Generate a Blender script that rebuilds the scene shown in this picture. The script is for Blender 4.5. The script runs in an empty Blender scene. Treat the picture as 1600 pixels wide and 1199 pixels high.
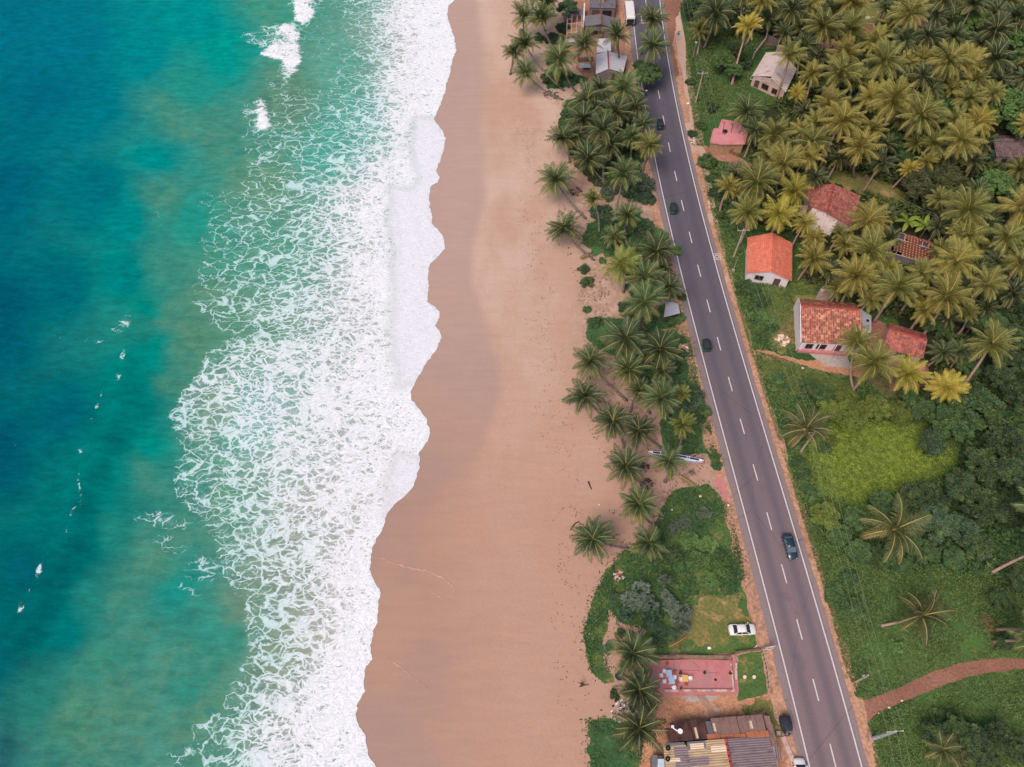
import bpy, bmesh, math, random
import numpy as np
from mathutils import Vector, Matrix
from mathutils.geometry import tessellate_polygon

# ------------------------------------------------------------------ camera, sky, sun, exposure
scene = bpy.context.scene
COL = scene.collection
H, PITCH, FOC = 120.0, math.radians(59.0), 1217.0      # flying height, look-down angle, focal length (in 1600-wide units)
cam = bpy.data.objects.new('camera', bpy.data.cameras.new('camera'))
cam.data.sensor_width = 36.0
cam.data.lens = FOC / 1600.0 * 36.0
cam.data.clip_end = 6000.0
cam.location = (0, 0, H)
cam.rotation_euler = (math.pi / 2 - PITCH, 0, 0)
COL.objects.link(cam)
scene.camera = cam

SUN_EL, SUN_AZ = math.radians(56), math.radians(-142)   # azimuth from +Y towards +X
world = bpy.data.worlds.new('World')
scene.world = world
world.use_nodes = True
wn = world.node_tree
bg = wn.nodes['Background']
sky = wn.nodes.new('ShaderNodeTexSky')
sky.sky_type = 'NISHITA'
sky.sun_disc = False
sky.sun_elevation = SUN_EL
sky.sun_rotation = SUN_AZ
sky.dust_density = 4.0
sky.air_density = 1.0
sky.ozone_density = 1.0
wn.links.new(sky.outputs[0], bg.inputs[0])
bg.inputs[1].default_value = 0.102
sun = bpy.data.objects.new('sun', bpy.data.lights.new('sun', 'SUN'))
sun.data.energy = 2.2
sun.data.angle = math.radians(30)
sun.data.color = (1.0, 0.86, 0.74)
sd = Vector((math.cos(SUN_EL) * math.sin(SUN_AZ), math.cos(SUN_EL) * math.cos(SUN_AZ), math.sin(SUN_EL)))
sun.rotation_euler = sd.to_track_quat('Z', 'Y').to_euler()
sun.location = sd * 400
COL.objects.link(sun)
vs = scene.view_settings
vs.view_transform = 'Standard'
vs.look = 'None'
vs.gamma = 1.0
vs.use_curve_mapping = False
vs.exposure = 0.16
scene.cycles.max_bounces = 6
scene.cycles.diffuse_bounces = 3
scene.cycles.transparent_max_bounces = 4

# ------------------------------------------------------------------ helpers
rnd = random.Random(7)
rng = np.random.default_rng(11)
SP, CP = math.sin(PITCH), math.cos(PITCH)

def G(px, py, z=0.0):
    """point at height z that lies where the survey of the photo puts it"""
    u = (px - 800.0) / FOC
    v = (py - 599.5) / FOC
    t = (H - z) / (SP + v * CP)
    return Vector((u * t, (CP - v * SP) * t, z))

def scale_at(px, py, z=0.0):
    v = (py - 599.5) / FOC
    return (H - z) / (SP + v * CP) / FOC

def PX(x, y, z=0.0):
    dz = z - H
    d = y * CP - dz * SP
    up = y * SP + dz * CP
    return 800.0 + FOC * x / d, 599.5 - FOC * up / d

def lin(c):
    c = c / 255.0
    return c / 12.92 if c <= 0.04045 else ((c + 0.055) / 1.055) ** 2.4

def S(r, g, b, k=1.0):
    return (min(lin(r) * k, 0.95), min(lin(g) * k, 0.95), min(lin(b) * k, 0.95), 1.0)

_perm = rng.random((256, 256))
def vnoise(x, y):
    xi = np.floor(x).astype(int); yi = np.floor(y).astype(int)
    fx = x - xi; fy = y - yi
    fx = fx * fx * (3 - 2 * fx); fy = fy * fy * (3 - 2 * fy)
    a = _perm[xi & 255, yi & 255]; b = _perm[(xi + 1) & 255, yi & 255]
    c = _perm[xi & 255, (yi + 1) & 255]; d = _perm[(xi + 1) & 255, (yi + 1) & 255]
    return (a * (1 - fx) + b * fx) * (1 - fy) + (c * (1 - fx) + d * fx) * fy
def fbm(x, y, o=4):
    s = 0.0; a = 0.5; n = 0.0
    for i in range(o):
        s = s + a * vnoise(x * 2 ** i + 17.3 * i, y * 2 ** i + 9.1 * i); n += a; a *= 0.5
    return s / n

def inpoly(x, y, poly):
    x = np.asarray(x); y = np.asarray(y)
    r = np.zeros(x.shape, bool)
    n = len(poly)
    for i in range(n):
        x0, y0 = poly[i][0], poly[i][1]; x1, y1 = poly[(i + 1) % n][0], poly[(i + 1) % n][1]
        if y0 == y1: continue
        c = ((y0 > y) != (y1 > y)) & (x < (x1 - x0) * (y - y0) / (y1 - y0) + x0)
        r ^= c
    return r

def tag(o, label=None, cat=None, group=None, kind=None):
    if label: o['label'] = label
    if cat: o['category'] = cat
    if group: o['group'] = group
    if kind: o['kind'] = kind
    return o

def empty(name, loc=(0, 0, 0), rz=0.0, label=None, cat=None, group=None):
    o = bpy.data.objects.new(name, None)
    o.empty_display_size = 0.3
    o.location = loc
    o.rotation_euler = (0, 0, rz)
    COL.objects.link(o)
    return tag(o, label, cat, group)

def link(name, me, parent=None):
    o = bpy.data.objects.new(name, me)
    COL.objects.link(o)
    if parent is not None: o.parent = parent
    return o

def copy_tree(o, parent=None):
    c = o.copy(); COL.objects.link(c)
    if parent is not None: c.parent = parent
    for ch in list(o.children): copy_tree(ch, c)
    return c

def npmesh(name, V, F, mats, mi=None, smooth=False, fattr=None, vattr=None):
    """mesh from numpy arrays: V (n,3), F (m,k) all with k corners"""
    me = bpy.data.meshes.new(name)
    V = np.asarray(V, np.float32); F = np.asarray(F, np.int32)
    m, k = F.shape
    me.vertices.add(len(V)); me.vertices.foreach_set('co', V.ravel())
    me.loops.add(m * k); me.loops.foreach_set('vertex_index', F.ravel())
    me.polygons.add(m)
    me.polygons.foreach_set('loop_start', np.arange(0, m * k, k, dtype=np.int32))
    if mi is not None: me.polygons.foreach_set('material_index', np.asarray(mi, np.int32))
    if smooth: me.polygons.foreach_set('use_smooth', np.ones(m, bool))
    for mt in mats: me.materials.append(mt)
    for k_, a in (vattr or {}).items():
        a = np.asarray(a, np.float32)
        if a.ndim == 1:
            at = me.attributes.new(k_, 'FLOAT', 'POINT'); at.data.foreach_set('value', a)
        else:
            at = me.attributes.new(k_, 'FLOAT_COLOR', 'POINT')
            at.data.foreach_set('color', np.concatenate([a, np.ones((len(a), 1), np.float32)], 1).ravel())
    me.update(calc_edges=True)
    me.validate()
    return me

class MB:
    """collects simple shapes into ONE mesh"""
    def __init__(s): s.V = []; s.F = []; s.M = []
    def add(s, vs, fs, m=0):
        b = len(s.V)
        s.V += [tuple(v) for v in vs]
        s.F += [tuple(i + b for i in f) for f in fs]
        s.M += [m] * len(fs)
        return s
    def box(s, c, d, rz=0.0, m=0, tilt=None):
        x, y, z = d[0] / 2, d[1] / 2, d[2] / 2
        vs = [Vector((a * x, b * y, e * z)) for e in (-1, 1) for a, b in ((-1, -1), (1, -1), (1, 1), (-1, 1))]
        R = Matrix.Rotation(rz, 3, 'Z')
        if tilt is not None: R = R @ tilt
        vs = [R @ v + Vector(c) for v in vs]
        return s.add(vs, [(3, 2, 1, 0), (4, 5, 6, 7), (0, 1, 5, 4), (1, 2, 6, 5), (2, 3, 7, 6), (3, 0, 4, 7)], m)
    def tube(s, pts, rad, n=6, m=0, cap=True):
        pts = [Vector(p) for p in pts]
        if not hasattr(rad, '__len__'): rad = [rad] * len(pts)
        b = len(s.V); rings = []
        for i, p in enumerate(pts):
            t = (pts[min(i + 1, len(pts) - 1)] - pts[max(i - 1, 0)]).normalized()
            a = Vector((0, 0, 1)) if abs(t.z) < 0.95 else Vector((1, 0, 0))
            u = t.cross(a).normalized(); w = t.cross(u)
            rings.append([p + (u * math.cos(2 * math.pi * k / n) + w * math.sin(2 * math.pi * k / n)) * rad[i] for k in range(n)])
        vs = [v for r in rings for v in r]
        fs = []
        for i in range(len(pts) - 1):
            for k in range(n):
                k2 = (k + 1) % n
                fs.append((i * n + k, i * n + k2, (i + 1) * n + k2, (i + 1) * n + k))
        if cap:
            fs.append(tuple(range(n))[::-1]); fs.append(tuple((len(pts) - 1) * n + k for k in range(n)))
        return s.add(vs, fs, m)
    def cyl(s, c, r, h, n=12, m=0, r2=None):
        c = Vector(c)
        return s.tube([c, c + Vector((0, 0, h))], [r, r if r2 is None else r2], n, m)
    def cylx(s, c, r, w, n=14, m=0, axis=(0, 1, 0)):
        c = Vector(c); a = Vector(axis) * (w / 2)
        return s.tube([c - a, c + a], [r, r], n, m)
    def prism(s, pts, z0, z1, m=0):
        n = len(pts)
        vs = [(p[0], p[1], z0) for p in pts] + [(p[0], p[1], z1) for p in pts]
        fs = [tuple(range(n))[::-1], tuple(range(n, 2 * n))] + [(i, (i + 1) % n, n + (i + 1) % n, n + i) for i in range(n)]
        return s.add(vs, fs, m)
    def ell(s, c, r, nu=10, nv=6, m=0, jit=0.0):
        vs = []; fs = []
        for j in range(nv + 1):
            th = math.pi * j / nv
            for i in range(nu):
                ph = 2 * math.pi * i / nu
                q = 1 + rnd.uniform(-jit, jit)
                vs.append((c[0] + r[0] * q * math.sin(th) * math.cos(ph), c[1] + r[1] * q * math.sin(th) * math.sin(ph), c[2] + r[2] * q * math.cos(th)))
        for j in range(nv):
            for i in range(nu):
                fs.append((j * nu + i, (j + 1) * nu + i, (j + 1) * nu + (i + 1) % nu, j * nu + (i + 1) % nu))
        return s.add(vs, fs, m)
    def loft(s, rings, m=0, cap=True, closed=True):
        n = len(rings[0]); vs = [v for r in rings for v in r]; fs = []
        for i in range(len(rings) - 1):
            for k in range(n if closed else n - 1):
                k2 = (k + 1) % n
                fs.append((i * n + k, i * n + k2, (i + 1) * n + k2, (i + 1) * n + k))
        if cap:
            fs.append(tuple(range(n))[::-1]); fs.append(tuple((len(rings) - 1) * n + k for k in range(n)))
        return s.add(vs, fs, m)
    def quad(s, a, b, c, d, m=0): return s.add([a, b, c, d], [(0, 1, 2, 3)], m)
    def build(s, name, mats, parent=None, smooth=False, bevel=0.0, loc=None):
        if not isinstance(mats, (list, tuple)): mats = [mats]
        me = bpy.data.meshes.new(name)
        me.from_pydata(s.V, [], s.F)
        for mt in mats: me.materials.append(mt)
        me.polygons.foreach_set('material_index', s.M)
        bm = bmesh.new(); bm.from_mesh(me)
        bmesh.ops.recalc_face_normals(bm, faces=bm.faces)
        if bevel > 0:
            bmesh.ops.remove_doubles(bm, verts=bm.verts, dist=1e-5)
            bmesh.ops.bevel(bm, geom=bm.edges[:], offset=bevel, segments=2, affect='EDGES', profile=0.6, clamp_overlap=True)
        bm.to_mesh(me); bm.free()
        if smooth: me.polygons.foreach_set('use_smooth', [True] * len(me.polygons))
        me.update()
        o = link(name, me, parent)
        if loc is not None: o.location = loc
        return o

# ------------------------------------------------------------------ materials
def newmat(name):
    m = bpy.data.materials.new(name); m.use_nodes = True
    nt = m.node_tree
    return m, nt, nt.nodes['Principled BSDF']
def N(nt, typ, ins=None, **at):
    n = nt.nodes.new(typ)
    for k, v in at.items(): setattr(n, k, v)
    for k, v in (ins or {}).items():
        if isinstance(v, bpy.types.NodeSocket): nt.links.new(v, n.inputs[k])
        else: n.inputs[k].default_value = v
    return n
def math_(nt, op, a, b=0.0, clamp=False):
    return N(nt, 'ShaderNodeMath', {0: a, 1: b}, operation=op, use_clamp=clamp).outputs[0]
def mix(nt, f, a, b, blend='MIX'):
    n = N(nt, 'ShaderNodeMix', None, data_type='RGBA', blend_type=blend)
    for s, v in ((n.inputs['Factor'], f), (n.inputs[6], a), (n.inputs[7], b)):
        if isinstance(v, bpy.types.NodeSocket): nt.links.new(v, s)
        else: s.default_value = v
    return n.outputs[2]
def noise(nt, vec, scale, detail=4.0, rough=0.55, out=0):
    return N(nt, 'ShaderNodeTexNoise', {'Vector': vec, 'Scale': scale, 'Detail': detail, 'Roughness': rough}).outputs[out]
def sstep(nt, v, lo, hi, a=0.0, b=1.0):
    return N(nt, 'ShaderNodeMapRange', {0: v, 1: lo, 2: hi, 3: a, 4: b}, interpolation_type='SMOOTHSTEP').outputs[0]
def mapv(nt, vec, scale, rot=0.0):
    return N(nt, 'ShaderNodeMapping', {'Vector': vec, 'Scale': scale, 'Rotation': (0, 0, rot)}).outputs[0]
def pos(nt): return N(nt, 'ShaderNodeNewGeometry').outputs['Position']
def attr(nt, nm): return N(nt, 'ShaderNodeAttribute', None, attribute_name=nm)
def objc(nt): return N(nt, 'ShaderNodeTexCoord').outputs['Object']
def bump(nt, b, h, dist=0.05, strength=0.6):
    nt.links.new(N(nt, 'ShaderNodeBump', {'Height': h, 'Distance': dist, 'Strength': strength}).outputs[0], b.inputs['Normal'])

def matte(name, col, var=0.2, sc=3.0, rough=0.85, dirt=None, dsc=0.8, dlo=0.5, dhi=0.7, spec=0.3, metal=0.0):
    m, nt, b = newmat(name)
    v = objc(nt)
    n1 = noise(nt, v, sc, 5.0, 0.6)
    dk = tuple(c * (1 - var) for c in col[:3]) + (1,); lt = tuple(min(c * (1 + var), 0.95) for c in col[:3]) + (1,)
    c = mix(nt, sstep(nt, n1, 0.3, 0.7), dk, lt)
    if dirt is not None:
        c = mix(nt, sstep(nt, noise(nt, v, dsc, 5.0, 0.65), dlo, dhi), c, dirt)
    nt.links.new(c, b.inputs['Base Color'])
    b.inputs['Roughness'].default_value = rough
    b.inputs['Specular IOR Level'].default_value = spec
    b.inputs['Metallic'].default_value = metal
    return m

def groundmat(name, cols, sc=(0.12, 0.6, 3.0), rough=0.95, bumpd=0.08, speck=None):
    """cols: three colours mixed by coarse and middling noise, fine noise modulates"""
    m, nt, b = newmat(name)
    v = pos(nt)
    a = mix(nt, sstep(nt, noise(nt, v, sc[0], 4), 0.38, 0.62), cols[0], cols[1])
    a = mix(nt, sstep(nt, noise(nt, v, sc[1], 5, 0.65), 0.5, 0.68), a, cols[2])
    f = noise(nt, v, sc[2], 4, 0.7)
    a = mix(nt, 1.0, a, N(nt, 'ShaderNodeCombineColor', {0: sstep(nt, f, 0.2, 0.8, 0.62, 1.35), 1: sstep(nt, f, 0.2, 0.8, 0.62, 1.35), 2: sstep(nt, f, 0.2, 0.8, 0.62, 1.35)}).outputs[0], 'MULTIPLY')
    if speck is not None:
        a = mix(nt, sstep(nt, noise(nt, v, speck[1], 2, 0.5), speck[2], speck[2] + 0.05), a, speck[0])
    nt.links.new(a, b.inputs['Base Color'])
    b.inputs['Roughness'].default_value = rough
    b.inputs['Specular IOR Level'].default_value = 0.15
    bump(nt, b, f, bumpd, 0.7)
    return m

def leafmat(name, yellow=(0.30, 0.24, 0.05, 1), transl=0.25):
    """foliage: colour comes from the object, tint yellows older fronds and lightens clump tops"""
    m, nt, b = newmat(name)
    oi = N(nt, 'ShaderNodeObjectInfo')
    t = attr(nt, 'tint')
    v = objc(nt)
    n1 = noise(nt, v, 1.3, 3)
    c = mix(nt, t.outputs['Fac'], oi.outputs['Color'], yellow)
    k = math_(nt, 'MULTIPLY', sstep(nt, n1, 0.3, 0.7, 0.75, 1.25), sstep(nt, oi.outputs['Random'], 0, 1, 0.82, 1.2))
    c = mix(nt, 1.0, c, N(nt, 'ShaderNodeCombineColor', {0: k, 1: k, 2: k}).outputs[0], 'MULTIPLY')
    nt.links.new(c, b.inputs['Base Color'])
    b.inputs['Roughness'].default_value = 0.55
    b.inputs['Specular IOR Level'].default_value = 0.25
    tr = N(nt, 'ShaderNodeBsdfTranslucent', {'Color': c})
    mx = N(nt, 'ShaderNodeMixShader', {0: transl})
    nt.links.new(b.outputs[0], mx.inputs[1]); nt.links.new(tr.outputs[0], mx.inputs[2])
    nt.links.new(mx.outputs[0], nt.nodes['Material Output'].inputs[0])
    return m

def paint(name, col, rough=0.3, coat=0.4):
    m, nt, b = newmat(name)
    n1 = noise(nt, objc(nt), 6.0, 4)
    dk = tuple(c * 0.9 for c in col[:3]) + (1,)
    nt.links.new(mix(nt, n1, dk, col), b.inputs['Base Color'])
    b.inputs['Roughness'].default_value = rough
    b.inputs['Coat Weight'].default_value = coat
    b.inputs['Coat Roughness'].default_value = 0.1
    return m

def tilemat(name, cols, tu=0.3, tv=0.38, dirtcol=(0.05, 0.03, 0.03, 1), dirt=0.5):
    """clay roof tiles: one random colour per tile, dark course lines, big stains"""
    m, nt, b = newmat(name)
    uv = N(nt, 'ShaderNodeUVMap').outputs[0]
    sep = N(nt, 'ShaderNodeSeparateXYZ', {0: uv})
    fu = math_(nt, 'FLOOR', math_(nt, 'DIVIDE', sep.outputs[0], tu)); fv = math_(nt, 'FLOOR', math_(nt, 'DIVIDE', sep.outputs[1], tv))
    wn_ = N(nt, 'ShaderNodeTexWhiteNoise', {'Vector': N(nt, 'ShaderNodeCombineXYZ', {0: fu, 1: fv}).outputs[0]}, noise_dimensions='2D')
    r = N(nt, 'ShaderNodeValToRGB', {0: wn_.outputs[0]})
    els = r.color_ramp.elements
    els[0].position = 0.0; els[0].color = cols[0]
    els[1].position = 1.0; els[1].color = cols[-1]
    for i, c in enumerate(cols[1:-1]):
        e = els.new((i + 1) / (len(cols) - 1)); e.color = c
    st = noise(nt, uv, 0.9, 7, 0.75)
    c = mix(nt, sstep(nt, st, 0.44, 0.60, 0, dirt), r.outputs[0], dirtcol)
    fr = math_(nt, 'FRACT', math_(nt, 'DIVIDE', sep.outputs[1], tv))
    c = mix(nt, sstep(nt, fr, 0.75, 1.0, 0, 0.45), c, dirtcol)
    nt.links.new(c, b.inputs['Base Color'])
    b.inputs['Roughness'].default_value = 0.9
    b.inputs['Specular IOR Level'].default_value = 0.2
    wv = math_(nt, 'SINE', math_(nt, 'MULTIPLY', sep.outputs[0], 2 * math.pi / tu))
    bump(nt, b, math_(nt, 'ADD', wv, math_(nt, 'MULTIPLY', fr, -1.5)), 0.05, 0.8)
    return m

def sheetmat(name, c0, c1, stain, slo=0.5, shi=0.65, pitch=0.16, ssc=0.7, metal=0.0, rough=0.7):
    """corrugated roofing with stains running along the corrugation"""
    m, nt, b = newmat(name)
    uv = N(nt, 'ShaderNodeUVMap').outputs[0]
    sep = N(nt, 'ShaderNodeSeparateXYZ', {0: uv})
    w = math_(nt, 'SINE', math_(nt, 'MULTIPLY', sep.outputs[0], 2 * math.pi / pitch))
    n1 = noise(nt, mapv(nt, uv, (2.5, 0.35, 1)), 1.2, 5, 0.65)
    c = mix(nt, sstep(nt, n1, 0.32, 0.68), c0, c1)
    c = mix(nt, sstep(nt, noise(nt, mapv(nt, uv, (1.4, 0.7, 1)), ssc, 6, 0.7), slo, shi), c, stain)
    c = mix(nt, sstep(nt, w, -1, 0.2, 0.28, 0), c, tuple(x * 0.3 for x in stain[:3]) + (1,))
    nt.links.new(c, b.inputs['Base Color'])
    b.inputs['Roughness'].default_value = rough
    b.inputs['Metallic'].default_value = metal
    bump(nt, b, w, 0.04, 0.8)
    return m
M = {}
M['asphalt_line'] = matte('road_paint', S(205, 200, 205), 0.12, 5, 0.7)
M['glass'] = paint('dark_glass', S(28, 34, 44), 0.08, 0.6)
M['glass_lit'] = paint('sky_glass', S(95, 108, 120), 0.08, 0.6)  # paler glass: sky reflection put into the pane colour
M['rubber'] = matte('rubber', S(24, 24, 26), 0.2, 6, 0.8)
M['chrome'] = matte('bright_metal', S(190, 190, 195), 0.1, 6, 0.3, metal=0.6)
M['white_paint'] = paint('white_car_paint', S(232, 228, 228))
M['green_paint'] = paint('dark_bluegreen_car_paint', S(32, 56, 74), 0.2, 0.8)
M['tuk_green'] = paint('green_tuktuk_paint', S(8, 88, 66))
M['tuk_dark'] = paint('dark_tuktuk_paint', S(45, 58, 72))
M['canopy'] = matte('black_canvas', S(46, 48, 58), 0.15, 4, 0.75)
M['wood'] = matte('weathered_wood', S(120, 98, 84), 0.3, 5, 0.9)
M['wood_dark'] = matte('dark_driftwood', S(78, 58, 54), 0.3, 5, 0.9)
M['wood_grey'] = matte('bleached_wood', S(188, 172, 168), 0.25, 6, 0.9)
M['concrete'] = matte('concrete', S(170, 158, 152), 0.15, 2, 0.9, S(110, 100, 92), 0.7, 0.55, 0.75)
M['pole'] = matte('pole_concrete', S(176, 160, 148), 0.2, 3, 0.9, S(110, 96, 86), 1.2)
M['pole_grey'] = matte('grey_pole_concrete', S(160, 166, 170), 0.15, 3, 0.9, S(120, 116, 110), 1.2)
M['wire'] = matte('aluminium_wire', S(140, 150, 130), 0.1, 3, 0.6)
M['trunk'] = None
M['plaster'] = matte('white_plaster', S(226, 216, 222), 0.06, 2, 0.9, S(168, 150, 146), 0.6, 0.55, 0.8)
M['plaster_pink'] = matte('pinkish_plaster', S(196, 168, 162), 0.1, 2, 0.9, S(140, 110, 100), 0.6, 0.52, 0.8)
M['plaster_grey'] = matte('grey_block_wall', S(122, 112, 112), 0.15, 2.5, 0.95, S(84, 74, 72), 0.8, 0.5, 0.75)
M['plaster_tan'] = matte('tan_wall', S(178, 138, 112), 0.12, 2, 0.9, S(120, 88, 76), 0.7)
M['frame'] = matte('window_frame_wood', S(96, 74, 70), 0.2, 5, 0.8)
M['dark_in'] = matte('dark_opening', S(38, 32, 34), 0.2, 3, 0.9)
M['red_floor'] = matte('red_cement', S(192, 120, 122), 0.14, 0.9, 0.85, S(168, 126, 126), 0.5, 0.42, 0.7)
M['worn'] = matte('worn_whitewash', S(206, 178, 172), 0.1, 2, 0.9, S(168, 112, 108), 0.9, 0.45, 0.6)
M['red_ridge'] = matte('red_ridge_tile', S(158, 70, 66), 0.2, 3, 0.9)
M['chair_white'] = matte('white_plastic', S(240, 234, 238), 0.04, 4, 0.5)
M['chair_brown'] = matte('brown_wood_seat', S(150, 84, 58), 0.2, 6, 0.8)
M['blue_top'] = matte('pale_blue_tabletop', S(170, 196, 224), 0.06, 4, 0.6)
M['yellow_top'] = matte('yellow_tabletop', S(226, 176, 104), 0.08, 4, 0.6)
M['blue_drum'] = paint('blue_plastic', S(20, 98, 142), 0.45, 0.1)
M['tank'] = matte('black_tank', S(32, 40, 58), 0.12, 4, 0.6)
M['rock'] = matte('pale_stone', S(222, 206, 186), 0.12, 5, 0.9)
M['boat_white'] = matte('white_boat_paint', S(228, 226, 236), 0.06, 2, 0.5, S(150, 150, 165), 1.2, 0.6, 0.8)
M['boat_navy'] = matte('navy_boat_paint', S(40, 52, 92), 0.15, 3, 0.5)
M['rust'] = matte('rust', S(140, 78, 58), 0.3, 3, 0.9)
M['leaf'] = leafmat('foliage', (0.17, 0.22, 0.05, 1))
M['palm_leaf'] = leafmat('palm_leaflets', (0.27, 0.20, 0.05, 1), 0.2)

def rachismat():
    m, nt, b = newmat('palm_midrib')
    oi = N(nt, 'ShaderNodeObjectInfo')
    c = mix(nt, 0.5, oi.outputs['Color'], (0.62, 0.50, 0.15, 1))
    nt.links.new(c, b.inputs['Base Color']); b.inputs['Roughness'].default_value = 0.6
    return m
M['rachis'] = rachismat()
M['nut'] = matte('coconut_husk', S(160, 112, 62), 0.35, 4, 0.8)
def trunkmat():
    m, nt, b = newmat('palm_bark')
    v = objc(nt)
    n1 = noise(nt, mapv(nt, v, (1, 1, 5)), 1.5, 4)
    c = mix(nt, sstep(nt, n1, 0.35, 0.65), S(84, 76, 74), S(138, 124, 118))
    nt.links.new(c, b.inputs['Base Color']); b.inputs['Roughness'].default_value = 0.95
    bump(nt, b, n1, 0.03)
    return m
M['trunk'] = trunkmat()
M['trunk_pale'] = matte('pale_palm_bark', S(170, 142, 130), 0.18, 3, 0.95, S(120, 100, 92), 1.5)
M['bark'] = matte('tree_bark', S(92, 80, 68), 0.3, 4, 0.95)

# ------------------------------------------------------------------ the setting: ground, beach, sea, road
def flat(name, poly, z, mat, jag=0.35, step=0.5, world_pts=False, kind='structure', freq=0.9):
    """a ground sheet with a ragged outline"""
    P = [Vector(p) if world_pts else G(p[0], p[1]) for p in poly]
    out = []
    n = len(P)
    for i in range(n):
        a, b = P[i], P[(i + 1) % n]
        L = (b - a).length; k = max(1, int(L / step))
        d = (b - a) / max(L, 1e-6); nm = Vector((-d.y, d.x, 0))
        for j in range(k):
            p = a + (b - a) * (j / k)
            e = jag * (2 * float(fbm(np.array([p.x * freq + 40]), np.array([p.y * freq + 90]), 4)[0]) - 1) * 1.8
            p = p + nm * e
            out.append(Vector((p.x, p.y, z)))
    tris = tessellate_polygon([out])
    me = bpy.data.meshes.new(name)
    me.from_pydata([tuple(p) for p in out], [], [tuple(t) for t in tris])
    bm = bmesh.new(); bm.from_mesh(me)
    bmesh.ops.recalc_face_normals(bm, faces=bm.faces)
    for f in bm.faces:
        if f.normal.z < 0: f.normal_flip()
    bm.to_mesh(me); bm.free()
    me.materials.append(mat)
    o = link(name, me)
    if kind: o['kind'] = kind
    return o

# --- ground to the horizon: green roadside growth over reddish earth
gm = groundmat('green_ground', [S(50, 84, 46), S(66, 98, 50), S(84, 98, 58)], (0.05, 0.35, 2.2), speck=(S(120, 96, 72), 0.9, 0.72))
mb = MB(); mb.quad((-3000, -3000, -0.06), (3000, -3000, -0.06), (3000, 3000, -0.06), (-3000, 3000, -0.06))
tag(mb.build('ground', gm), kind='structure')

# --- beach sand
def interp(y, tab):
    tab = np.asarray(tab, float)
    return np.interp(y, tab[:, 0], tab[:, 1])
WETLINE = [(-200, 735), (0, 742), (100, 752), (200, 758), (300, 765), (380, 748), (440, 742), (520, 765), (600, 780), (660, 768), (720, 742), (760, 712), (820, 700), (900, 720), (1000, 740), (1199, 745), (1400, 745)]
TRACK = [(-200, 800), (200, 815), (350, 836), (450, 842), (550, 850), (650, 862), (720, 876), (800, 905), (900, 905), (1199, 885)]
def axis(lo, hi, st, far0, far1):
    a = list(np.arange(lo, hi + 1e-6, st)); s = st; x = lo; L = []
    while x > far0: s *= 1.4; x -= s; L.append(x)
    s = st; x = hi; R = []
    while x < far1: s *= 1.4; x += s; R.append(x)
    return np.array(L[::-1] + a + R)
bx = axis(-52, 40, 0.7, -60, 41); by = axis(2, 200, 0.8, -300, 1500)
BX, BY = np.meshgrid(bx, by)
cl = np.clip(BY, 2, 215)
# keep the sheet west of the road
pxx, pyy = PX(BX, cl)
w1 = interp(pyy, WETLINE) + 26 * (fbm(BX * 0.06, BY * 0.03, 4) - 0.5)
soft = np.interp(pyy, [0, 560, 700, 760, 1199], [26, 20, 26, 110, 150])
wet = 1 - np.clip((pxx - w1) / soft + 0.5, 0, 1)
wet = wet * wet * (3 - 2 * wet)
wet = np.where(pyy > 760, wet * 0.8 + 0.1, wet)
SOIL = [(868, 150), (905, 235), (880, 330), (905, 420), (900, 500), (915, 545), (930, 600), (945, 660), (960, 720), (985, 790), (940, 880), (970, 960), (950, 1100), (1000, 1240), (1300, 1240), (1140, 700), (1040, 400), (1000, 150)]
soil = inpoly(pxx + 50 * (fbm(BX * .12, BY * .12, 4) - .5), pyy, SOIL).astype(float)
for _ in range(6): soil[1:-1, 1:-1] = (soil[1:-1, 1:-1] + soil[:-2, 1:-1] + soil[2:, 1:-1] + soil[1:-1, :-2] + soil[1:-1, 2:]) / 5
tr = interp(pyy, TRACK)
trk = np.exp(-((pxx - tr) / np.interp(pyy, [0, 700, 1199], [16, 22, 34])) ** 2)
ny, nx = BX.shape
idx = np.arange(ny * nx).reshape(ny, nx)
F = np.stack([idx[:-1, :-1], idx[:-1, 1:], idx[1:, 1:], idx[1:, :-1]], -1).reshape(-1, 4)
relief = 0.05 * (fbm(BX * 0.25, BY * 0.25, 4) - 0.5) * (1 - wet) + 0.10 * trk * (fbm(BX * 0.9, BY * 0.9, 3) - 0.5)
V = np.stack([BX, BY, np.clip(relief, -0.02, 0.05)], -1).reshape(-1, 3)
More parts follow.
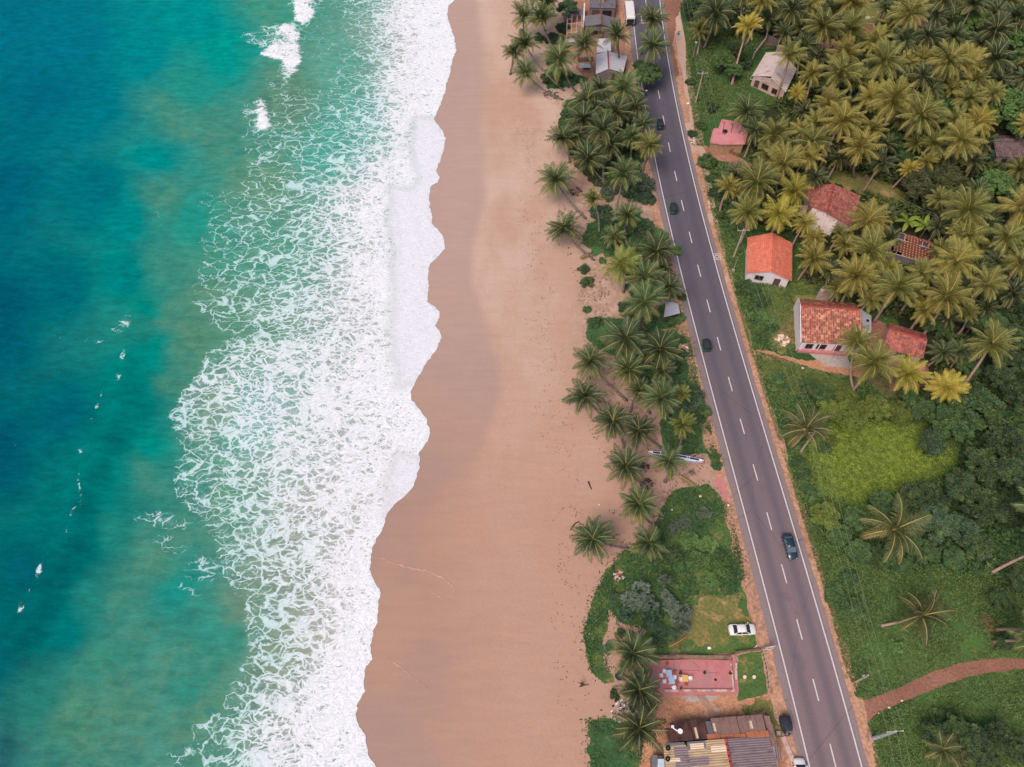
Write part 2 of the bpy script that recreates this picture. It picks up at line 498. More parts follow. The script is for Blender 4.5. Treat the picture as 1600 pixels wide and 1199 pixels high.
def sandmat():
    m, nt, b = newmat('beach_sand'); v = pos(nt)
    w = attr(nt, 'wet').outputs['Fac']; t = attr(nt, 'track').outputs['Fac']
    big = noise(nt, mapv(nt, v, (1, 0.55, 1)), 0.07, 5, 0.6)
    dry = mix(nt, sstep(nt, big, 0.35, 0.65), S(184, 151, 133), S(197, 169, 155))
    sth = attr(nt, 'south').outputs['Fac']
    dry = mix(nt, math_(nt, 'MULTIPLY', sth, 0.8), dry, S(180, 142, 124))
    so = attr(nt, 'soil').outputs['Fac']
    dry = mix(nt, math_(nt, 'MULTIPLY', so, sstep(nt, noise(nt, v, 0.5, 6, 0.7), 0.36, 0.62, 0.1, 0.85)), dry, S(164, 132, 116))
    wetc = mix(nt, sstep(nt, noise(nt, mapv(nt, v, (1.0, 0.35, 1)), 0.05, 4), 0.38, 0.62), S(180, 152, 141), S(174, 148, 139))
    wetc = mix(nt, sth, wetc, mix(nt, sstep(nt, noise(nt, v, 0.05, 4), 0.38, 0.62), S(172, 136, 118), S(162, 132, 122)))
    f = noise(nt, v, 2.2, 5, 0.7)
    sp = noise(nt, v, 1.1, 3, 0.6)
    dry = mix(nt, math_(nt, 'MULTIPLY', sstep(nt, sp, 0.60, 0.70), math_(nt, 'ADD', math_(nt, 'MULTIPLY', t, 0.55), 0.03)), dry, S(146, 102, 86))
    c = mix(nt, w, dry, wetc)
    # faint runnels left by the backwash
    st = noise(nt, mapv(nt, v, (0.25, 1.6, 1)), 0.55, 5, 0.6)
    k = math_(nt, 'ADD', sstep(nt, f, 0.25, 0.75, 0.965, 1.035), sstep(nt, st, 0.3, 0.7, -0.03, 0.03))
    c = mix(nt, 1.0, c, N(nt, 'ShaderNodeCombineColor', {0: k, 1: k, 2: k}).outputs[0], 'MULTIPLY')
    nt.links.new(c, b.inputs['Base Color'])
    nt.links.new(sstep(nt, w, 0, 1, 0.95, 0.5), b.inputs['Roughness'])
    b.inputs['Specular IOR Level'].default_value = 0.25
    h = math_(nt, 'MULTIPLY', math_(nt, 'ADD', f, math_(nt, 'MULTIPLY', sp, 1.5)), math_(nt, 'SUBTRACT', 1.05, w))
    bump(nt, b, h, 0.07, 0.5)
    return m
tag(link('beach', npmesh('beach', V, F, [sandmat()], None, True, vattr={'wet': wet.ravel(), 'track': trk.ravel(), 'soil': soil.ravel(), 'south': np.clip((pyy - 420 + 120 * (fbm(BX * .05, BY * .05, 3) - .5)) / 380, 0, 1).ravel()})), kind='structure')

# --- sea
SHORE = [(0, 712), (8, 702), (24, 699), (45, 704.5), (60, 710), (79, 713), (97, 706), (118, 703), (129, 698), (147, 694), (171, 685), (185, 678), (193, 682), (204, 691.5), (218, 696), (236, 693), (257, 686), (267, 682), (278, 687.5), (285, 685), (290, 673), (310, 670.5), (326, 671.5), (334, 675), (351, 675), (360, 686), (376, 694.5), (389, 694), (402, 684.5), (414, 671.5), (431, 669), (455, 670), (472, 668), (479, 679), (486.5, 687), (497, 687), (509, 680), (519, 687), (528.5, 690), (542, 684.5), (549.5, 680.6), (564, 669), (582, 658), (607, 644), (615, 642.5), (626, 644), (640, 656), (656, 667), (675.6, 672), (692, 667), (711, 653.5), (725, 656), (747, 652), (764, 644), (780, 626), (795, 609.5), (808, 601), (819, 601), (835, 593), (857, 582), (887, 578), (902, 582), (926, 594.5), (948, 591), (970, 589.5), (984, 584), (1010, 579.6), (1030, 581), (1041, 574), (1064, 568), (1080, 570.5), (1100, 560), (1120, 557), (1134, 560), (1151, 571), (1168, 574), (1180, 574), (1196, 588)]
FLEFT = [(-100, 490), (0, 490), (40, 470), (80, 462), (120, 432), (160, 420), (195, 385), (220, 378), (240, 385), (270, 395), (300, 350), (320, 335), (380, 320), (420, 315), (440, 300), (470, 300), (490, 310), (510, 340), (528, 372), (540, 348), (555, 322), (575, 312), (600, 305), (620, 290), (640, 275), (660, 270), (680, 280), (700, 295), (720, 276), (745, 273), (770, 280), (790, 290), (810, 320), (830, 338), (850, 340), (880, 345), (910, 355), (935, 370), (945, 385), (985, 385), (1030, 385), (1050, 372), (1070, 356), (1090, 350), (1110, 345), (1130, 312), (1150, 305), (1199, 330), (1300, 335)]
DU = [0, .15, .3, .5, .7, .85, 1]
DEN = [(0, [.40, .32, .35, .6, .85, .95, .97]), (60, [.32, .22, .3, .5, .8, .93, .97]), (110, [.3, .2, .25, .4, .75, .92, .95]), (150, [.3, .35, .35, .4, .65, .88, .95]), (200, [.35, .38, .38, .42, .55, .82, .95]), (250, [.35, .38, .42, .5, .7, .9, .95]), (300, [.35, .4, .45, .6, .78, .93, .95]), (350, [.33, .42, .45, .6, .8, .95, .95]), (400, [.33, .4, .45, .6, .78, .93, .95]), (450, [.35, .42, .48, .58, .75, .95, .95]), (500, [.35, .46, .6, .66, .75, .95, .95]), (550, [.5, .62, .68, .7, .78, .93, .97]), (600, [.66, .68, .68, .68, .76, .9, .97]), (650, [.5, .58, .7, .68, .76, .85, .97]), (700, [.48, .55, .66, .7, .76, .8, .95]), (750, [.48, .48, .6, .7, .78, .8, .92]), (800, [.48, .5, .6, .68, .72, .74, .9]), (850, [.48, .56, .6, .62, .68, .75, .9]), (900, [.48, .56, .6, .6, .72, .85, .97]), (950, [.48, .56, .62, .65, .72, .9, .98]), (1000, [.48, .5, .6, .63, .74, .9, .98]), (1050, [.45, .5, .6, .66, .8, .92, .98]), (1100, [.45, .52, .66, .7, .83, .93, .98]), (1150, [.42, .5, .66, .76, .86, .95, .98]), (1200, [.42, .5, .66, .76, .86, .95, .98])]
WCOL = [(-100, -50, 8, 110, 140), (0, 0, 8, 112, 140), (100, 60, 10, 116, 142), (60, 150, 8, 106, 133), (0, 300, 5, 98, 126), (150, 150, 8, 118, 140), (150, 300, 8, 112, 130), (-60, 500, 4, 86, 114), (0, 500, 4, 90, 116), (100, 450, 5, 105, 122), (0, 700, 4, 88, 112), (100, 650, 5, 98, 118), (30, 900, 5, 95, 112), (-60, 1000, 15, 92, 108), (0, 1050, 20, 97, 110), (0, 1190, 45, 105, 115), (230, 80, 10, 135, 148), (300, 30, 12, 142, 148), (350, 80, 15, 150, 148), (310, 130, 40, 146, 140), (330, 200, 72, 142, 130), (285, 180, 70, 143, 132), (240, 260, 10, 140, 145), (250, 320, 70, 142, 130), (300, 350, 40, 150, 142), (200, 350, 8, 135, 140), (200, 430, 10, 130, 135), (230, 480, 12, 140, 135), (270, 430, 60, 140, 130), (260, 500, 76, 138, 124), (300, 520, 82, 138, 120), (240, 560, 10, 138, 135), (210, 600, 10, 128, 128), (200, 640, 8, 118, 122), (275, 600, 72, 135, 122), (240, 700, 12, 142, 138), (180, 740, 25, 135, 132), (230, 740, 66, 138, 128), (150, 780, 12, 122, 125), (110, 830, 8, 112, 120), (160, 830, 40, 135, 130), (230, 870, 76, 140, 126), (130, 950, 40, 132, 128), (200, 960, 66, 138, 128), (290, 920, 36, 142, 138), (320, 960, 55, 140, 132), (100, 1000, 15, 120, 125), (150, 1040, 62, 138, 126), (250, 1050, 72, 142, 130), (60, 1100, 45, 128, 122), (120, 1130, 76, 138, 120), (200, 1120, 80, 140, 124), (300, 1080, 60, 140, 130), (350, 1000, 60, 145, 135), (60, 1210, 60, 130, 125), (250, 1190, 76, 140, 130), (450, 150, 96, 140, 122), (550, 110, 95, 165, 155), (500, 220, 75, 165, 155), (560, 180, 90, 170, 160), (420, 280, 98, 148, 126), (450, 400, 86, 155, 138), (350, 400, 70, 150, 135), (400, 500, 102, 150, 132), (330, 480, 94, 146, 126), (330, 640, 112, 150, 128), (400, 650, 70, 175, 170), (370, 780, 92, 150, 130), (450, 720, 120, 165, 150), (500, 800, 150, 160, 150), (600, 500, 150, 162, 155), (600, 750, 160, 165, 160), (420, 950, 112, 144, 128), (440, 1030, 128, 144, 122), (460, 900, 130, 146, 130), (500, 1000, 165, 160, 148), (340, 1120, 88, 142, 124), (600, 800, 175, 160, 150), (550, 900, 178, 165, 152), (600, 100, 150, 165, 160), (440, 20, 70, 150, 135), (215, 610, 8, 120, 120), (188, 690, 8, 108, 112), (165, 740, 8, 110, 112), (135, 800, 6, 104, 110), (112, 860, 5, 104, 110), (90, 910, 5, 102, 110), (70, 960, 8, 100, 108), (50, 1000, 12, 100, 108)]  # last points: dark band, the swell's shade put into the water colour
BREAK = [[(456, -20), (494, -20), (491, 30), (479, 44), (464, 36), (458, 15)], [(404, 86), (424, 72), (440, 40), (462, 34), (471, 60), (474, 85), (466, 110), (448, 125), (434, 112), (444, 96), (425, 93)], [(394, 166), (408, 150), (417, 160), (424, 198), (414, 208), (396, 201), (405, 186)]]
WISPS = [(432, 60, 26, 22, .62, .5), (408, 66, 26, 10, .45, .3), (420, 44, 30, 8, .42, -.3), (404, 172, 20, 12, .55, .1), (384, 190, 18, 8, .4, 0), (470, -4, 22, 20, .6, 0), (398, 205, 8, 22, .5, .2), (420, 132, 10, 20, .38, .3), (392, 54, 20, 8, .6, -.3), (400, 180, 26, 6, .55, .1), (385, 168, 14, 6, .5, 0), (197, 507, 9, 17, .8, .55), (183, 518, 8, 6, .6, .5), (195, 561, 5, 11, .7, .2), (189, 592, 5, 9, .55, .4), (176, 582, 6, 3, .4, .4), (156, 616, 2.5, 6, .55, .2), (153, 636, 2.5, 6, .5, .4), (146, 655, 4, 4, .5, .3), (127, 706, 5, 7, .55, .5), (124, 744, 2.5, 5, .55, .1), (126, 770, 2, 26, .42, -.12), (119, 800, 3, 10, .4, .3), (66, 890, 5, 12, .85, .3), (48, 925, 2, 14, .35, .6), (34, 952, 6, 12, .85, .2), (23, 696, 6, 7, .5, .2), (88, 527, 12, 7, .35, 0), (150, 534, 22, 6, .33, .1), (157, 534, 7, 4, .6, .4), (250, 815, 55, 14, .36, .15), (260, 850, 34, 14, .30, .3), (320, 890, 34, 26, .34, .3), (300, 925, 30, 8, .33, .5), (110, 830, 2, 30, .25, .2), (345, 820, 40, 18, .4, .2), (250, 345, 30, 30, .2, .2), (330, 310, 40, 20, .28, -.3), (330, 1135, 30, 22, .42, -.4), (275, 1185, 40, 18, .32, -.4)]
FILM = [[(606, 292), (700, 288), (705, 420), (702, 600), (618, 600), (612, 520), (610, 420), (614, 360)], [(646, 188), (680, 186), (705, 215), (700, 262), (690, 290), (652, 290), (640, 230)], [(610, 712), (640, 706), (662, 716), (660, 760), (640, 785), (600, 815), (606, 770)]]

sy = axis(4, 204, 0.34, -300, 1600)
dd = list(np.arange(0, 72, 0.34)); s = 0.34
while dd[-1] < 2600:
    s = min(s * 1.02, 0.7) if dd[-1] < 170 else s * 1.4
    dd.append(dd[-1] + s)
dd = np.array(dd)
# the waterline in metres
tabY = []; tabX = []
for y_, x_ in SHORE:
    p = G(x_, y_); tabY.append(p.y); tabX.append(p.x)
tabY = np.array(tabY)[::-1]; tabX = np.array(tabX)[::-1]
xs = np.interp(sy, tabY, tabX)
inn = (sy > 3) & (sy < 206)
xs = xs + np.where(inn, 0.6 * (fbm(sy * 1.6, sy * 0 + 3.3, 4) - 0.5) + 0.30 * (fbm(sy * 4.5, sy * 0 + 8.3, 2) - 0.5), 0)
SX = xs[:, None] - dd[None, :]
SY = np.repeat(sy[:, None], len(dd), 1)
pxx, pyy = PX(SX, np.clip(SY, 2, 206))
wx = pxx + 22 * (fbm(SX * 0.12, SY * 0.2, 4) - 0.5); wy = pyy + 22 * (fbm(SX * 0.12 + 50, SY * 0.2 + 50, 4) - 0.5)
xl = interp(np.clip(wy, 0, 1199), FLEFT); xr = np.interp(np.clip(pyy, 0, 1199), [a for a, b in SHORE], [b for a, b in SHORE])
u = (wx - xl) / np.maximum(xr - xl, 20)
# density table
rows = np.array([r for r, _ in DEN], float); tab = np.array([d for _, d in DEN])
yi = np.clip(pyy, 0, 1199.9)
ri = np.clip(np.searchsorted(rows, yi, 'right') - 1, 0, len(rows) - 2)
rf = (yi - rows[ri]) / (rows[ri + 1] - rows[ri])
def colat(uu):
    uu = np.clip(uu, 0, 0.9999)
    ci = np.clip(np.searchsorted(np.array(DU), uu, 'right') - 1, 0, len(DU) - 2)
    cf = (uu - np.array(DU)[ci]) / (np.array(DU)[ci + 1] - np.array(DU)[ci])
    def row(r): return tab[r, ci] * (1 - cf) + tab[r, ci + 1] * cf
    return row(ri) * (1 - rf) + row(ri + 1) * rf
den = colat(u) * np.clip(u / 0.045 + 1, 0, 1)
brk = np.zeros_like(den)
for pl in BREAK:
    j = 9 * (fbm(SX * 0.8, SY * 0.8, 3) - 0.5)
    brk = np.maximum(brk, inpoly(pxx + j, pyy + j, pl).astype(float))
b2 = brk.copy()
for _ in range(9):
    b2[1:-1, 1:-1] = (b2[1:-1, 1:-1] * 2 + b2[:-2, 1:-1] + b2[2:, 1:-1] + b2[1:-1, :-2] + b2[1:-1, 2:]) / 6
den = np.where(den < 0.9, den * np.interp(u, [0, 0.2, 0.5, 0.75], [0.86, 0.86, 0.93, 0.97]), den)
den = np.maximum(den, b2 * (0.22 + 1.15 * fbm(SX * 0.30, SY * 0.42, 5)))
for (cx, cy, rx, ry, am, an) in WISPS:
    ca, sa = math.cos(an), math.sin(an)
    ex = (wx * 0.5 + pxx * 0.5 - cx); ey = (wy * 0.5 + pyy * 0.5 - cy)
    e2 = ((ex * ca + ey * sa) / rx) ** 2 + ((-ex * sa + ey * ca) / ry) ** 2
    den = np.maximum(den, (1.15 * min(am, .45) if (rx > 20 or ry > 20 or rx < 4) else 0.66 * am) * np.exp(-e2 * 0.8))
film = np.zeros_like(den)
for pl in FILM: film = np.maximum(film, inpoly(pxx + 26 * (fbm(SX * 0.3, SY * 0.3, 4) - 0.5), pyy + 26 * (fbm(SX * 0.3 + 9, SY * 0.3, 4) - 0.5), pl).astype(float))
for _ in range(14):
    film[1:-1, 1:-1] = (film[1:-1, 1:-1] * 2 + film[:-2, 1:-1] + film[2:, 1:-1] + film[1:-1, :-2] + film[1:-1, 2:]) / 6
# bright rim where the swash stops
edge = np.exp(-(dd[None, :] / 0.30) ** 2) * np.ones_like(den)
# water colour by inverse-distance weighting of the survey points, with wispy borders
wx2 = pxx + 60 * (fbm(SX * 0.07, SY * 0.12, 5) - 0.5) + 0; wy2 = pyy + 60 * (fbm(SX * 0.07 + 30, SY * 0.12 + 80, 5) - 0.5)
acc = np.zeros(den.shape + (3,)); wsum = np.zeros(den.shape)
for (cx, cy, r, g, b_) in WCOL:
    w_ = 1.0 / (((wx2 - cx) ** 2 + (wy2 - cy) ** 2) + 250.0) ** 1.7
    wsum += w_
    for k, c_ in enumerate((r, g, b_)): acc[..., k] += w_ * lin(c_)
wcol = acc / wsum[..., None] * np.array([0.86, 0.88, 0.80])
wcol[..., 0] = np.maximum(wcol[..., 0] - 0.006, 0.0002)
# relief: swell ridges, breakers, chop
zz = 0.10 + 0.25 * b2 * (0.6 + 0.8 * fbm(SX * 0.9, SY * 0.9, 3))
ridge = [(480, 205), (560, 200), (640, 196), (700, 160), (760, 130), (830, 110), (900, 75), (980, 40), (1100, 0)]
rx_ = np.interp(pyy, [a for a, b in ridge], [b for a, b in ridge])
zz += 0.7 * np.exp(-((pxx - rx_) / 24.0) ** 2) * np.clip((pyy - 440) / 120, 0, 1)
off = np.clip(dd / 25.0, 0, 1)[None, :]
zz += off * 0.5 * (fbm(SX * 0.10, SY * 0.045, 3) - 0.5) + off * 0.10 * (fbm(SX * 0.5, SY * 0.3, 3) - 0.5)
zz += 0.10 * np.clip(den - 0.4, 0, 1) * (fbm(SX * 1.2, SY * 1.2, 3) - 0.4)
zz = np.maximum(zz, 0.07)
zz *= np.clip(dd / 1.2 + 0.55, 0, 1)[None, :]
zz = np.maximum(zz, 0.055)
ny, nx = SX.shape
idx = np.arange(ny * nx).reshape(ny, nx)
F = np.stack([idx[:-1, :-1], idx[1:, :-1], idx[1:, 1:], idx[:-1, 1:]], -1).reshape(-1, 4)
def seamat():
    m, nt, b = newmat('sea_water'); v = pos(nt)
    den_ = attr(nt, 'foam').outputs['Fac']; fil = attr(nt, 'film').outputs['Fac']; edg = attr(nt, 'rim').outputs['Fac']; wc = attr(nt, 'water').outputs['Color']
    nw = N(nt, 'ShaderNodeTexNoise', {'Vector': v, 'Scale': 0.30, 'Detail': 3.0}).outputs['Color']
    nw2 = N(nt, 'ShaderNodeTexNoise', {'Vector': v, 'Scale': 1.3, 'Detail': 3.0}).outputs['Color']
    def off_(nc, k): return N(nt, 'ShaderNodeVectorMath', {0: N(nt, 'ShaderNodeVectorMath', {0: nc, 1: (0.5, 0.5, 0.5)}, operation='SUBTRACT').outputs[0], 1: (k, k, 0)}, operation='MULTIPLY').outputs[0]
    def vadd(a, c): return N(nt, 'ShaderNodeVectorMath', {0: a, 1: c}, operation='ADD').outputs[0]
    vw = vadd(vadd(v, off_(nw, 4.5)), off_(nw2, 0.9))
    flatv = N(nt, 'ShaderNodeVectorMath', {0: vw, 1: (1, 1, 0)}, operation='MULTIPLY').outputs[0]
    flat2 = N(nt, 'ShaderNodeVectorMath', {0: vadd(vadd(v, off_(nw, 2.2)), off_(nw2, 0.55)), 1: (1, 1, 0)}, operation='MULTIPLY').outputs[0]
    def vor(sc, ang, rs=1.0, fv=None):
        return N(nt, 'ShaderNodeTexVoronoi', {'Vector': mapv(nt, fv or flatv, (sc[0], sc[1], 1), ang), 'Scale': 1.0, 'Randomness': rs}, feature='DISTANCE_TO_EDGE').outputs['Distance']
    e1 = vor((0.30, 0.55), 0.15); e2 = N(nt, 'ShaderNodeMix', {0: sstep(nt, noise(nt, v, 0.12, 3), 0.4, 0.6), 2: vor((0.80, 1.35), 0.1, 1, flat2), 3: vor((0.42, 0.78), 0.2, 1, flat2)}).outputs[0]; e3 = vor((1.25, 2.3), 0.15, 1, flat2)
    n1 = noise(nt, v, 0.16, 4); n2 = noise(nt, v, 0.75, 4, 0.65)
    D = math_(nt, 'ADD', den_, math_(nt, 'ADD', math_(nt, 'MULTIPLY', math_(nt, 'SUBTRACT', n1, 0.5), 0.36), math_(nt, 'ADD', math_(nt, 'MULTIPLY', math_(nt, 'SUBTRACT', n2, 0.5), 0.30), math_(nt, 'MULTIPLY', math_(nt, 'SUBTRACT', noise(nt, v, 2.6, 4, 0.7), 0.5), 0.34))))
    D = math_(nt, 'MULTIPLY', D, sstep(nt, den_, 0.02, 0.2))
    def lace(e, lo, hi, tmax, soft):
        t = N(nt, 'ShaderNodeMapRange', {0: D, 1: lo, 2: hi, 3: 0.0, 4: tmax}).outputs[0]
        q = math_(nt, 'SUBTRACT', t, e)
        return math_(nt, 'MULTIPLY', sstep(nt, q, -soft, soft), sstep(nt, D, lo - 0.03, lo + 0.12))
    f1 = lace(e1, 0.20, 1.0, 0.16, 0.032); f2 = lace(e2, 0.34, 1.02, 0.22, 0.06); f3 = lace(e3, 0.58, 1.15, 0.30, 0.09)
    Fo = math_(nt, 'MAXIMUM', math_(nt, 'MAXIMUM', math_(nt, 'MULTIPLY', f1, 0.9), math_(nt, 'MULTIPLY', f2, 0.92)), f3)
    Fo = math_(nt, 'MAXIMUM', Fo, sstep(nt, D, 0.88, 1.08, 0, 0.97))
    fine = noise(nt, mapv(nt, vw, (1.2, 2.2, 1)), 1.5, 6, 0.7)
    Fo = math_(nt, 'MULTIPLY', Fo, sstep(nt, fine, 0.28, 0.55, 0.80, 1.0))
    # thin milky veil between the threads
    veil = math_(nt, 'MULTIPLY', sstep(nt, D, 0.28, 0.9, 0, 0.42), sstep(nt, noise(nt, vw, 0.9, 5, 0.7), 0.3, 0.62))
    Fo = math_(nt, 'MAXIMUM', Fo, veil)
    streak = noise(nt, mapv(nt, vw, (0.7, 2.4, 1), 0.25), 1.3, 6, 0.7)
    fl = math_(nt, 'MULTIPLY', fil, sstep(nt, streak, 0.30, 0.56, 0.66, 0.97))
    Fo = mix(nt, math_(nt, 'MULTIPLY', fil, 0.85), N(nt, 'ShaderNodeCombineColor', {0: Fo, 1: Fo, 2: Fo}).outputs[0], N(nt, 'ShaderNodeCombineColor', {0: fl, 1: fl, 2: fl}).outputs[0])
    Fo = N(nt, 'ShaderNodeSeparateColor', {0: Fo}).outputs[0]
    Fo = math_(nt, 'MAXIMUM', Fo, math_(nt, 'MULTIPLY', edg, 0.95))
    # water colour with the ripples' streak highlights put in as stretched noise
    s1 = noise(nt, mapv(nt, v, (0.35, 1.0, 1), 0.2), 0.9, 6, 0.7); s2 = noise(nt, v, 0.25, 6, 0.65)
    k = math_(nt, 'MULTIPLY', sstep(nt, s1, 0.25, 0.75, 0.80, 1.20), sstep(nt, s2, 0.25, 0.75, 0.92, 1.08))
    wcc = mix(nt, 1.0, wc, N(nt, 'ShaderNodeCombineColor', {0: k, 1: k, 2: k}).outputs[0], 'MULTIPLY')
    foamc = mix(nt, sstep(nt, fine, 0.3, 0.6), S(212, 218, 230), S(240, 242, 248))
    foamc = mix(nt, math_(nt, 'MULTIPLY', fil, 0.5), foamc, S(222, 222, 234))
    turb = sstep(nt, N(nt, 'ShaderNodeSeparateColor', {0: wc}).outputs[0], 0.012, 0.06)
    puff = noise(nt, vadd(v, off_(nw, 3.0)), 0.34, 6, 0.68)
    wcc = mix(nt, math_(nt, 'MULTIPLY', turb, sstep(nt, puff, 0.46, 0.66, 0, 0.36)), wcc, S(104, 144, 120))
    wcc = mix(nt, math_(nt, 'MULTIPLY', turb, sstep(nt, puff, 0.46, 0.30, 0, 0.45)), wcc, S(20, 120, 118))
    wcc = mix(nt, sstep(nt, den_, 0.45, 0.8, 0, 0.5), wcc, S(150, 158, 158))
    foamc = mix(nt, sstep(nt, den_, 0.74, 0.36, 0, 0.85), foamc, S(186, 222, 226))
    c = mix(nt, Fo, wcc, foamc)
    nt.links.new(c, b.inputs['Base Color'])
    nt.links.new(sstep(nt, Fo, 0.1, 0.6, 0.16, 0.8), b.inputs['Roughness'])
    b.inputs['IOR'].default_value = 1.33
    b.inputs['Specular IOR Level'].default_value = 0.012
    rip = noise(nt, mapv(nt, v, (0.8, 1.6, 1), 0.2), 1.6, 6, 0.65)
    hh = math_(nt, 'ADD', math_(nt, 'MULTIPLY', rip, 1.0), math_(nt, 'MULTIPLY', Fo, math_(nt, 'ADD', 0.35, math_(nt, 'MULTIPLY', fine, 0.4))))
    bump(nt, b, hh, 0.16, 0.55)
    return m
V = np.stack([SX, SY, zz], -1).reshape(-1, 3)
tag(link('sea', npmesh('sea', V, F, [seamat()], None, True, vattr={'foam': den.ravel(), 'film': film.ravel(), 'rim': edge.ravel(), 'water': wcol.reshape(-1, 3)})), kind='structure')

# thin foam lines stranded on the wet sand
def foamline(pts, w):
    P = [G(*p) for p in pts]
    Q = []
    for i in range(len(P) - 1):
        for k in range(8): Q.append(P[i].lerp(P[i + 1], k / 8))
    Q.append(P[-1])
    vs = []; fs = []
    for i, p in enumerate(Q):
        t = (Q[min(i + 1, len(Q) - 1)] - Q[max(i - 1, 0)]).normalized(); n_ = Vector((-t.y, t.x, 0))
        a = 0.35 * math.sin(i * 1.7) * 0.2; ww = w * (0.35 + rnd.random() * 0.9) * math.sin(math.pi * (i + 0.5) / len(Q)) ** 0.5
        vs += [p + n_ * (a - ww) + Vector((0, 0, 0.06)), p + n_ * (a + ww) + Vector((0, 0, 0.06))]
        if i: fs.append((2 * i - 2, 2 * i - 1, 2 * i + 1, 2 * i))
    return vs, fs
mb = MB()
for pts, w in (([(586, 868), (610, 879), (640, 888), (668, 893), (695, 905), (708, 918), (712, 932)], 0.12), ([(672, 925), (685, 932), (692, 938)], 0.10), ([(600, 1025), (625, 1042), (650, 1062), (672, 1080)], 0.07), ([(672, 640), (700, 655), (740, 662)], 0.05)):
    mb.add(*foamline(pts, w))
tag(mb.build('swash_foam_lines', matte('stranded_foam', S(194, 156, 140), 0.08, 2, 0.7, S(206, 176, 164), 1.0)), kind='structure')
# ------------------------------------------------------------------ grass, soil and paved patches
g_beach = groundmat('beach_grass', [S(58, 96, 60), S(72, 108, 66), S(104, 108, 68)], (0.2, 0.6, 3.5))
g_lawn = groundmat('lawn', [S(76, 104, 58), S(92, 114, 60), S(134, 124, 78)], (0.18, 0.45, 3.0))
g_tan = groundmat('dry_lawn', [S(104, 112, 62), S(126, 118, 72), S(162, 132, 92)], (0.2, 0.5, 3.0))
g_dark = groundmat('dark_undergrowth_soil', [S(58, 66, 48), S(84, 74, 58), S(50, 62, 44)], (0.15, 0.5, 2.0))  # dark green and brown ground beneath the palms
g_meadow = groundmat('meadow_grass', [S(104, 128, 50), S(128, 140, 54), S(84, 114, 48)], (0.10, 0.4, 2.4))
g_field = groundmat('field_grass', [S(66, 102, 54), S(82, 112, 58), S(98, 112, 62)], (0.07, 0.5, 2.6), speck=(S(150, 140, 100), 0.7, 0.74))
g_yellow = groundmat('garden_grass', [S(112, 120, 62), S(128, 126, 70), S(150, 126, 86)], (0.2, 0.6, 3.0))
g_dirt = groundmat('sandy_dirt', [S(190, 142, 112), S(178, 126, 98), S(160, 116, 96)], (0.2, 0.7, 3.0))
g_brown = groundmat('brown_yard_dirt', [S(172, 128, 112), S(156, 112, 96), S(140, 104, 90)], (0.2, 0.7, 3.0))
g_red = groundmat('red_dirt', [S(152, 108, 92), S(140, 98, 84), S(128, 98, 88)], (0.15, 0.5, 3.0))
g_verge = groundmat('orange_verge_dirt', [S(190, 146, 122), S(176, 134, 112), S(146, 118, 94)], (0.15, 0.6, 2.0))
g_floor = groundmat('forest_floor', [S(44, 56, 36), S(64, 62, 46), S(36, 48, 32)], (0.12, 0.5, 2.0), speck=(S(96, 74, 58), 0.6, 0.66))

flat('yard_dirt', [(900, -14), (1000, -14), (994, 40), (1004, 118), (1000, 160), (940, 136), (915, 128), (900, 104), (878, 62), (884, 0)], 0.035, g_brown, 0.4)
flat('grass_patch', [(846, 108), (880, 108), (918, 122), (912, 130), (885, 137), (856, 141)], 0.05, g_beach, 0.5)
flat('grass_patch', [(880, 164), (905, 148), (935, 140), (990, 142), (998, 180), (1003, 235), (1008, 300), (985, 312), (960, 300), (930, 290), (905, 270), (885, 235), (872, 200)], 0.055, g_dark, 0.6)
flat('grass_patch', [(918, 350), (950, 334), (985, 330), (1000, 335), (1024, 352), (1038, 374), (1044, 395), (1054, 420), (1060, 445), (1055, 458), (1040, 466), (1010, 478), (985, 450), (965, 404), (930, 398), (907, 380)], 0.05, g_beach, 0.7)
flat('grass_patch', [(917, 500), (945, 496), (1000, 503), (1034, 476), (1060, 470), (1068, 500), (1078, 530), (1084, 560), (1094, 606), (1060, 596), (1035, 598), (1000, 596), (960, 556), (935, 547), (917, 530)], 0.052, g_beach, 0.45)
flat('grass_patch', [(1030, 662), (1046, 622), (1064, 604), (1096, 614), (1106, 650), (1116, 690), (1126, 730), (1114, 735), (1105, 708), (1080, 712), (1050, 712), (1034, 700)], 0.05, g_beach, 0.4)
flat('grass_patch', [(1042, 778), (1060, 764), (1105, 757), (1134, 786), (1146, 820), (1158, 862), (1163, 900), (1168, 950), (1178, 985), (1192, 1006), (1150, 1023), (1030, 1023), (996, 1010), (1012, 985), (966, 972), (952, 952), (947, 985), (940, 1010), (942, 1040), (956, 1055), (960, 1065), (945, 1068), (925, 1050), (915, 1020), (910, 990), (920, 960), (930, 925), (945, 895), (965, 868), (1000, 852), (1018, 830), (1040, 808)], 0.05, g_lawn, 0.35)
flat('dry_grass_patch', [(1078, 955), (1100, 934), (1150, 928), (1163, 958), (1174, 990), (1120, 1006), (1080, 1010), (1063, 988)], 0.07, g_tan, 0.9)
flat('lawn', [(1152, 1024), (1190, 1018), (1196, 1064), (1199, 1085), (1152, 1096), (1153, 1040)], 0.06, g_lawn, 0.2)
flat('grass_patch', [(919, 1128), (935, 1120), (965, 1130), (985, 1135), (1002, 1170), (997, 1199), (990, 1240), (930, 1240), (921, 1170)], 0.055, g_beach, 0.4)
flat('yard_dirt', [(1004, 1088), (1150, 1086), (1200, 1082), (1212, 1110), (1222, 1150), (1240, 1240), (1000, 1240), (1002, 1160)], 0.045, g_dirt, 0.5)
flat('grass_patch', [(1180, 1094), (1204, 1092), (1216, 1130), (1222, 1150), (1210, 1150), (1196, 1112), (1160, 1112)], 0.062, g_tan, 0.5)
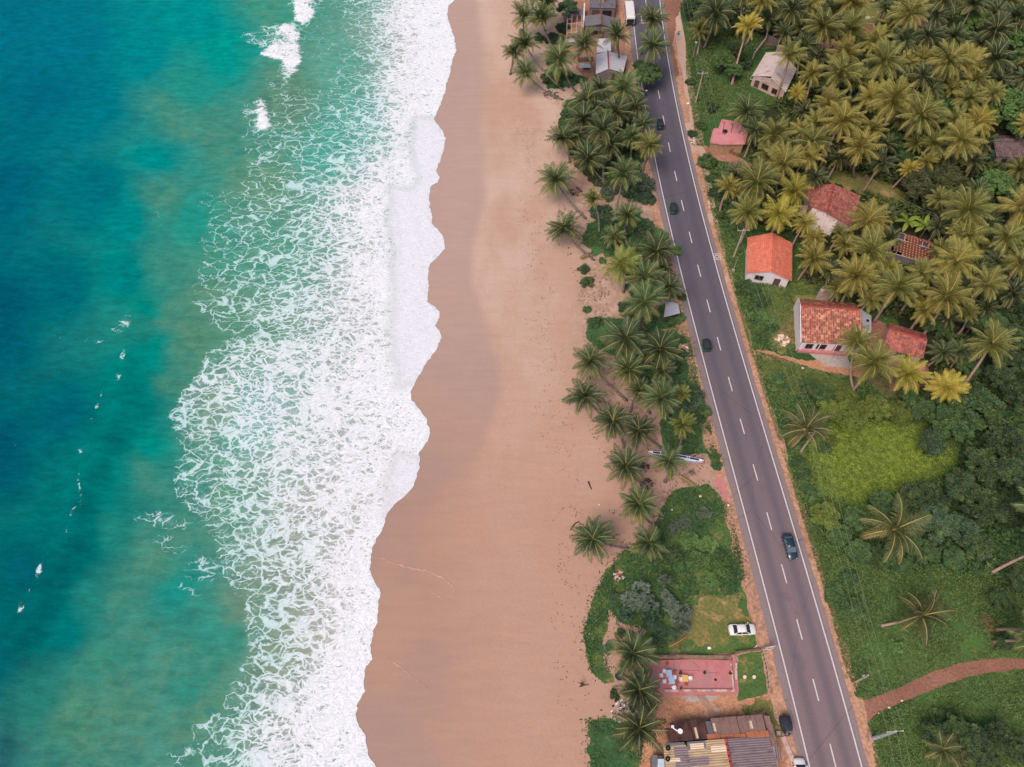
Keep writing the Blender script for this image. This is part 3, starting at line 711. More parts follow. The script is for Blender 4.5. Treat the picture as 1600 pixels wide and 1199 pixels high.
flat('pink_slab', [(1116, 752), (1122, 744), (1131, 750), (1137, 776), (1134, 787)], 0.07, M['red_floor'], 0.15)

# right of the road
FOREST = [(1128, -30), (1660, -30), (1700, 700), (1640, 760), (1560, 600), (1440, 612), (1446, 560), (1380, 490), (1262, 446), (1240, 360), (1172, 352), (1140, 310), (1168, 262), (1176, 235), (1162, 180), (1240, 150), (1246, 130), (1200, 60), (1152, 44)]
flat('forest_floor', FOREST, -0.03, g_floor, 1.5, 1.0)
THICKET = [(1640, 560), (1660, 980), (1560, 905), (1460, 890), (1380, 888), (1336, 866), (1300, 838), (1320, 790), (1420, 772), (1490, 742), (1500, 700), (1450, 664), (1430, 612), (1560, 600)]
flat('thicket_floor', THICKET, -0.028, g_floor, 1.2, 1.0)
MEADOW = [(1276, 700), (1300, 664), (1350, 656), (1420, 660), (1476, 690), (1494, 715), (1474, 748), (1420, 768), (1370, 784), (1310, 786), (1282, 768), (1268, 735)]
flat('meadow', MEADOW, -0.01, g_meadow, 2.2, 0.8, freq=0.35)
flat('field', [(1290, 850), (1400, 880), (1500, 890), (1650, 950), (1650, 1260), (1360, 1260), (1320, 1080), (1290, 940)], -0.045, g_field, 1.5, 1.0)
flat('garden_grass', [(1186, 452), (1236, 442), (1290, 452), (1300, 466), (1246, 474), (1244, 545), (1212, 552), (1190, 520)], -0.02, g_yellow, 1.0, freq=0.5)
flat('garden_grass', [(1186, 560), (1250, 566), (1300, 585), (1340, 600), (1330, 640), (1260, 620), (1206, 610)], -0.022, g_yellow, 1.2, freq=0.5)
flat('clearing_grass', [(1288, 262), (1334, 268), (1400, 290), (1424, 304), (1410, 322), (1340, 302), (1298, 284)], -0.012, g_tan, 0.8)
flat('clearing_grass', [(1330, 6), (1400, 4), (1396, 30), (1350, 44)], -0.012, g_tan, 0.8)
flat('bare_dirt', [(1196, 56), (1240, 58), (1236, 76), (1196, 70)], -0.01, g_red, 0.6)
flat('bare_dirt', [(1280, 64), (1316, 66), (1304, 92), (1270, 84)], -0.01, g_red, 0.6)
flat('bare_dirt', [(1338, 34), (1366, 36), (1376, 54), (1344, 58)], -0.01, g_red, 0.6)
flat('bare_dirt', [(1420, 4), (1448, 2), (1456, 44), (1436, 50), (1402, 30)], -0.01, g_red, 0.6)
flat('bare_dirt', [(1580, 92), (1640, 90), (1640, 116), (1582, 114)], -0.01, g_red, 0.6)
flat('bare_dirt', [(1226, 506), (1236, 482), (1246, 484), (1250, 536), (1218, 548), (1208, 532)], -0.01, g_dirt, 0.6)
flat('garden_path', [(1178, 548), (1196, 549), (1226, 557), (1262, 562), (1326, 570), (1362, 574), (1356, 592), (1306, 588), (1270, 574), (1228, 566), (1190, 562)], -0.008, g_dirt, 0.5)
flat('concrete_yard', [(1264, 552), (1324, 556), (1330, 576), (1290, 572)], 0.0, M['concrete'], 0.15)
flat('bare_dirt', [(1362, 500), (1384, 505), (1390, 552), (1412, 565), (1452, 566), (1452, 615), (1384, 622), (1352, 590), (1352, 540)], -0.009, g_red, 0.6)
flat('pink_yard_floor', [(1388, 562), (1420, 560), (1446, 575), (1440, 588), (1394, 580)], 0.01, M['red_floor'], 0.2)
flat('side_path', [(1074, 222), (1086, 222), (1112, 231), (1142, 241), (1176, 258), (1170, 266), (1132, 253), (1104, 247), (1084, 243)], -0.004, g_brown, 0.3)
flat('roadside_dirt', [(1034, -20), (1080, -20), (1066, 8), (1057, 30), (1055, 56), (1051, 70), (1056, 92), (1060, 118), (1050, 130)], 0.03, g_red, 0.35)
# red dirt track leaving the road
top = [(1318, 1060), (1334, 1090), (1345, 1094), (1360, 1092), (1400, 1076), (1450, 1052), (1500, 1036), (1550, 1029), (1600, 1029), (1700, 1036)]
bot = [(1700, 1056), (1600, 1046), (1550, 1050), (1500, 1062), (1450, 1080), (1400, 1104), (1370, 1114), (1356, 1130), (1352, 1160), (1358, 1199), (1346, 1199)]
flat('dirt_track', top + bot, 0.0, g_red, 0.18)

# road: smooth centre line through the dashes
DASH = [(1008.6, 5), (1012.5, 38), (1018, 72), (1023, 108), (1029.8, 148.5), (1037, 188.6), (1045, 231), (1055, 276), (1065.6, 322), (1078, 372), (1092, 424), (1107.6, 479), (1124, 538), (1142, 601), (1160, 667), (1180, 739), (1201, 815), (1223.8, 897), (1247.8, 984), (1273.8, 1078.5), (1302, 1181)]
dw = [G(*d) for d in DASH]
cf = np.polyfit([p.y for p in dw], [p.x for p in dw], 4)
y_lo, y_hi = 2.0, 192.0
def roadx(y):
    if y < y_lo: return np.polyval(cf, y_lo) + (y - y_lo) * np.polyval(np.polyder(cf), y_lo)
    if y > y_hi: return np.polyval(cf, y_hi) + (y - y_hi) * np.polyval(np.polyder(cf), y_hi)
    return np.polyval(cf, y)
def roadpt(y, off):
    d = (roadx(y + 0.5) - roadx(y - 0.5)); n_ = Vector((1, -d, 0)).normalized()
    return Vector((roadx(y), y, 0)) + n_ * off
def roaddir(y): return Vector((roadx(y + 0.5) - roadx(y - 0.5), 1, 0)).normalized()
ys = list(np.arange(-60, 330, 1.5))
def strip(name, o0, o1, z, mat, jag0=0.0, jag1=0.0, ys=ys):
    vs = []; fs = []
    for i, y in enumerate(ys):
        j0 = jag0 * 2 * (fbm(np.array([y * 0.5]), np.array([o0 + 5.0]), 4)[0] - 0.5); j1 = jag1 * 2 * (fbm(np.array([y * 0.5]), np.array([o1 + 9.0]), 4)[0] - 0.5)
        a = roadpt(y, o0 + j0); b = roadpt(y, o1 + j1)
        vs += [(a.x, a.y, z), (b.x, b.y, z)]
        if i: fs.append((2 * i - 2, 2 * i - 1, 2 * i + 1, 2 * i))
    mb = MB(); mb.add(vs, fs)
    return tag(mb.build(name, mat), kind='structure')
def asphalt():
    m, nt, b = newmat('asphalt'); v = pos(nt)
    uv = attr(nt, 'lane').outputs['Vector']
    sep = N(nt, 'ShaderNodeSeparateXYZ', {0: uv})
    off = sep.outputs[0]
    n1 = noise(nt, mapv(nt, v, (1, 0.15, 1)), 0.5, 5, 0.6); n2 = noise(nt, v, 6.0, 3, 0.7)
    c = mix(nt, sstep(nt, n1, 0.3, 0.7), S(110, 102, 110), S(120, 110, 116))
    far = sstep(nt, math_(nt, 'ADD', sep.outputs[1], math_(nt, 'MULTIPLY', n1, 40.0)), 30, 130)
    c = mix(nt, far, mix(nt, 0.75, c, S(134, 114, 118)), mix(nt, 0.8, c, S(90, 86, 98)))  # far road darker, near road paler: vignetting put into the asphalt colour
    # tyre-polished wheel tracks, oily lane centres
    ab = math_(nt, 'ABSOLUTE', off)
    tr_ = math_(nt, 'ABSOLUTE', math_(nt, 'SUBTRACT', ab, 1.75))
    c = mix(nt, sstep(nt, tr_, 1.2, 0.0, 0, 0.42), c, S(80, 78, 92))
    c = mix(nt, sstep(nt, ab, 3.7, 4.1, 0, 0.75), c, S(142, 126, 126))
    # mended cracks
    e = N(nt, 'ShaderNodeTexVoronoi', {'Vector': mapv(nt, v, (0.12, 0.05, 0)), 'Scale': 1.0}, feature='DISTANCE_TO_EDGE').outputs['Distance']
    c = mix(nt, math_(nt, 'MULTIPLY', sstep(nt, e, 0.006, 0.0), 0.35), c, S(60, 56, 64))
    pt = noise(nt, v, 0.22, 2, 0.4)
    c = mix(nt, sstep(nt, pt, 0.66, 0.69, 0, 0.2), c, S(84, 80, 92))
    k = sstep(nt, n2, 0.2, 0.8, 0.86, 1.14)
    c = mix(nt, 1.0, c, N(nt, 'ShaderNodeCombineColor', {0: k, 1: k, 2: k}).outputs[0], 'MULTIPLY')
    nt.links.new(c, b.inputs['Base Color']); b.inputs['Roughness'].default_value = 0.9
    b.inputs['Specular IOR Level'].default_value = 0.2
    bump(nt, b, n2, 0.02, 0.5)
    return m
# the carriageway, kerbless, standing 10 cm proud of the verges
rows_ = []; offs = [-4.95, -4.9, -3.6, -1.8, 0, 1.8, 3.6, 4.6, 4.65]
vs = []; la = []
for y in ys:
    jl = 0.16 * 2 * (fbm(np.array([y * 0.7]), np.array([1.0]), 4)[0] - 0.5); jr = 0.16 * 2 * (fbm(np.array([y * 0.7]), np.array([7.0]), 4)[0] - 0.5)
    for k, o_ in enumerate(offs):
        j = jl if k < 2 else jr if k > 6 else 0
        p = roadpt(y, o_ + j); vs.append((p.x, p.y, 0.02 if k in (0, 8) else 0.12 + 0.03 * (1 - abs(o_) / 5))); la.append((o_, y, 0))
n_ = len(offs)
fs = [(i * n_ + k, i * n_ + k + 1, (i + 1) * n_ + k + 1, (i + 1) * n_ + k) for i in range(len(ys) - 1) for k in range(n_ - 1)]
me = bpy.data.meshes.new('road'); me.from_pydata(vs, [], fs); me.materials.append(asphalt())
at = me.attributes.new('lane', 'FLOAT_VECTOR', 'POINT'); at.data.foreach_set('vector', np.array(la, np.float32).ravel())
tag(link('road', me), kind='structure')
strip('roadside_verge', -6.9, -4.7, 0.058, g_verge, 0.9, 0)
strip('roadside_verge', 4.4, 6.3, 0.008, g_verge, 0, 0.8)
def zr(off): return 0.12 + 0.03 * (1 - abs(off) / 5) + 0.006
mbm = MB()
for o_ in (-3.72, 3.5):
    vs = []; fs = []
    for i, y in enumerate(ys):
        a = roadpt(y, o_); b = roadpt(y, o_ + 0.2)
        vs += [(a.x, a.y, zr(o_) + .002), (b.x, b.y, zr(o_) + .002)]
        if i: fs.append((2 * i - 2, 2 * i - 1, 2 * i + 1, 2 * i))
    mbm.add(vs, fs)
tag(mbm.build('road_edge_lines', M['asphalt_line']), kind='structure')
mbm = MB()
dy = [p.y for p in dw]
gap = (dy[-2] - dy[-1])
dy = dy + [dy[-1] - gap * k for k in (1, 2, 3)] + [dy[0] + gap * k for k in (1, 2, 3, 4)]
for k, y in enumerate(dy):
    if k == 1: continue
    a, b = y - 1.5, y + 1.5
    q = [roadpt(a, -0.09), roadpt(a, 0.09), roadpt(b, 0.09), roadpt(b, -0.09)]
    mbm.quad(*[(p.x, p.y, zr(0)) for p in q])
tag(mbm.build('road_centre_dashes', M['asphalt_line']), kind='structure')
# painted word block on the far carriageway, half hidden by a palm, and the round mark on the right edge
mbm = MB()
def stroke(a, b, w=0.16):
    a = G(*a); b = G(*b); d = (b - a).normalized(); n2 = Vector((-d.y, d.x, 0)) * w / 2
    mbm.quad(*[(p.x, p.y, 0.158) for p in (a - n2, b - n2, b + n2, a + n2)])
for a, b in (((1001.6, 24.2), (1006.2, 24.0)), ((1001.8, 24), (1002.0, 29.6)), ((1006.2, 24), (1008.0, 28.6)), ((1008, 28.8), (1010, 25)), ((1010, 25), (1010.8, 30)), ((1004, 27), (1008, 29.6)), ((1002.2, 31), (1002.6, 37.6)), ((1002.6, 37.6), (1009, 36.6)), ((1002.5, 35), (1006, 37.4)), ((1011, 30), (1012, 37))):
    stroke(a, b, 0.22)
tag(mbm.build('road_lettering', M['asphalt_line']), kind='structure')
mbm = MB(); c0 = G(1120, 402)
ring = [(c0 + Vector((math.cos(t) * r * 1.0, math.sin(t) * r, 0))) for r in (0.34, 0.5) for t in [2 * math.pi * k / 20 for k in range(20)]]
for k in range(20):
    q = [ring[k], ring[(k + 1) % 20], ring[20 + (k + 1) % 20], ring[20 + k]]
    mbm.quad(*[(p.x, p.y, 0.140) for p in q])
for s in (-1, 1):
    mbm.quad(*[(c0.x + x, c0.y + y, 0.140) for x, y in ((-0.75, s * 0.75 - .06), (0.75, s * 0.75 - .06), (0.75, s * 0.75 + .06), (-0.75, s * 0.75 + .06))])
    mbm.quad(*[(c0.x + x, c0.y + y, 0.140) for x, y in ((s * 0.69 - .06, -0.68), (s * 0.69 + .06, -0.68), (s * 0.69 + .06, 0.68), (s * 0.69 - .06, 0.68))])
tag(mbm.build('survey_mark', M['asphalt_line']), kind='structure')

# ------------------------------------------------------------------ low growth nobody could count
def leafquads(P, size, up=0.7, asp=1.6, r=rng):
    """P (n,3) centres -> leaf-shaped quads turned at random, mostly facing up"""
    n = len(P)
    nr = r.normal(size=(n, 3)); nr[:, 2] = np.abs(nr[:, 2]) + up * 2
    nr /= np.linalg.norm(nr, axis=1, keepdims=True)
    a = r.normal(size=(n, 3)); a -= nr * (a * nr).sum(1, keepdims=True); a /= np.linalg.norm(a, axis=1, keepdims=True)
    b = np.cross(nr, a)
    s = (size * r.uniform(0.6, 1.4, n))[:, None] * 0.5
    V = np.stack([P - a * s * asp, P + b * s * 0.6 - nr * s * 0.15, P + a * s * asp, P - b * s * 0.6 - nr * s * 0.15], 1).reshape(-1, 3)
    F = np.arange(n * 4).reshape(n, 4)
    return V, F
def scatter(poly, n, clear=()):
    W = [G(p[0], p[1]) for p in poly]; W = [(p.x, p.y) for p in W]
    lo = np.min(W, 0); hi = np.max(W, 0)
    out = []
    tot = 0
    for _ in range(60):
        q = rng.uniform(lo, hi, (n * 2, 2))
        q = q[inpoly(q[:, 0], q[:, 1], W)]
        for c in clear:
            cw = [G(p[0], p[1]) for p in c]; q = q[~inpoly(q[:, 0], q[:, 1], [(p.x, p.y) for p in cw])]
        out.append(q); tot += len(q)
        if tot >= n: break
    return np.concatenate(out)[:n]
def stuff(name, poly, n, hmax, size, col, label, clear=(), clump=0.25, thr=0.0, tint=0.15, up=0.5, fringe=0.0, fprob=0.35):
    q = scatter(poly, n, clear)
    f = fbm(q[:, 0] * clump, q[:, 1] * clump, 4)
    f2 = fbm(q[:, 0] * 1.1 + 33, q[:, 1] * 1.1, 3)
    keep = f > thr
    if fringe:
        e = rng.normal(0, fringe, (len(q), 2)) * (rng.random((len(q), 1)) < fprob); q = q + e
    q = q[keep]; f = f[keep]; f2 = f2[keep]
    top = hmax * np.clip((f - 0.30) * 2.2, 0.03, 1) * (0.4 + 1.1 * f2)
    z = top * rng.uniform(0.25, 1, len(q)) ** 0.6
    V, F = leafquads(np.stack([q[:, 0], q[:, 1], z], 1), size, up)
    t = np.repeat(np.clip(rng.normal(tint, 0.12, len(q)) + 0.5 * (f2 - 0.5), 0, 1), 4)
    o = link(name, npmesh(name, V, F, [M['leaf']], vattr={'tint': t}))
    o.color = col
    tag(o, label, 'plants', kind='stuff')
    return o
YARDS = [[(1180, 548), (1330, 552), (1364, 572), (1356, 594), (1270, 578)], [(1240, 462), (1368, 462), (1370, 560), (1244, 560)], [(1160, 362), (1244, 362), (1244, 446), (1160, 440)], [(1250, 284), (1350, 284), (1340, 380), (1250, 375)], [(1384, 355), (1470, 370), (1466, 420), (1384, 420)], [(1100, 184), (1172, 184), (1166, 236), (1100, 232)], [(1170, 78), (1246, 78), (1240, 156), (1170, 146)], [(1366, 500), (1456, 500), (1456, 612), (1390, 612)], [(1288, 264), (1420, 300), (1410, 322), (1300, 285)], [(1330, 6), (1400, 4), (1396, 30), (1350, 44)], [(1078, 226), (1140, 236), (1176, 256), (1166, 268), (1084, 244)], [(1545, 205), (1640, 205), (1640, 262), (1545, 262)], top + bot, MEADOW, [(1196, 56), (1240, 58), (1236, 76), (1196, 70)], [(1280, 64), (1316, 66), (1304, 92), (1270, 84)], [(1338, 34), (1366, 36), (1376, 54), (1344, 58)], [(1420, 4), (1448, 2), (1456, 44), (1436, 50), (1402, 30)]]
rr = [G(1066, -30), G(1640, -30)]
EAST = [(1070, -20), (1072, 120), (1088, 225), (1118, 360), (1142, 440), (1164, 520), (1188, 600), (1220, 700), (1256, 820), (1286, 920), (1322, 1050), (1344, 1094), (1362, 1150), (1372, 1250), (1700, 1250), (1700, -20)]
stuff('ground_cover', EAST, 210000, 0.55, 0.22, (0.128, 0.200, 0.066, 1), 'low green weeds and creepers covering the land right of the road', YARDS + [FOREST], 0.22, 0.24, 0.12)
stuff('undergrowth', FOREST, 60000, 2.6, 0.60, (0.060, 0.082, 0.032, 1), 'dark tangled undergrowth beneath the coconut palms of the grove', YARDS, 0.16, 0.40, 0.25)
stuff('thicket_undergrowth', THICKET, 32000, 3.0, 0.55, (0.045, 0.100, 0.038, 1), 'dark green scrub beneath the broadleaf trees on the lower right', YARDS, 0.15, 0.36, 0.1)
stuff('meadow_grass', [(1290, 712), (1310, 680), (1360, 670), (1420, 676), (1458, 700), (1462, 728), (1420, 752), (1360, 768), (1306, 768), (1286, 745)], 40000, 0.45, 0.24, (0.29, 0.38, 0.045, 1), 'bright yellow-green grass of the open meadow right of the road', (), 0.2, 0.16, 0.25, 0.5, 2.4, 0.6)  # leaf colour brightened: the warm glow on the clearing is put into it
stuff('meadow_fringe', [(1262, 720), (1290, 650), (1350, 640), (1430, 648), (1496, 690), (1510, 720), (1486, 762), (1420, 786), (1360, 800), (1300, 806), (1268, 770)], 30000, 0.5, 0.26, (0.135, 0.205, 0.045, 1), 'mid green grass and weeds round the rim of the bright meadow', (), 0.2, 0.16, 0.2, 0.5, 1.6, 0.6)
BG = [[(917, 500), (945, 496), (1000, 503), (1034, 476), (1060, 470), (1068, 500), (1078, 530), (1084, 560), (1094, 606), (1035, 598), (1000, 596), (960, 556), (935, 547), (917, 530)], [(1042, 778), (1060, 764), (1105, 757), (1134, 786), (1146, 820), (1158, 862), (1163, 900), (1150, 930), (1080, 930), (1010, 985), (966, 972), (952, 952), (947, 985), (940, 1010), (956, 1055), (945, 1068), (925, 1050), (910, 990), (930, 925), (965, 868), (1018, 830)], [(1030, 662), (1064, 604), (1096, 614), (1106, 650), (1126, 730), (1105, 708), (1050, 712)], [(918, 350), (985, 330), (1024, 352), (1044, 395), (1060, 445), (1040, 466), (1010, 478), (965, 404), (907, 380)], [(919, 1128), (965, 1130), (985, 1135), (1002, 1170), (990, 1240), (930, 1240)], [(880, 164), (935, 140), (990, 142), (1008, 300), (930, 290), (872, 200)]]
for i, p in enumerate(BG):
    stuff('beach_creeper', p, [15000, 26000, 7000, 9000, 9000, 14000][i], [0.35, 0.3, 0.3, 0.6, 0.35, 1.6][i], 0.25, (0.065, 0.15, 0.06, 1), ['dense green creeper beside the silver sheet shelter', 'green creeper and grass bordering the lawn of the white car', 'low green grass above the blue-white canoe', 'green creeper among the palms beside the two middle tuk-tuks', 'green creeper in the bottom corner by the rusty roofs', 'dark undergrowth below the white-roofed beach hut'][i], (), 0.3, 0.22, 0.08, 0.5, 0.6)
# ------------------------------------------------------------------ vegetation prototypes
def quads_join(parts):
    """parts: list of (V,F,mi,tint) -> arrays"""
    Vs, Fs, Ms, Ts = [], [], [], []; b = 0
    for V, F, m, t in parts:
        Vs.append(V); Fs.append(F + b); Ms.append(np.full(len(F), m)); Ts.append(np.full(len(V), t) if np.isscalar(t) else t); b += len(V)
    return np.concatenate(Vs), np.concatenate(Fs), np.concatenate(Ms), np.concatenate(Ts)

def frond(az, e0, L, droop, r, tint, dens=34, wide=1.0, twist=0.0):
    n = 11
    s = np.linspace(0, 1, n)
    el = e0 - droop * s ** 1.25
    ds = L / (n - 1)
    hx = np.concatenate([[0], np.cumsum(np.cos(el[:-1]) * ds)]); hz = np.concatenate([[0], np.cumsum(np.sin(el[:-1]) * ds)])
    d = np.array([math.cos(az), math.sin(az), 0.0]); side = np.array([-math.sin(az), math.cos(az), 0.0])
    bend = r.normal(0, 0.10) * (s ** 2) * L
    P = d * hx[:, None] + side * bend[:, None] + np.array([0, 0, 1.0]) * hz[:, None]
    T = np.gradient(P, axis=0); T /= np.linalg.norm(T, axis=1, keepdims=True)
    U = np.cross(np.tile(side, (n, 1)) * -1, T); U /= np.linalg.norm(U, axis=1, keepdims=True)
    U *= np.sign(U[:, 2:3] + 1e-9)
    # midrib
    w = np.linspace(0.085, 0.02, n)[:, None]
    A = P - side * w + U * 0.01; B = P + side * w + U * 0.01; Cc = P + U * (0.03 + w * 0.6)
    V0 = np.stack([A, Cc, B], 1).reshape(-1, 3)
    F0 = []
    for i in range(n - 1):
        a = i * 3; F0 += [[a, a + 3, a + 4, a + 1], [a + 1, a + 4, a + 5, a + 2]]
    parts = [(V0, np.array(F0), 1, tint)]
    # leaflets: two quads each, hanging from the midrib
    k = dens
    t = np.linspace(0.10, 1.0, k)
    pv = np.stack([np.interp(t, s, P[:, j]) for j in range(3)], 1); tv = np.stack([np.interp(t, s, T[:, j]) for j in range(3)], 1); uv = np.stack([np.interp(t, s, U[:, j]) for j in range(3)], 1)
    ll = 1.12 * wide * np.sin(np.pi * (t * 0.80 + 0.16)) ** 0.7 * (L / 4.2) * r.uniform(0.88, 1.1, k)
    for sg in (-1, 1):
        fwd = 0.35 + 0.75 * t + r.normal(0, 0.06, k)
        hang = 0.30 + 0.55 * r.random() + r.normal(0, 0.1, k)
        dr = (side * sg)[None, :] * np.cos(fwd)[:, None] + tv * np.sin(fwd)[:, None] - np.array([0, 0, 1.0]) * (hang * 0.55)[:, None] + uv * 0.12
        dr /= np.linalg.norm(dr, axis=1, keepdims=True)
        dr2 = dr - np.array([0, 0, 1.0]) * (0.55 * hang)[:, None]; dr2 /= np.linalg.norm(dr2, axis=1, keepdims=True)
        wd = tv * (0.052 * L / 4.2)
        m1 = pv + dr * (ll * 0.5)[:, None]; m2 = m1 + dr2 * (ll * 0.5)[:, None]
        V = np.stack([pv - wd * 0.5, pv + wd * 0.5, m1 - wd, m1 + wd, m2 - wd * 0.25, m2 + wd * 0.25], 1).reshape(-1, 3)
        b = np.arange(k) * 6
        F = np.concatenate([np.stack([b, b + 1, b + 3, b + 2], 1), np.stack([b + 2, b + 3, b + 5, b + 4], 1)])
        parts.append((V, F, 0, tint))
    return parts

def palm_crown(seed, nf=23, L=4.2, young=False):
    r = np.random.default_rng(seed); parts = []
    lop = r.uniform(0, 6.28); lk = r.uniform(0.05, 0.28); dk = r.uniform(-0.15, 0.3)
    for i in range(nf):
        q = i / (nf - 1)                          # 0 = youngest (upright), 1 = oldest (hanging)
        az = i * 2.39996 + r.normal(0, 0.26)
        e0 = math.radians(84 - 84 * q ** 0.9) + r.normal(0, 0.09)
        dr = 0.75 + 0.85 * q + r.normal(0, 0.14)
        if young: e0 = math.radians(76 - 66 * q)
        e0 += lk * math.cos(az - lop); dr += dk * q
        tint = float(np.clip(0.02 + 0.55 * q ** 3 + r.normal(0, 0.05), 0, 0.9))
        parts += frond(az, e0, L * (0.74 + 0.26 * math.sin(math.pi * (0.25 + 0.6 * q))) * r.uniform(0.92, 1.06), dr, r, tint)
    for i in range(int(r.integers(0, 4))):   # dead fronds hanging under the crown
        parts += frond(r.uniform(0, 6.28), math.radians(-32) + r.normal(0, .1), L * 0.72, 0.9, r, 0.97, 22, 0.6)
    # nuts and leaf bases at the heart
    for i in range(9):
        a = i * 2.4; p = np.array([math.cos(a) * 0.34, math.sin(a) * 0.34, -0.28 + r.normal(0, 0.06)])
        mb = MB(); mb.ell(p, (0.15, 0.15, 0.19), 6, 4)
        V = np.array(mb.V); F = np.array(mb.F)
        parts.append((V, F, 2, 0.0))
    V, F, mi, t = quads_join(parts)
    return npmesh('crown', V, F, [M['palm_leaf'], M['rachis'], M['nut']], mi, vattr={'tint': t})
CROWNS = [palm_crown(100 + i, (26, 31, 28, 34, 23, 30, 27, 32, 29, 25, 33, 27)[i]) for i in range(12)]
THIN = [palm_crown(180 + i, 15) for i in range(2)]
CROWNS_Y = [palm_crown(300 + i, 14, 4.0, True) for i in range(3)]
def crown_radius(me):
    a = np.empty(len(me.vertices) * 3, np.float32); me.vertices.foreach_get('co', a); a = a.reshape(-1, 3)
    return float(np.percentile(np.hypot(a[:, 0], a[:, 1]), 97))

def leaf_cloud(seed, nclump, per, size, flat_=0.75, spread=0.23, inner=0.25, asp=1.6):
    """a crown of radius about 1: leaf clumps through the upper volume, gaps between"""
    r = np.random.default_rng(seed); P = []; Tt = []
    for i in range(nclump):
        d = r.normal(size=3); d /= np.linalg.norm(d); d[2] = abs(d[2]) * 1.1 - 0.30
        rad = (inner + (1 - inner) * r.random() ** 0.5) * 0.86
        c = d * rad * np.array([1, 1, flat_])
        lump = r.uniform(0.6, 1.35)
        q = r.normal(size=(int(per * lump), 3)); q /= np.linalg.norm(q, axis=1, keepdims=True)
        q *= (r.random(len(q)) ** 0.4)[:, None] * spread * lump * np.array([1, 1, 0.62])
        P.append(c + q); Tt.append(np.clip(np.full(len(q), r.normal(0.14, 0.13)) + 0.10 * q[:, 2] / spread, 0, 0.6))  # leaves high in each clump tinted lighter: light from above put into colour
    P = np.concatenate(P); Tt = np.concatenate(Tt)
    V, F = leafquads(P, size, 0.45, asp, r)
    return V, F, np.repeat(Tt, 4)
def cloudmesh(nm, *a, **k):
    V, F, t = leaf_cloud(*a, **k)
    return npmesh(nm, V, F, [M['leaf']], vattr={'tint': t})
TREES = [cloudmesh('crown', 500 + i, 78, 80, 0.098, 0.78, 0.175, 0.3) for i in range(5)]
SHRUBS = [cloudmesh('shrub', 600 + i, 26, 75, 0.17, 0.72, 0.3, 0.2) for i in range(5)]
def spiky(seed):
    """screw-pine: rosettes of long stiff blades"""
    r = np.random.default_rng(seed); Vs = []; Fs = []; T = []; b = 0
    for i in range(24):
        d = r.normal(size=3); d /= np.linalg.norm(d); d[2] = abs(d[2]) * 0.8
        c = d * r.uniform(0.35, 0.7)
        for k in range(26):
            q = r.normal(size=3) + d * 0.9 + np.array([0, 0, 0.5]); q /= np.linalg.norm(q)
            s = np.cross(q, r.normal(size=3)); s /= np.linalg.norm(s)
            L = r.uniform(0.28, 0.46); w = 0.034
            p1 = c + q * L * 0.6; p2 = p1 + (q + np.array([0, 0, -0.8])) * L * 0.4
            Vs += [c - s * w, c + s * w, p1 + s * w, p1 - s * w, p2 + s * w * 0.2, p2 - s * w * 0.2]
            Fs += [[b, b + 1, b + 2, b + 3], [b + 3, b + 2, b + 4, b + 5]]; T += [0.03 + 0.08 * r.random()] * 6; b += 6
    return npmesh('shrub', np.array(Vs), np.array(Fs), [M['leaf']], vattr={'tint': np.array(T)})
SPIKY = [spiky(700 + i) for i in range(3)]
def banana(seed):
    r = np.random.default_rng(seed); mb = MB()
    for i in range(9):
        az = i * 2.4 + r.normal(0, 0.2); e = math.radians(70 - 8 * i); L = r.uniform(1.6, 2.2); n = 6
        p = Vector((0, 0, 0)); pts = []
        for k in range(n + 1):
            pts.append(p.copy()); p = p + Vector((math.cos(az) * math.cos(e), math.sin(az) * math.cos(e), math.sin(e))) * (L / n); e -= 0.22
        sd_ = Vector((-math.sin(az), math.cos(az), 0)); vs = []
        for k, q in enumerate(pts):
            w = 0.30 * math.sin(math.pi * (0.08 + 0.9 * k / n)) ** 0.6
            vs += [q - sd_ * w - Vector((0, 0, 0.08)), q, q + sd_ * w - Vector((0, 0, 0.08))]
        fs = []
        for k in range(n): fs += [(3 * k, 3 * k + 3, 3 * k + 4, 3 * k + 1), (3 * k + 1, 3 * k + 4, 3 * k + 5, 3 * k + 2)]
        mb.add(vs, fs)
    return npmesh('crown', np.array(mb.V), np.array(mb.F), [M['leaf']], vattr={'tint': np.full(len(mb.V), 0.18)})
BANANA = [banana(800 + i) for i in range(2)]

# ------------------------------------------------------------------ labels by landmark
LAND = [('the white-roofed beach hut', 955, 97), ('the parked white bus', 981, 23), ('the grey gabled building', 935, 42), ('the ruined tile roof', 1428, 390), ('the orange-roofed house', 1203, 400), ('the white-gabled tile house', 1300, 508), ('the small red-tiled shed', 1420, 533), ('the pale-roofed hut', 1205, 115), ('the pink flat roof', 1135, 207), ('the house with white annexe', 1300, 318), ('the brown roof at right', 1578, 232), ('the blue-white canoe', 1055, 718), ('the parked white car', 1158, 985), ('the pink terrace', 1088, 1058), ('the rusty roofs', 1120, 1160), ('the silver sheet shelter', 1047, 485), ('the dark round lid', 968, 1056), ('the yellow roadside sign', 1061, 52), ('the red dirt track', 1480, 1055), ('the bright yellow-green meadow', 1370, 720), ('the forked driftwood stump', 908, 1065), ('the second tuk-tuk from top', 1050, 328), ('the lowest green tuk-tuk', 1101, 541), ('the dark driving car', 1231, 852), ('the top right corner', 1600, 0), ('the bare grove patch', 1352, 46), ('the bottom right corner', 1600, 1199), ('the two banana plants', 1432, 348), ('the grassy grove clearing', 1372, 296)]
ORD = ['nearest', 'second', 'third', 'fourth', 'fifth', 'sixth', 'seventh', 'eighth', 'ninth', 'tenth', 'eleventh', 'twelfth', 'thirteenth', 'fourteenth', 'fifteenth', 'sixteenth', 'seventeenth', 'eighteenth', 'nineteenth', 'twentieth']
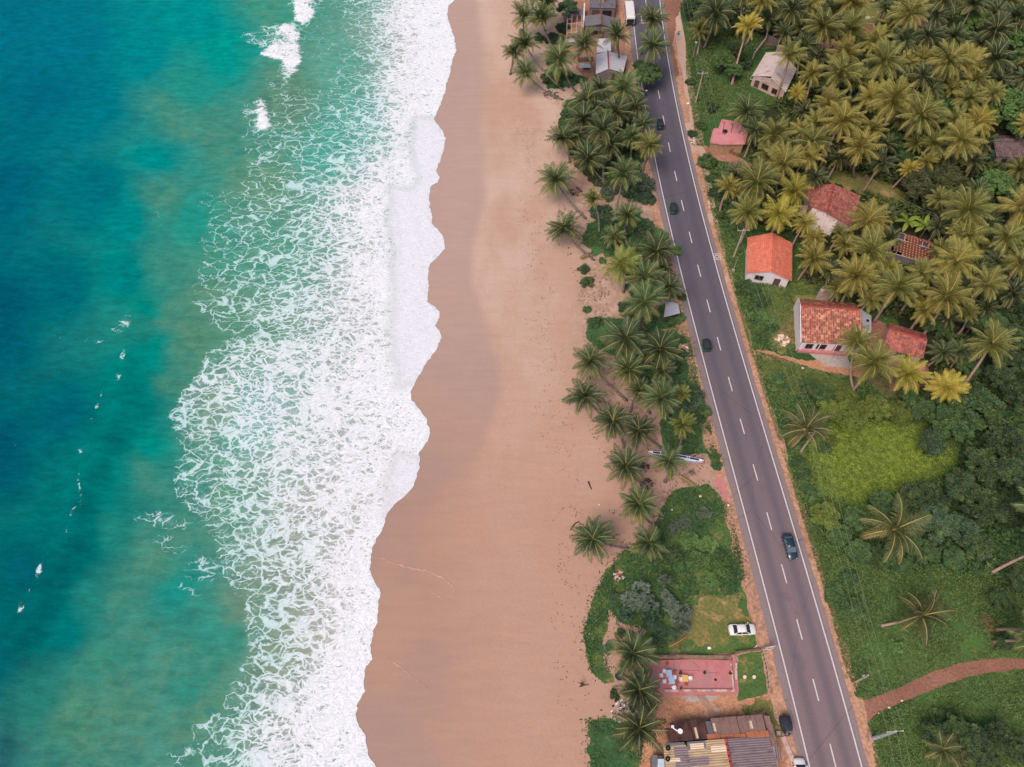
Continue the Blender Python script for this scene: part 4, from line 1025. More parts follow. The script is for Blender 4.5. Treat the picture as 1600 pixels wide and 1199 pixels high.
DIRN = ['right of', 'upper right of', 'above', 'upper left of', 'left of', 'lower left of', 'below', 'lower right of']
PLANTS = []
def reg(o, px, py, adj, noun): PLANTS.append((o, px, py, adj, noun))
def label_plants():
    b = {}
    for o, px, py, adj, noun in PLANTS:
        best = min(LAND, key=lambda l: math.hypot(l[1] - px, l[2] - py))
        a = math.degrees(math.atan2(best[2] - py, px - best[1])) % 360
        k = int(((a + 22.5) % 360) // 45)
        b.setdefault((noun, best[0], k), []).append((math.hypot(best[1] - px, best[2] - py), o, adj))
    for (noun, lm, k), L in b.items():
        L.sort(key=lambda t: t[0])
        for i, (_, o, adj) in enumerate(L):
            if len(L) == 1: t = f'{adj} {noun} standing to the {DIRN[k]} {lm}' if k not in (2, 6) else f'{adj} {noun} standing {DIRN[k]} {lm}'
            else: t = f'{adj} {noun}, {ORD[min(i, 19)]} to the {DIRN[k]} {lm}' if k not in (2, 6) else f'{adj} {noun}, {ORD[min(i, 19)]} out {DIRN[k]} {lm}'
            o['label'] = t

GREEN = [(0.078, 0.128, 0.056, 1), (0.090, 0.145, 0.058, 1), (0.070, 0.118, 0.058, 1)]
DARKG = [(0.058, 0.098, 0.048, 1), (0.054, 0.090, 0.048, 1)]
YELL = [(0.34, 0.31, 0.05, 1), (0.38, 0.31, 0.055, 1)]
OLIVE = [(0.235, 0.215, 0.054, 1), (0.265, 0.230, 0.056, 1), (0.160, 0.175, 0.050, 1), (0.195, 0.200, 0.056, 1)]
THINC = [(0.095, 0.118, 0.050, 1), (0.105, 0.118, 0.052, 1)]
LIGHT = [(0.165, 0.200, 0.050, 1), (0.15, 0.19, 0.05, 1)]
PCOL = {'G': GREEN, 'D': DARKG, 'Y': YELL, 'O': OLIVE, 'T': THINC, 'L': LIGHT}
PADJ = {'G': 'green', 'D': 'dark green', 'Y': 'yellowish', 'O': 'olive', 'T': 'sparse olive', 'L': 'light green'}
GRP = {'b': 'coconut palms along the beach', 'g': 'coconut palms of the grove right of the road'}
pk = [0]
def palm(px, py, rp, c='G', h=8.0, base=None, side='b', adj=None, young=False):
    T = G(px, py, h)
    R = rp * (1.14 if side == 'b' else 1.06) * scale_at(px, py, h)
    if base is None: B = G(*PX(T.x + rnd.uniform(-.9, .9), T.y + rnd.uniform(-.9, .9), 0)); 
    else: B = G(*base)
    B.z = 0.0
    lean = (Vector((T.x, T.y)) - Vector((B.x, B.y))).length
    a = (adj + ' ' if adj else '') + PADJ[c] + (' leaning' if lean > 3.2 and not adj else '')
    o = empty('palm_tree', B, 0.0, None, 'palm', GRP[side])
    rel = T - B
    c1 = Vector((rel.x * 0.62, rel.y * 0.62, rel.z * 0.30)) if lean > 3 else Vector((rel.x * 0.4, rel.y * 0.4, rel.z * 0.55))
    wob = Vector((rnd.uniform(-.35, .35), rnd.uniform(-.35, .35), 0))
    pts = []; n = 10
    for i in range(n + 1):
        t = i / n
        p = c1 * (2 * t * (1 - t)) + rel * (t * t) + wob * math.sin(math.pi * t)
        pts.append(p)
    pts[0] = pts[0] - Vector((0, 0, 0.3))
    r0 = 0.17 + 0.01 * h
    mb = MB(); mb.tube(pts, [r0 * 1.7] + [r0 * (1.05 - 0.45 * i / n) for i in range(1, n + 1)], 7)
    mb.build('trunk', M['trunk' if side == 'b' else 'trunk_pale'], o, True)
    i = pk[0]; pk[0] += 1
    me = CROWNS_Y[i % 3] if young else THIN[i % 2] if c == 'T' else CROWNS[(i * 5 + i // 12) % 12]
    cr = link('crown', me, o)
    cr.location = rel
    tl = (pts[-1] - pts[-2]).normalized()
    ax = Vector((0, 0, 1)).lerp(tl, 0.45).normalized()
    q = ax.to_track_quat('Z', 'Y')
    cr.rotation_mode = 'QUATERNION'
    from mathutils import Quaternion
    cr.rotation_quaternion = q @ Quaternion((0, 0, 1), rnd.uniform(0, 6.28))
    s = R / crown_radius(me)
    cr.scale = (s, s, s * rnd.uniform(0.92, 1.08))
    col = PCOL[c][i % len(PCOL[c])]; k = rnd.uniform(0.88, 1.14)
    cr.color = (col[0] * k, col[1] * k, col[2] * k, 1)
    reg(o, px, py, a, 'coconut palm')
    return o

# ------------------------------------------------------------------ palms by the beach
for t in [
    (819, 26, 22, 'G', 7, None), (846, 30, 24, 'G', 8, (872, 84)), (854, 4, 20, 'G', 8, None), (833, -6, 18, 'G', 7, None),
    (821, 72, 24, 'G', 7, (882, 142)), (803, 84, 17, 'D', 6, None), (822, 115, 21, 'G', 6, (880, 156)), (875, 96, 28, 'G', 8, (900, 143)),
    (914, 72, 25, 'G', 9, (928, 126)), (964, 57, 22, 'G', 9, (968, 106)), (1018, 32, 24, 'G', 11, (1001, 84)), (1020, 74, 24, 'G', 10, (1000, 128)),
    (918, 158, 27, 'D', 7, None), (975, 140, 28, 'G', 8, None), (912, 190, 26, 'D', 7, (918, 232)), (962, 178, 26, 'D', 8, (959, 248)),
    (941, 205, 27, 'D', 9, (943, 288)), (879, 218, 24, 'G', 6, (890, 254)), (1014, 228, 22, 'O', 9, (1002, 277)), (900, 214, 20, 'D', 6, None),
    (919, 250, 27, 'G', 6, (948, 286)), (869, 284, 29, 'G', 6, (916, 342)), (974, 274, 26, 'G', 9, (958, 350)), (926, 312, 17, 'L', 7, (936, 364)),
    (882, 360, 27, 'G', 5, (929, 407)), (980, 338, 22, 'G', 7, (978, 376)), (973, 418, 30, 'L', 7, (974, 456)), (1007, 438, 30, 'G', 7, None),
    (1026, 394, 28, 'D', 6, None), (985, 398, 20, 'G', 5, None), (1007, 474, 32, 'G', 9, (1000, 515)), (977, 532, 34, 'D', 9, (975, 566)),
    (1032, 548, 32, 'G', 8, (1041, 594)), (924, 568, 28, 'G', 6.5, (980, 626)), (982, 580, 30, 'G', 7, (1016, 646)), (914, 622, 30, 'G', 6, (950, 655)),
    (1033, 624, 30, 'G', 8, (1048, 654)), (1066, 616, 14, 'L', 6, None), (958, 660, 28, 'G', 6.5, (975, 700)), (999, 674, 26, 'D', 6, (1034, 700)),
    (1066, 664, 20, 'L', 7, (1061, 700)), (978, 731, 32, 'G', 6.5, (1010, 760)), (1045, 722, 26, 'G', 6, None), (998, 790, 30, 'G', 6.5, (1028, 824)),
    (927, 842, 32, 'D', 6, (994, 861)), (1013, 850, 27, 'G', 6, None), (988, 1022, 36, 'D', 7, None), (998, 1078, 33, 'D', 7, None), (999, 1138, 38, 'D', 7, None), (1046, 450, 22, 'D', 6, None), (990, 502, 22, 'D', 6, None), (952, 178, 20, 'D', 7, None), (930, 176, 22, 'D', 6, None), (992, 170, 22, 'D', 7, None), (952, 228, 22, 'D', 7, None), (986, 216, 20, 'G', 7, None), (1004, 196, 18, 'D', 7, None), (936, 140, 20, 'D', 7, None), (960, 372, 18, 'G', 5, None), (1034, 580, 20, 'D', 6, None), (1000, 612, 20, 'D', 6, None)]:
    palm(*t, side='b')
# ------------------------------------------------------------------ palms of the grove
for t in [
    (1117, 24, 30, 'D', 9, (1100, 75)), (1094, 48, 18, 'O', 6, None), (1168, 44, 21, 'Y', 11, (1144, 132)), (1192, 2, 25, 'O', 11, (1166, 70)), (1160, -4, 22, 'D', 11, (1152, 60)),
    (1165, 178, 28, 'G', 8, None), (1234, 88, 25, 'O', 11, None), (1268, 118, 22, 'O', 9, None), (1246, 146, 15, 'Y', 7, (1240, 176)), (1286, 44, 32, 'O', 12, None),
    (1312, 118, 33, 'O', 12, None), (1296, 166, 28, 'O', 10, None), (1315, 192, 33, 'O', 12, None), (1268, 226, 30, 'O', 10, None), (1210, 214, 30, 'O', 9, None), (1180, 206, 22, 'D', 7, None),
    (1330, 5, 31, 'O', 12, None), (1329, 48, 30, 'O', 11, None), (1420, 24, 30, 'O', 12, None), (1367, 66, 24, 'O', 10, None), (1319, 86, 26, 'O', 11, None), (1380, 98, 32, 'O', 12, None),
    (1481, 98, 32, 'O', 12, None), (1554, 50, 28, 'D', 12, None), (1508, 102, 28, 'O', 10, None), (1554, 94, 29, 'D', 11, None), (1522, 128, 22, 'O', 9, None), (1396, 160, 36, 'O', 13, (1376, 214)),
    (1360, 154, 24, 'O', 10, (1342, 196)), (1512, 156, 26, 'O', 10, None), (1438, 182, 36, 'O', 13, (1402, 240)), (1360, 206, 25, 'O', 10, None), (1344, 232, 31, 'O', 11, (1336, 276)), (1490, 190, 24, 'O', 9, None),
    (1528, 192, 26, 'Y', 11, None), (1501, 220, 32, 'O', 12, (1482, 262)), (1448, 60, 25, 'D', 9, None), (1412, 66, 24, 'D', 8, None), (1476, 0, 28, 'D', 11, None), (1440, 122, 25, 'D', 9, None),
    (1138, 294, 22, 'O', 7, None), (1182, 286, 36, 'O', 10, None), (1152, 274, 22, 'D', 7, None), (1224, 258, 32, 'O', 10, None), (1264, 246, 24, 'O', 9, None), (1240, 300, 26, 'Y', 9, None),
    (1168, 334, 28, 'O', 9, None), (1216, 336, 31, 'Y', 9, None), (1356, 346, 33, 'O', 10, None), (1312, 366, 16, 'O', 6, None), (1359, 396, 36, 'O', 11, None), (1270, 406, 28, 'O', 7, None),
    (1420, 266, 16, 'Y', 6, None), (1509, 332, 39, 'O', 11, None), (1510, 370, 32, 'O', 9, None), (1493, 410, 37, 'O', 11, None), (1598, 328, 36, 'O', 11, None), (1572, 374, 28, 'O', 12, (1510, 458)),
    (1542, 446, 28, 'O', 11, (1508, 484)), (1392, 420, 16, 'Y', 5, None), (1336, 434, 34, 'O', 10, None), (1402, 452, 36, 'O', 11, (1366, 502)), (1440, 430, 26, 'O', 8, None), (1478, 466, 36, 'O', 11, None),
    (1444, 486, 24, 'O', 8, None), (1338, 536, 31, 'O', 9, (1335, 612)), (1364, 570, 38, 'O', 9, None), (1418, 586, 31, 'Y', 7, (1412, 622)), (1480, 606, 29, 'Y', 6, (1474, 624)), (1548, 540, 36, 'O', 12, (1496, 616)),
    (1472, 552, 22, 'G', 5, None), (1498, 550, 20, 'G', 5, None), (1258, 672, 38, 'T', 6, None), (1397, 828, 50, 'T', 6, (1348, 842)), (1440, 962, 41, 'T', 6, (1377, 978)), (1380, 440, 24, 'O', 8, None),
    (1376, 256, 22, 'D', 8, None), (1458, 226, 22, 'O', 8, None), (1550, 148, 20, 'O', 9, None), (1586, 30, 26, 'D', 10, None), (1520, 8, 26, 'D', 10, None), (1236, 20, 26, 'D', 9, None), (1256, 74, 22, 'D', 8, None),
    (1352, 118, 20, 'D', 7, None), (1404, 128, 22, 'D', 7, None), (1332, 168, 20, 'D', 7, None), (1294, 140, 18, 'D', 6, None), (1416, 100, 20, 'O', 8, None), (1460, 30, 22, 'D', 8, None), (1394, 40, 22, 'O', 8, None), (1300, 20, 22, 'D', 8, None), (1264, 10, 22, 'O', 9, None), (1252, 206, 20, 'O', 7, None), (1200, 244, 22, 'O', 8, None), (1290, 222, 20, 'D', 6, None), (1320, 384, 20, 'O', 6, None), (1390, 374, 20, 'D', 6, None), (1470, 440, 22, 'D', 6, None), (1360, 470, 22, 'O', 7, None), (1430, 460, 20, 'O', 7, None), (1530, 420, 22, 'D', 7, None), (1556, 410, 22, 'D', 8, None), (1310, 452, 22, 'O', 6, None), (1296, 424, 20, 'D', 5, None), (1560, 128, 20, 'D', 8, None), (1490, 60, 22, 'D', 9, None), (1532, 70, 20, 'D', 9, None), (1456, 140, 20, 'D', 7, None), (1384, 226, 18, 'D', 6, None), (1340, 128, 24, 'O', 8, None), (1276, 196, 24, 'O', 8, None), (1240, 236, 22, 'D', 7, None), (1204, 280, 22, 'D', 7, None), (1580, 460, 26, 'D', 9, None), (1592, 415, 26, 'O', 10, None),
    (1618, 984, 36, 'T', 9, (1556, 984)), (1622, 1004, 40, 'G', 9, (1552, 1003)), (1630, 800, 44, 'G', 10, (1570, 808)), (1640, 852, 44, 'G', 10, (1540, 900)), (1472, 1172, 30, 'T', 3.5, None)]:
    palm(*t, side='g')

PTS = [(q[1], q[2]) for q in PLANTS]
GATE = [(1180, -6), (1610, -6), (1612, 330), (1560, 500), (1470, 500), (1300, 440), (1262, 380), (1150, 300), (1180, 240), (1260, 150), (1200, 40)]
fr = random.Random(21)
BLOCK = [(1203, 402, 52), (1300, 500, 66), (1300, 322, 50), (1428, 388, 40), (1420, 530, 40), (1205, 112, 44), (1138, 208, 34), (1432, 348, 26), (1352, 30, 30), (1440, 290, 34), (1578, 165, 36), (1372, 296, 30), (1578, 232, 34), (1340, 280, 26), (1544, 178, 30), (1400, 226, 28), (1482, 280, 34), (1466, 152, 20), (1558, 284, 30), (1590, 58, 30), (1522, 30, 24), (1506, 50, 20), (1486, 170, 22), (1400, 300, 34), (1590, 304, 24), (1340, 590, 60)]
for _ in range(2600):
    x, y = fr.uniform(1150, 1610), fr.uniform(-6, 500)
    if not inpoly(np.array([x]), np.array([y]), GATE)[0]: continue
    if any(math.hypot(x - a, y - b) < 27 for a, b in PTS) or any(math.hypot(x - a, y - b) < r for a, b, r in BLOCK): continue
    PTS.append((x, y)); palm(x, y, fr.uniform(17, 23), fr.choice('DDO'), fr.uniform(5, 7), None, 'g')
# ------------------------------------------------------------------ broadleaf trees and shrubs
TC = {'g': (0.066, 0.130, 0.054, 1), 'b': (0.105, 0.200, 0.066, 1), 'd': (0.044, 0.080, 0.042, 1), 'o': (0.088, 0.096, 0.048, 1), 'y': (0.150, 0.195, 0.044, 1), 't': (0.064, 0.120, 0.074, 1), 's': (0.115, 0.150, 0.120, 1)}
TA = {'g': 'green', 'b': 'bright green', 'd': 'dark', 'o': 'dull olive', 'y': 'yellow-green', 't': 'blue-green', 's': 'silvery green'}
ti = [0]
def tree(px, py, rp, c='g', h=5.5, grp='broadleaf trees right of the road'):
    T = G(px, py, h * 0.8); R = rp * scale_at(px, py, h)
    B = Vector((T.x + rnd.uniform(-.4, .4), T.y + rnd.uniform(-.4, .4), 0))
    o = empty('broadleaf_tree', B, 0, None, 'tree', grp)
    i = ti[0]; ti[0] += 1
    cr = link('crown', TREES[i % 5], o); cr.location = T - B
    cr.rotation_euler = (0, 0, rnd.uniform(0, 6.28)); cr.scale = (R * rnd.uniform(.92, 1.1), R * rnd.uniform(.92, 1.1), max(R * 0.8, h * 0.34))
    col = TC[c]; k = rnd.uniform(0.9, 1.12); cr.color = (col[0] * k, col[1] * k, col[2] * k, 1)
    mb = MB(); top_ = T - B
    mb.tube([(0, 0, -0.2), (0.1, 0, h * 0.3), top_ * 0.8], [0.22 + R * .03, 0.16 + R * .02, 0.06], 6)
    for k in range(4):
        a = k * 1.6 + rnd.random(); st = top_ * rnd.uniform(0.4, 0.65)
        mb.tube([st, st + Vector((math.cos(a) * R * .35, math.sin(a) * R * .35, h * 0.18)), st + Vector((math.cos(a) * R * .6, math.sin(a) * R * .6, h * 0.22))], [0.10, 0.06, 0.03], 5)
    mb.build('trunk', M['bark'], o, True)
    reg(o, px, py, ('large ' if rp >= 34 else 'small ' if rp < 19 else '') + TA[c], 'broadleaf tree')
def shrub(px, py, rp, c='g', spike=False, grp='shrubs along the beach'):
    T = G(px, py, 1.6 if spike else 0.4); R = rp * (1.3 if spike else 1.0) * scale_at(px, py, 0.5)
    i = ti[0]; ti[0] += 1
    o = link('shrub', (SPIKY[i % 3] if spike else SHRUBS[i % 5]))
    o.location = (T.x, T.y, 1.1 if spike else R * 0.28); o.rotation_euler = (0, 0, rnd.uniform(0, 6.28))
    o.scale = (R * rnd.uniform(.95, 1.15), R * rnd.uniform(.9, 1.1), R * rnd.uniform(0.75, 0.95))
    col = TC[c]; k = rnd.uniform(0.9, 1.12) * (1.5 if spike else 1.0); o.color = (col[0] * k, col[1] * k, col[2] * k, 1)
    tag(o, None, 'shrub', grp)
    reg(o, px, py, ('large ' if rp >= 19 else 'small ' if rp < 12 else '') + TA[c], 'spiky screw-pine' if spike else 'shrub')

for t in [(1530, 642, 48, 'g', 7), (1488, 662, 36, 'g', 6), (1456, 690, 24, 't', 5), (1572, 690, 34, 'd', 7), (1540, 728, 36, 'd', 7), (1592, 742, 32, 'd', 7), (1592, 618, 34, 'd', 7), (1562, 586, 28, 'd', 6), (1500, 758, 30, 'd', 6), (1455, 776, 28, 'd', 5), (1424, 776, 24, 'd', 5), (1408, 796, 22, 'g', 4), (1468, 816, 34, 't', 5), (1504, 828, 32, 't', 5), (1540, 790, 38, 'd', 7), (1582, 800, 32, 'd', 6), (1524, 852, 30, 'd', 5), (1450, 862, 24, 'g', 4), (1490, 872, 22, 'g', 4), (1380, 786, 24, 'g', 4), (1340, 812, 22, 'g', 4), (1344, 862, 22, 'g', 4), (1372, 868, 22, 'g', 4), (1404, 876, 22, 'g', 4), (1420, 846, 22, 'g', 4),
          (1330, 648, 30, 'y', 5), (1368, 638, 26, 'y', 5), (1298, 642, 24, 'y', 4), (1404, 644, 24, 'y', 4.5), (1288, 618, 20, 'g', 4), (1322, 622, 20, 'y', 4), (1264, 604, 18, 'g', 3.5), (1440, 640, 24, 'g', 5), (1420, 618, 18, 'g', 4), (1290, 806, 26, 'y', 5), (1312, 836, 22, 'g', 4),
          (1578, 165, 40, 'b', 8), (1544, 178, 24, 'b', 7), (1602, 196, 30, 'g', 7), (1466, 152, 18, 'b', 7), (1486, 170, 24, 'b', 7), (1400, 226, 28, 'g', 6), (1412, 248, 20, 'g', 5), (1440, 286, 36, 'o', 7), (1482, 280, 32, 'o', 7), (1464, 318, 24, 'o', 6), (1558, 284, 28, 'b', 7), (1586, 304, 22, 'g', 6), (1532, 304, 22, 'd', 6), (1522, 28, 20, 'b', 8), (1506, 50, 18, 'b', 8), (1590, 58, 26, 'b', 8), (1598, 90, 22, 'g', 7), (1538, 240, 18, 'd', 5),
          (1130, 92, 20, 'b', 5), (1146, 108, 14, 'g', 4), (1100, 30, 20, 'd', 6), (1112, 12, 18, 'd', 6), (1150, 30, 20, 'd', 6), (1212, 38, 18, 'd', 6), (1082, 10, 18, 'd', 5), (1150, 76, 16, 'd', 5),
          (1552, 502, 24, 'g', 6), (1584, 486, 28, 'd', 6), (1592, 524, 26, 'd', 6), (1522, 504, 20, 'd', 5), (1474, 512, 18, 'g', 4), (1450, 506, 16, 'g', 4), (1566, 552, 24, 'd', 6), (1596, 566, 24, 'd', 6), (1514, 574, 20, 'g', 5), (1450, 616, 16, 'd', 4), (1540, 400, 22, 'd', 6), (1566, 336, 22, 'd', 6), (1546, 480, 20, 'd', 6),
          (1566, 940, 20, 'g', 4), (1460, 1150, 26, 'd', 4), (1494, 1138, 24, 'g', 4), (1524, 1160, 30, 'd', 4.5), (1562, 1150, 26, 'd', 4), (1592, 1172, 24, 'd', 4), (1496, 1184, 26, 'o', 4), (1545, 1190, 24, 'd', 4), (1570, 1004, 14, 'g', 3), (1592, 905, 18, 'd', 4)]:
    tree(*t)
tree(1015, 114, 25, 'g', 6, 'broadleaf trees left of the road')
tree(999, 104, 14, 'g', 6, 'broadleaf trees left of the road')
tree(888, 12, 19, 't', 5, 'broadleaf trees left of the road')
for t in [(893, 168, 14), (905, 186, 16, 'd'), (935, 176, 18, 'd'), (960, 166, 14, 'd'), (925, 216, 18, 'd'), (955, 216, 20, 'd'), (985, 200, 16), (986, 230, 18, 'd'), (950, 252, 18, 'd'), (976, 256, 16), (1000, 246, 12), (930, 240, 14, 'd'), (1004, 290, 21, 's'), (985, 302, 18, 't'), (1010, 312, 16, 't'), (950, 304, 13, 's'), (941, 336, 20, 't'), (958, 346, 16, 't'), (922, 374, 12), (953, 372, 18, 't'), (976, 364, 14), (1010, 362, 20, 't'), (1032, 370, 14, 'b'), (1056, 392, 12, 'b'), (942, 406, 7, 'b'), (912, 420, 9, 'd'), (917, 441, 11, 'd'), (917, 483, 8), (1005, 412, 16), (1032, 416, 12), (1010, 448, 16), (1060, 497, 12, 'g'), (1050, 456, 13), (1066, 464, 8), (932, 505, 12), (1066, 530, 8), (1068, 552, 8),
          (1080, 626, 22, 't'), (1064, 646, 18, 't'), (1090, 655, 13), (1046, 640, 14, 't'), (1030, 440, 15, 'd'), (990, 452, 14, 't'), (1020, 420, 15), (978, 480, 12, 'd'), (1046, 500, 12), (1000, 552, 13, 'd'), (960, 520, 12), (1060, 575, 12, 'd'), (1010, 598, 12, 't'), (1030, 1000, 13, 't'), (1045, 990, 12, 't'), (960, 935, 11, 't'), (970, 990, 10, 'g'), (1086, 606, 10), (1060, 604, 14, 't'), (1100, 640, 12),
          (1068, 818, 15, 's'), (1101, 802, 12, 's'), (1056, 824, 12, 's'), (1076, 846, 18, 'b'), (1106, 852, 16, 'b'), (1058, 866, 16), (1092, 876, 18, 'b'), (1124, 870, 14, 'g'), (1040, 876, 14), (1130, 892, 18, 'b'), (1108, 906, 14, 'b'),
          (960, 1086, 9, 'd'), (928, 1136, 9), (950, 1012, 10, 't'), (858, 122, 13), (872, 132, 9), (862, 98, 11), (880, 44, 13, 'd'), (866, 62, 14, 'd'), (842, 60, 10), (884, 118, 12), (906, 124, 9), (1120, 726, 9), (1120, 712, 7)]:
    shrub(*t)
for t in [(1000, 924, 17, 's'), (985, 940, 14, 's'), (977, 960, 12, 't'), (1014, 944, 14, 's'), (1018, 962, 15, 't'), (1040, 905, 10, 's'), (1042, 930, 9, 's'), (1050, 946, 12, 's'), (1066, 960, 18, 's'), (1066, 980, 12, 's'), (1030, 980, 12, 't')]:
    shrub(*t, spike=True)
for t in [(1105, 254, 17, 'g'), (1116, 278, 14, 'g'), (1124, 302, 16, 'd'), (1142, 312, 16, 'g'), (1130, 332, 14, 'g'), (1140, 352, 12, 'g'), (1161, 449, 17, 'g'), (1176, 456, 15, 'g'), (1188, 470, 16, 'g'), (1178, 490, 16, 'g'), (1196, 500, 15, 'b'), (1192, 524, 14, 'g'), (1206, 512, 12, 'g'), (1214, 592, 12, 'g'), (1226, 606, 11, 'g'), (1246, 722, 12, 'g'), (1256, 742, 15, 'g'), (1266, 764, 12, 'g'), (1276, 784, 16, 'b'), (1240, 372, 12, 'g'), (1256, 386, 14, 'g'), (1252, 354, 12, 'g'), (1288, 452, 14, 'g'), (1252, 448, 9, 'y'), (1304, 930, 18, 'g'), (1326, 944, 20, 'g'), (1342, 956, 14, 'g'), (1330, 906, 16, 'g'), (1096, 118, 12, 'g'), (1080, 128, 9, 'd'), (1200, 138, 10, 'd'), (1112, 168, 12, 'd'), (1082, 208, 8, 'd'), (1096, 196, 9, 'g'), (1164, 100, 13, 'd'), (1360, 1046, 9, 'b'), (1345, 1082, 9, 'b'), (1400, 1010, 14, 'b'), (1470, 1120, 14, 'g'), (1290, 700, 12, 'g'), (1300, 690, 10, 'y')]:
    shrub(*t, grp='shrubs right of the road')
for k, (px, py) in enumerate(((1419, 346), (1445, 352))):
    T = G(px, py, 3.0); B = Vector((T.x, T.y, 0))
    o = empty('banana_plant', B, 0, ['bright banana plant behind the ruined tile roof, left one of two', 'bright banana plant behind the ruined tile roof, right one of two'][k], 'banana plant', 'banana plants behind the ruin')
    c = link('crown', BANANA[k], o); c.location = (0, 0, 3.0); c.color = (0.22, 0.30, 0.05, 1); c.scale = (1.5, 1.5, 1.3)
    MB().tube([(0, 0, -.1), (0, 0, 3.1)], [.16, .1], 8).build('stem', M['bark'], o, True)
label_plants()
# ------------------------------------------------------------------ buildings
def roofmesh(name, quads, th, mat, parent, org):
    """sloping slabs; each quad = [ridge a, ridge b, eave b, eave a] in world metres; UV in metres, u along the ridge, v down the slope"""
    V = []; F = []; UV = []
    for q in quads:
        q = [Vector(p) - Vector(org) for p in q]
        u = (q[1] - q[0]); ul = u.length; u = u / max(ul, 1e-6)
        nrm = (q[1] - q[0]).cross(q[3] - q[0]).normalized()
        if nrm.z < 0: nrm = -nrm
        w = (q[3] - q[0]); w = (w - u * w.dot(u)).normalized()
        uvq = [((p - q[0]).dot(u) + 40, (p - q[0]).dot(w) + 40) for p in q]
        b = len(V)
        V += [p for p in q] + [p - nrm * th for p in q]
        for f in ((0, 1, 2, 3), (7, 6, 5, 4), (0, 4, 5, 1), (1, 5, 6, 2), (2, 6, 7, 3), (3, 7, 4, 0)):
            F.append(tuple(b + i for i in f)); UV += [uvq[i % 4] for i in f]
    me = bpy.data.meshes.new(name); me.from_pydata([tuple(v) for v in V], [], F)
    ul_ = me.uv_layers.new(name='UVMap'); ul_.data.foreach_set('uv', np.array(UV, np.float32).ravel())
    me.materials.append(mat); me.update()
    bm = bmesh.new(); bm.from_mesh(me); bmesh.ops.recalc_face_normals(bm, faces=bm.faces); bm.to_mesh(me); bm.free()
    return link(name, me, parent)

def openings(o, a, b, lst, org, frame_m=None):
    """windows / doors on the wall running a->b (outward normal on the right of a->b)"""
    a = Vector((a.x, a.y, 0)); b = Vector((b.x, b.y, 0)); d = (b - a); L = d.length; d /= L
    n_ = Vector((d.y, -d.x, 0)); rz = math.atan2(d.y, d.x)
    for (t, w, z0, z1, kind) in lst:
        c = a + d * (t * L) - Vector(org)
        mb = MB(); zc = (z0 + z1) / 2; hh = z1 - z0
        for s in (-1, 1): mb.box(c + d * (s * (w / 2 + .05)) + n_ * .05 + Vector((0, 0, zc)), (.10, .12, hh + .2), rz)
        mb.box(c + n_ * .05 + Vector((0, 0, z1 + .05)), (w, .12, .1), rz)
        if kind == 'window': mb.box(c + n_ * .07 + Vector((0, 0, z0 - .05)), (w, .16, .1), rz); mb.box(c + n_ * .05 + Vector((0, 0, zc)), (.06, .08, hh), rz)
        f = mb.build(kind, frame_m or M['frame'], o)
        MB().box(c + n_ * .012 + Vector((0, 0, zc)), (w, .02, hh), rz).build('pane' if kind == 'window' else 'door_leaf', M['dark_in'] if kind == 'window' else M['frame'], f)

def house(name, label, cat, e, r, he, hr, roof, wall, rd='x', ops=(), inset=0.07, ridge_m=None, th=0.14, group=None):
    """e: eave corners far-left, far-right, near-right, near-left (photo survey); r: two ridge ends; rd 'x' ridge left-right, 'y' ridge near-far"""
    E = [G(p[0], p[1], he) for p in e]; R = [G(p[0], p[1], hr) for p in r]
    cen = sum((Vector((p.x, p.y, 0)) for p in E), Vector()) / 4
    o = empty(name, cen, 0, label, cat, group)
    if rd == 'x': quads = [[R[0], R[1], E[1], E[0]], [R[0], R[1], E[2], E[3]]]
    else: quads = [[R[0], R[1], E[3], E[0]], [R[0], R[1], E[2], E[1]]]
    rf = roofmesh('roof', quads, th, roof, o, cen)
    if ridge_m:
        MB().tube([R[0] - cen + Vector((0, 0, .03)), R[0].lerp(R[1], .5) - cen + Vector((0, 0, .03)), R[1] - cen + Vector((0, 0, .03))], .17, 8).build('ridge_cap', ridge_m, rf)
    W = [(Vector((p.x, p.y, 0)).lerp(cen, inset)) for p in E]
    Rw = [(Vector((p.x, p.y, 0)).lerp(cen, inset)) for p in R]
    zt = he - 0.02; zr = hr - th - 0.25
    lo = [w - cen + Vector((0, 0, -.1)) for w in W]; hi = [w - cen + Vector((0, 0, zt)) for w in W]; rg = [w - cen + Vector((0, 0, zr)) for w in Rw]
    V = lo + hi + rg
    if rd == 'x': F = [(0, 1, 5, 4), (2, 3, 7, 6), (3, 0, 4, 8, 7), (1, 2, 6, 9, 5)]
    else: F = [(3, 0, 4, 7), (1, 2, 6, 5), (2, 3, 7, 9, 6), (0, 1, 5, 8, 4)]
    mb = MB(); mb.add(V, F); mb.build('wall', wall, o)
    for side, lst in ops:
        a, b = {'near': (W[3], W[2]), 'left': (W[0], W[3]), 'right': (W[2], W[1]), 'far': (W[1], W[0])}[side]
        openings(o, a, b, lst, cen)
    return o, cen, E, R, W

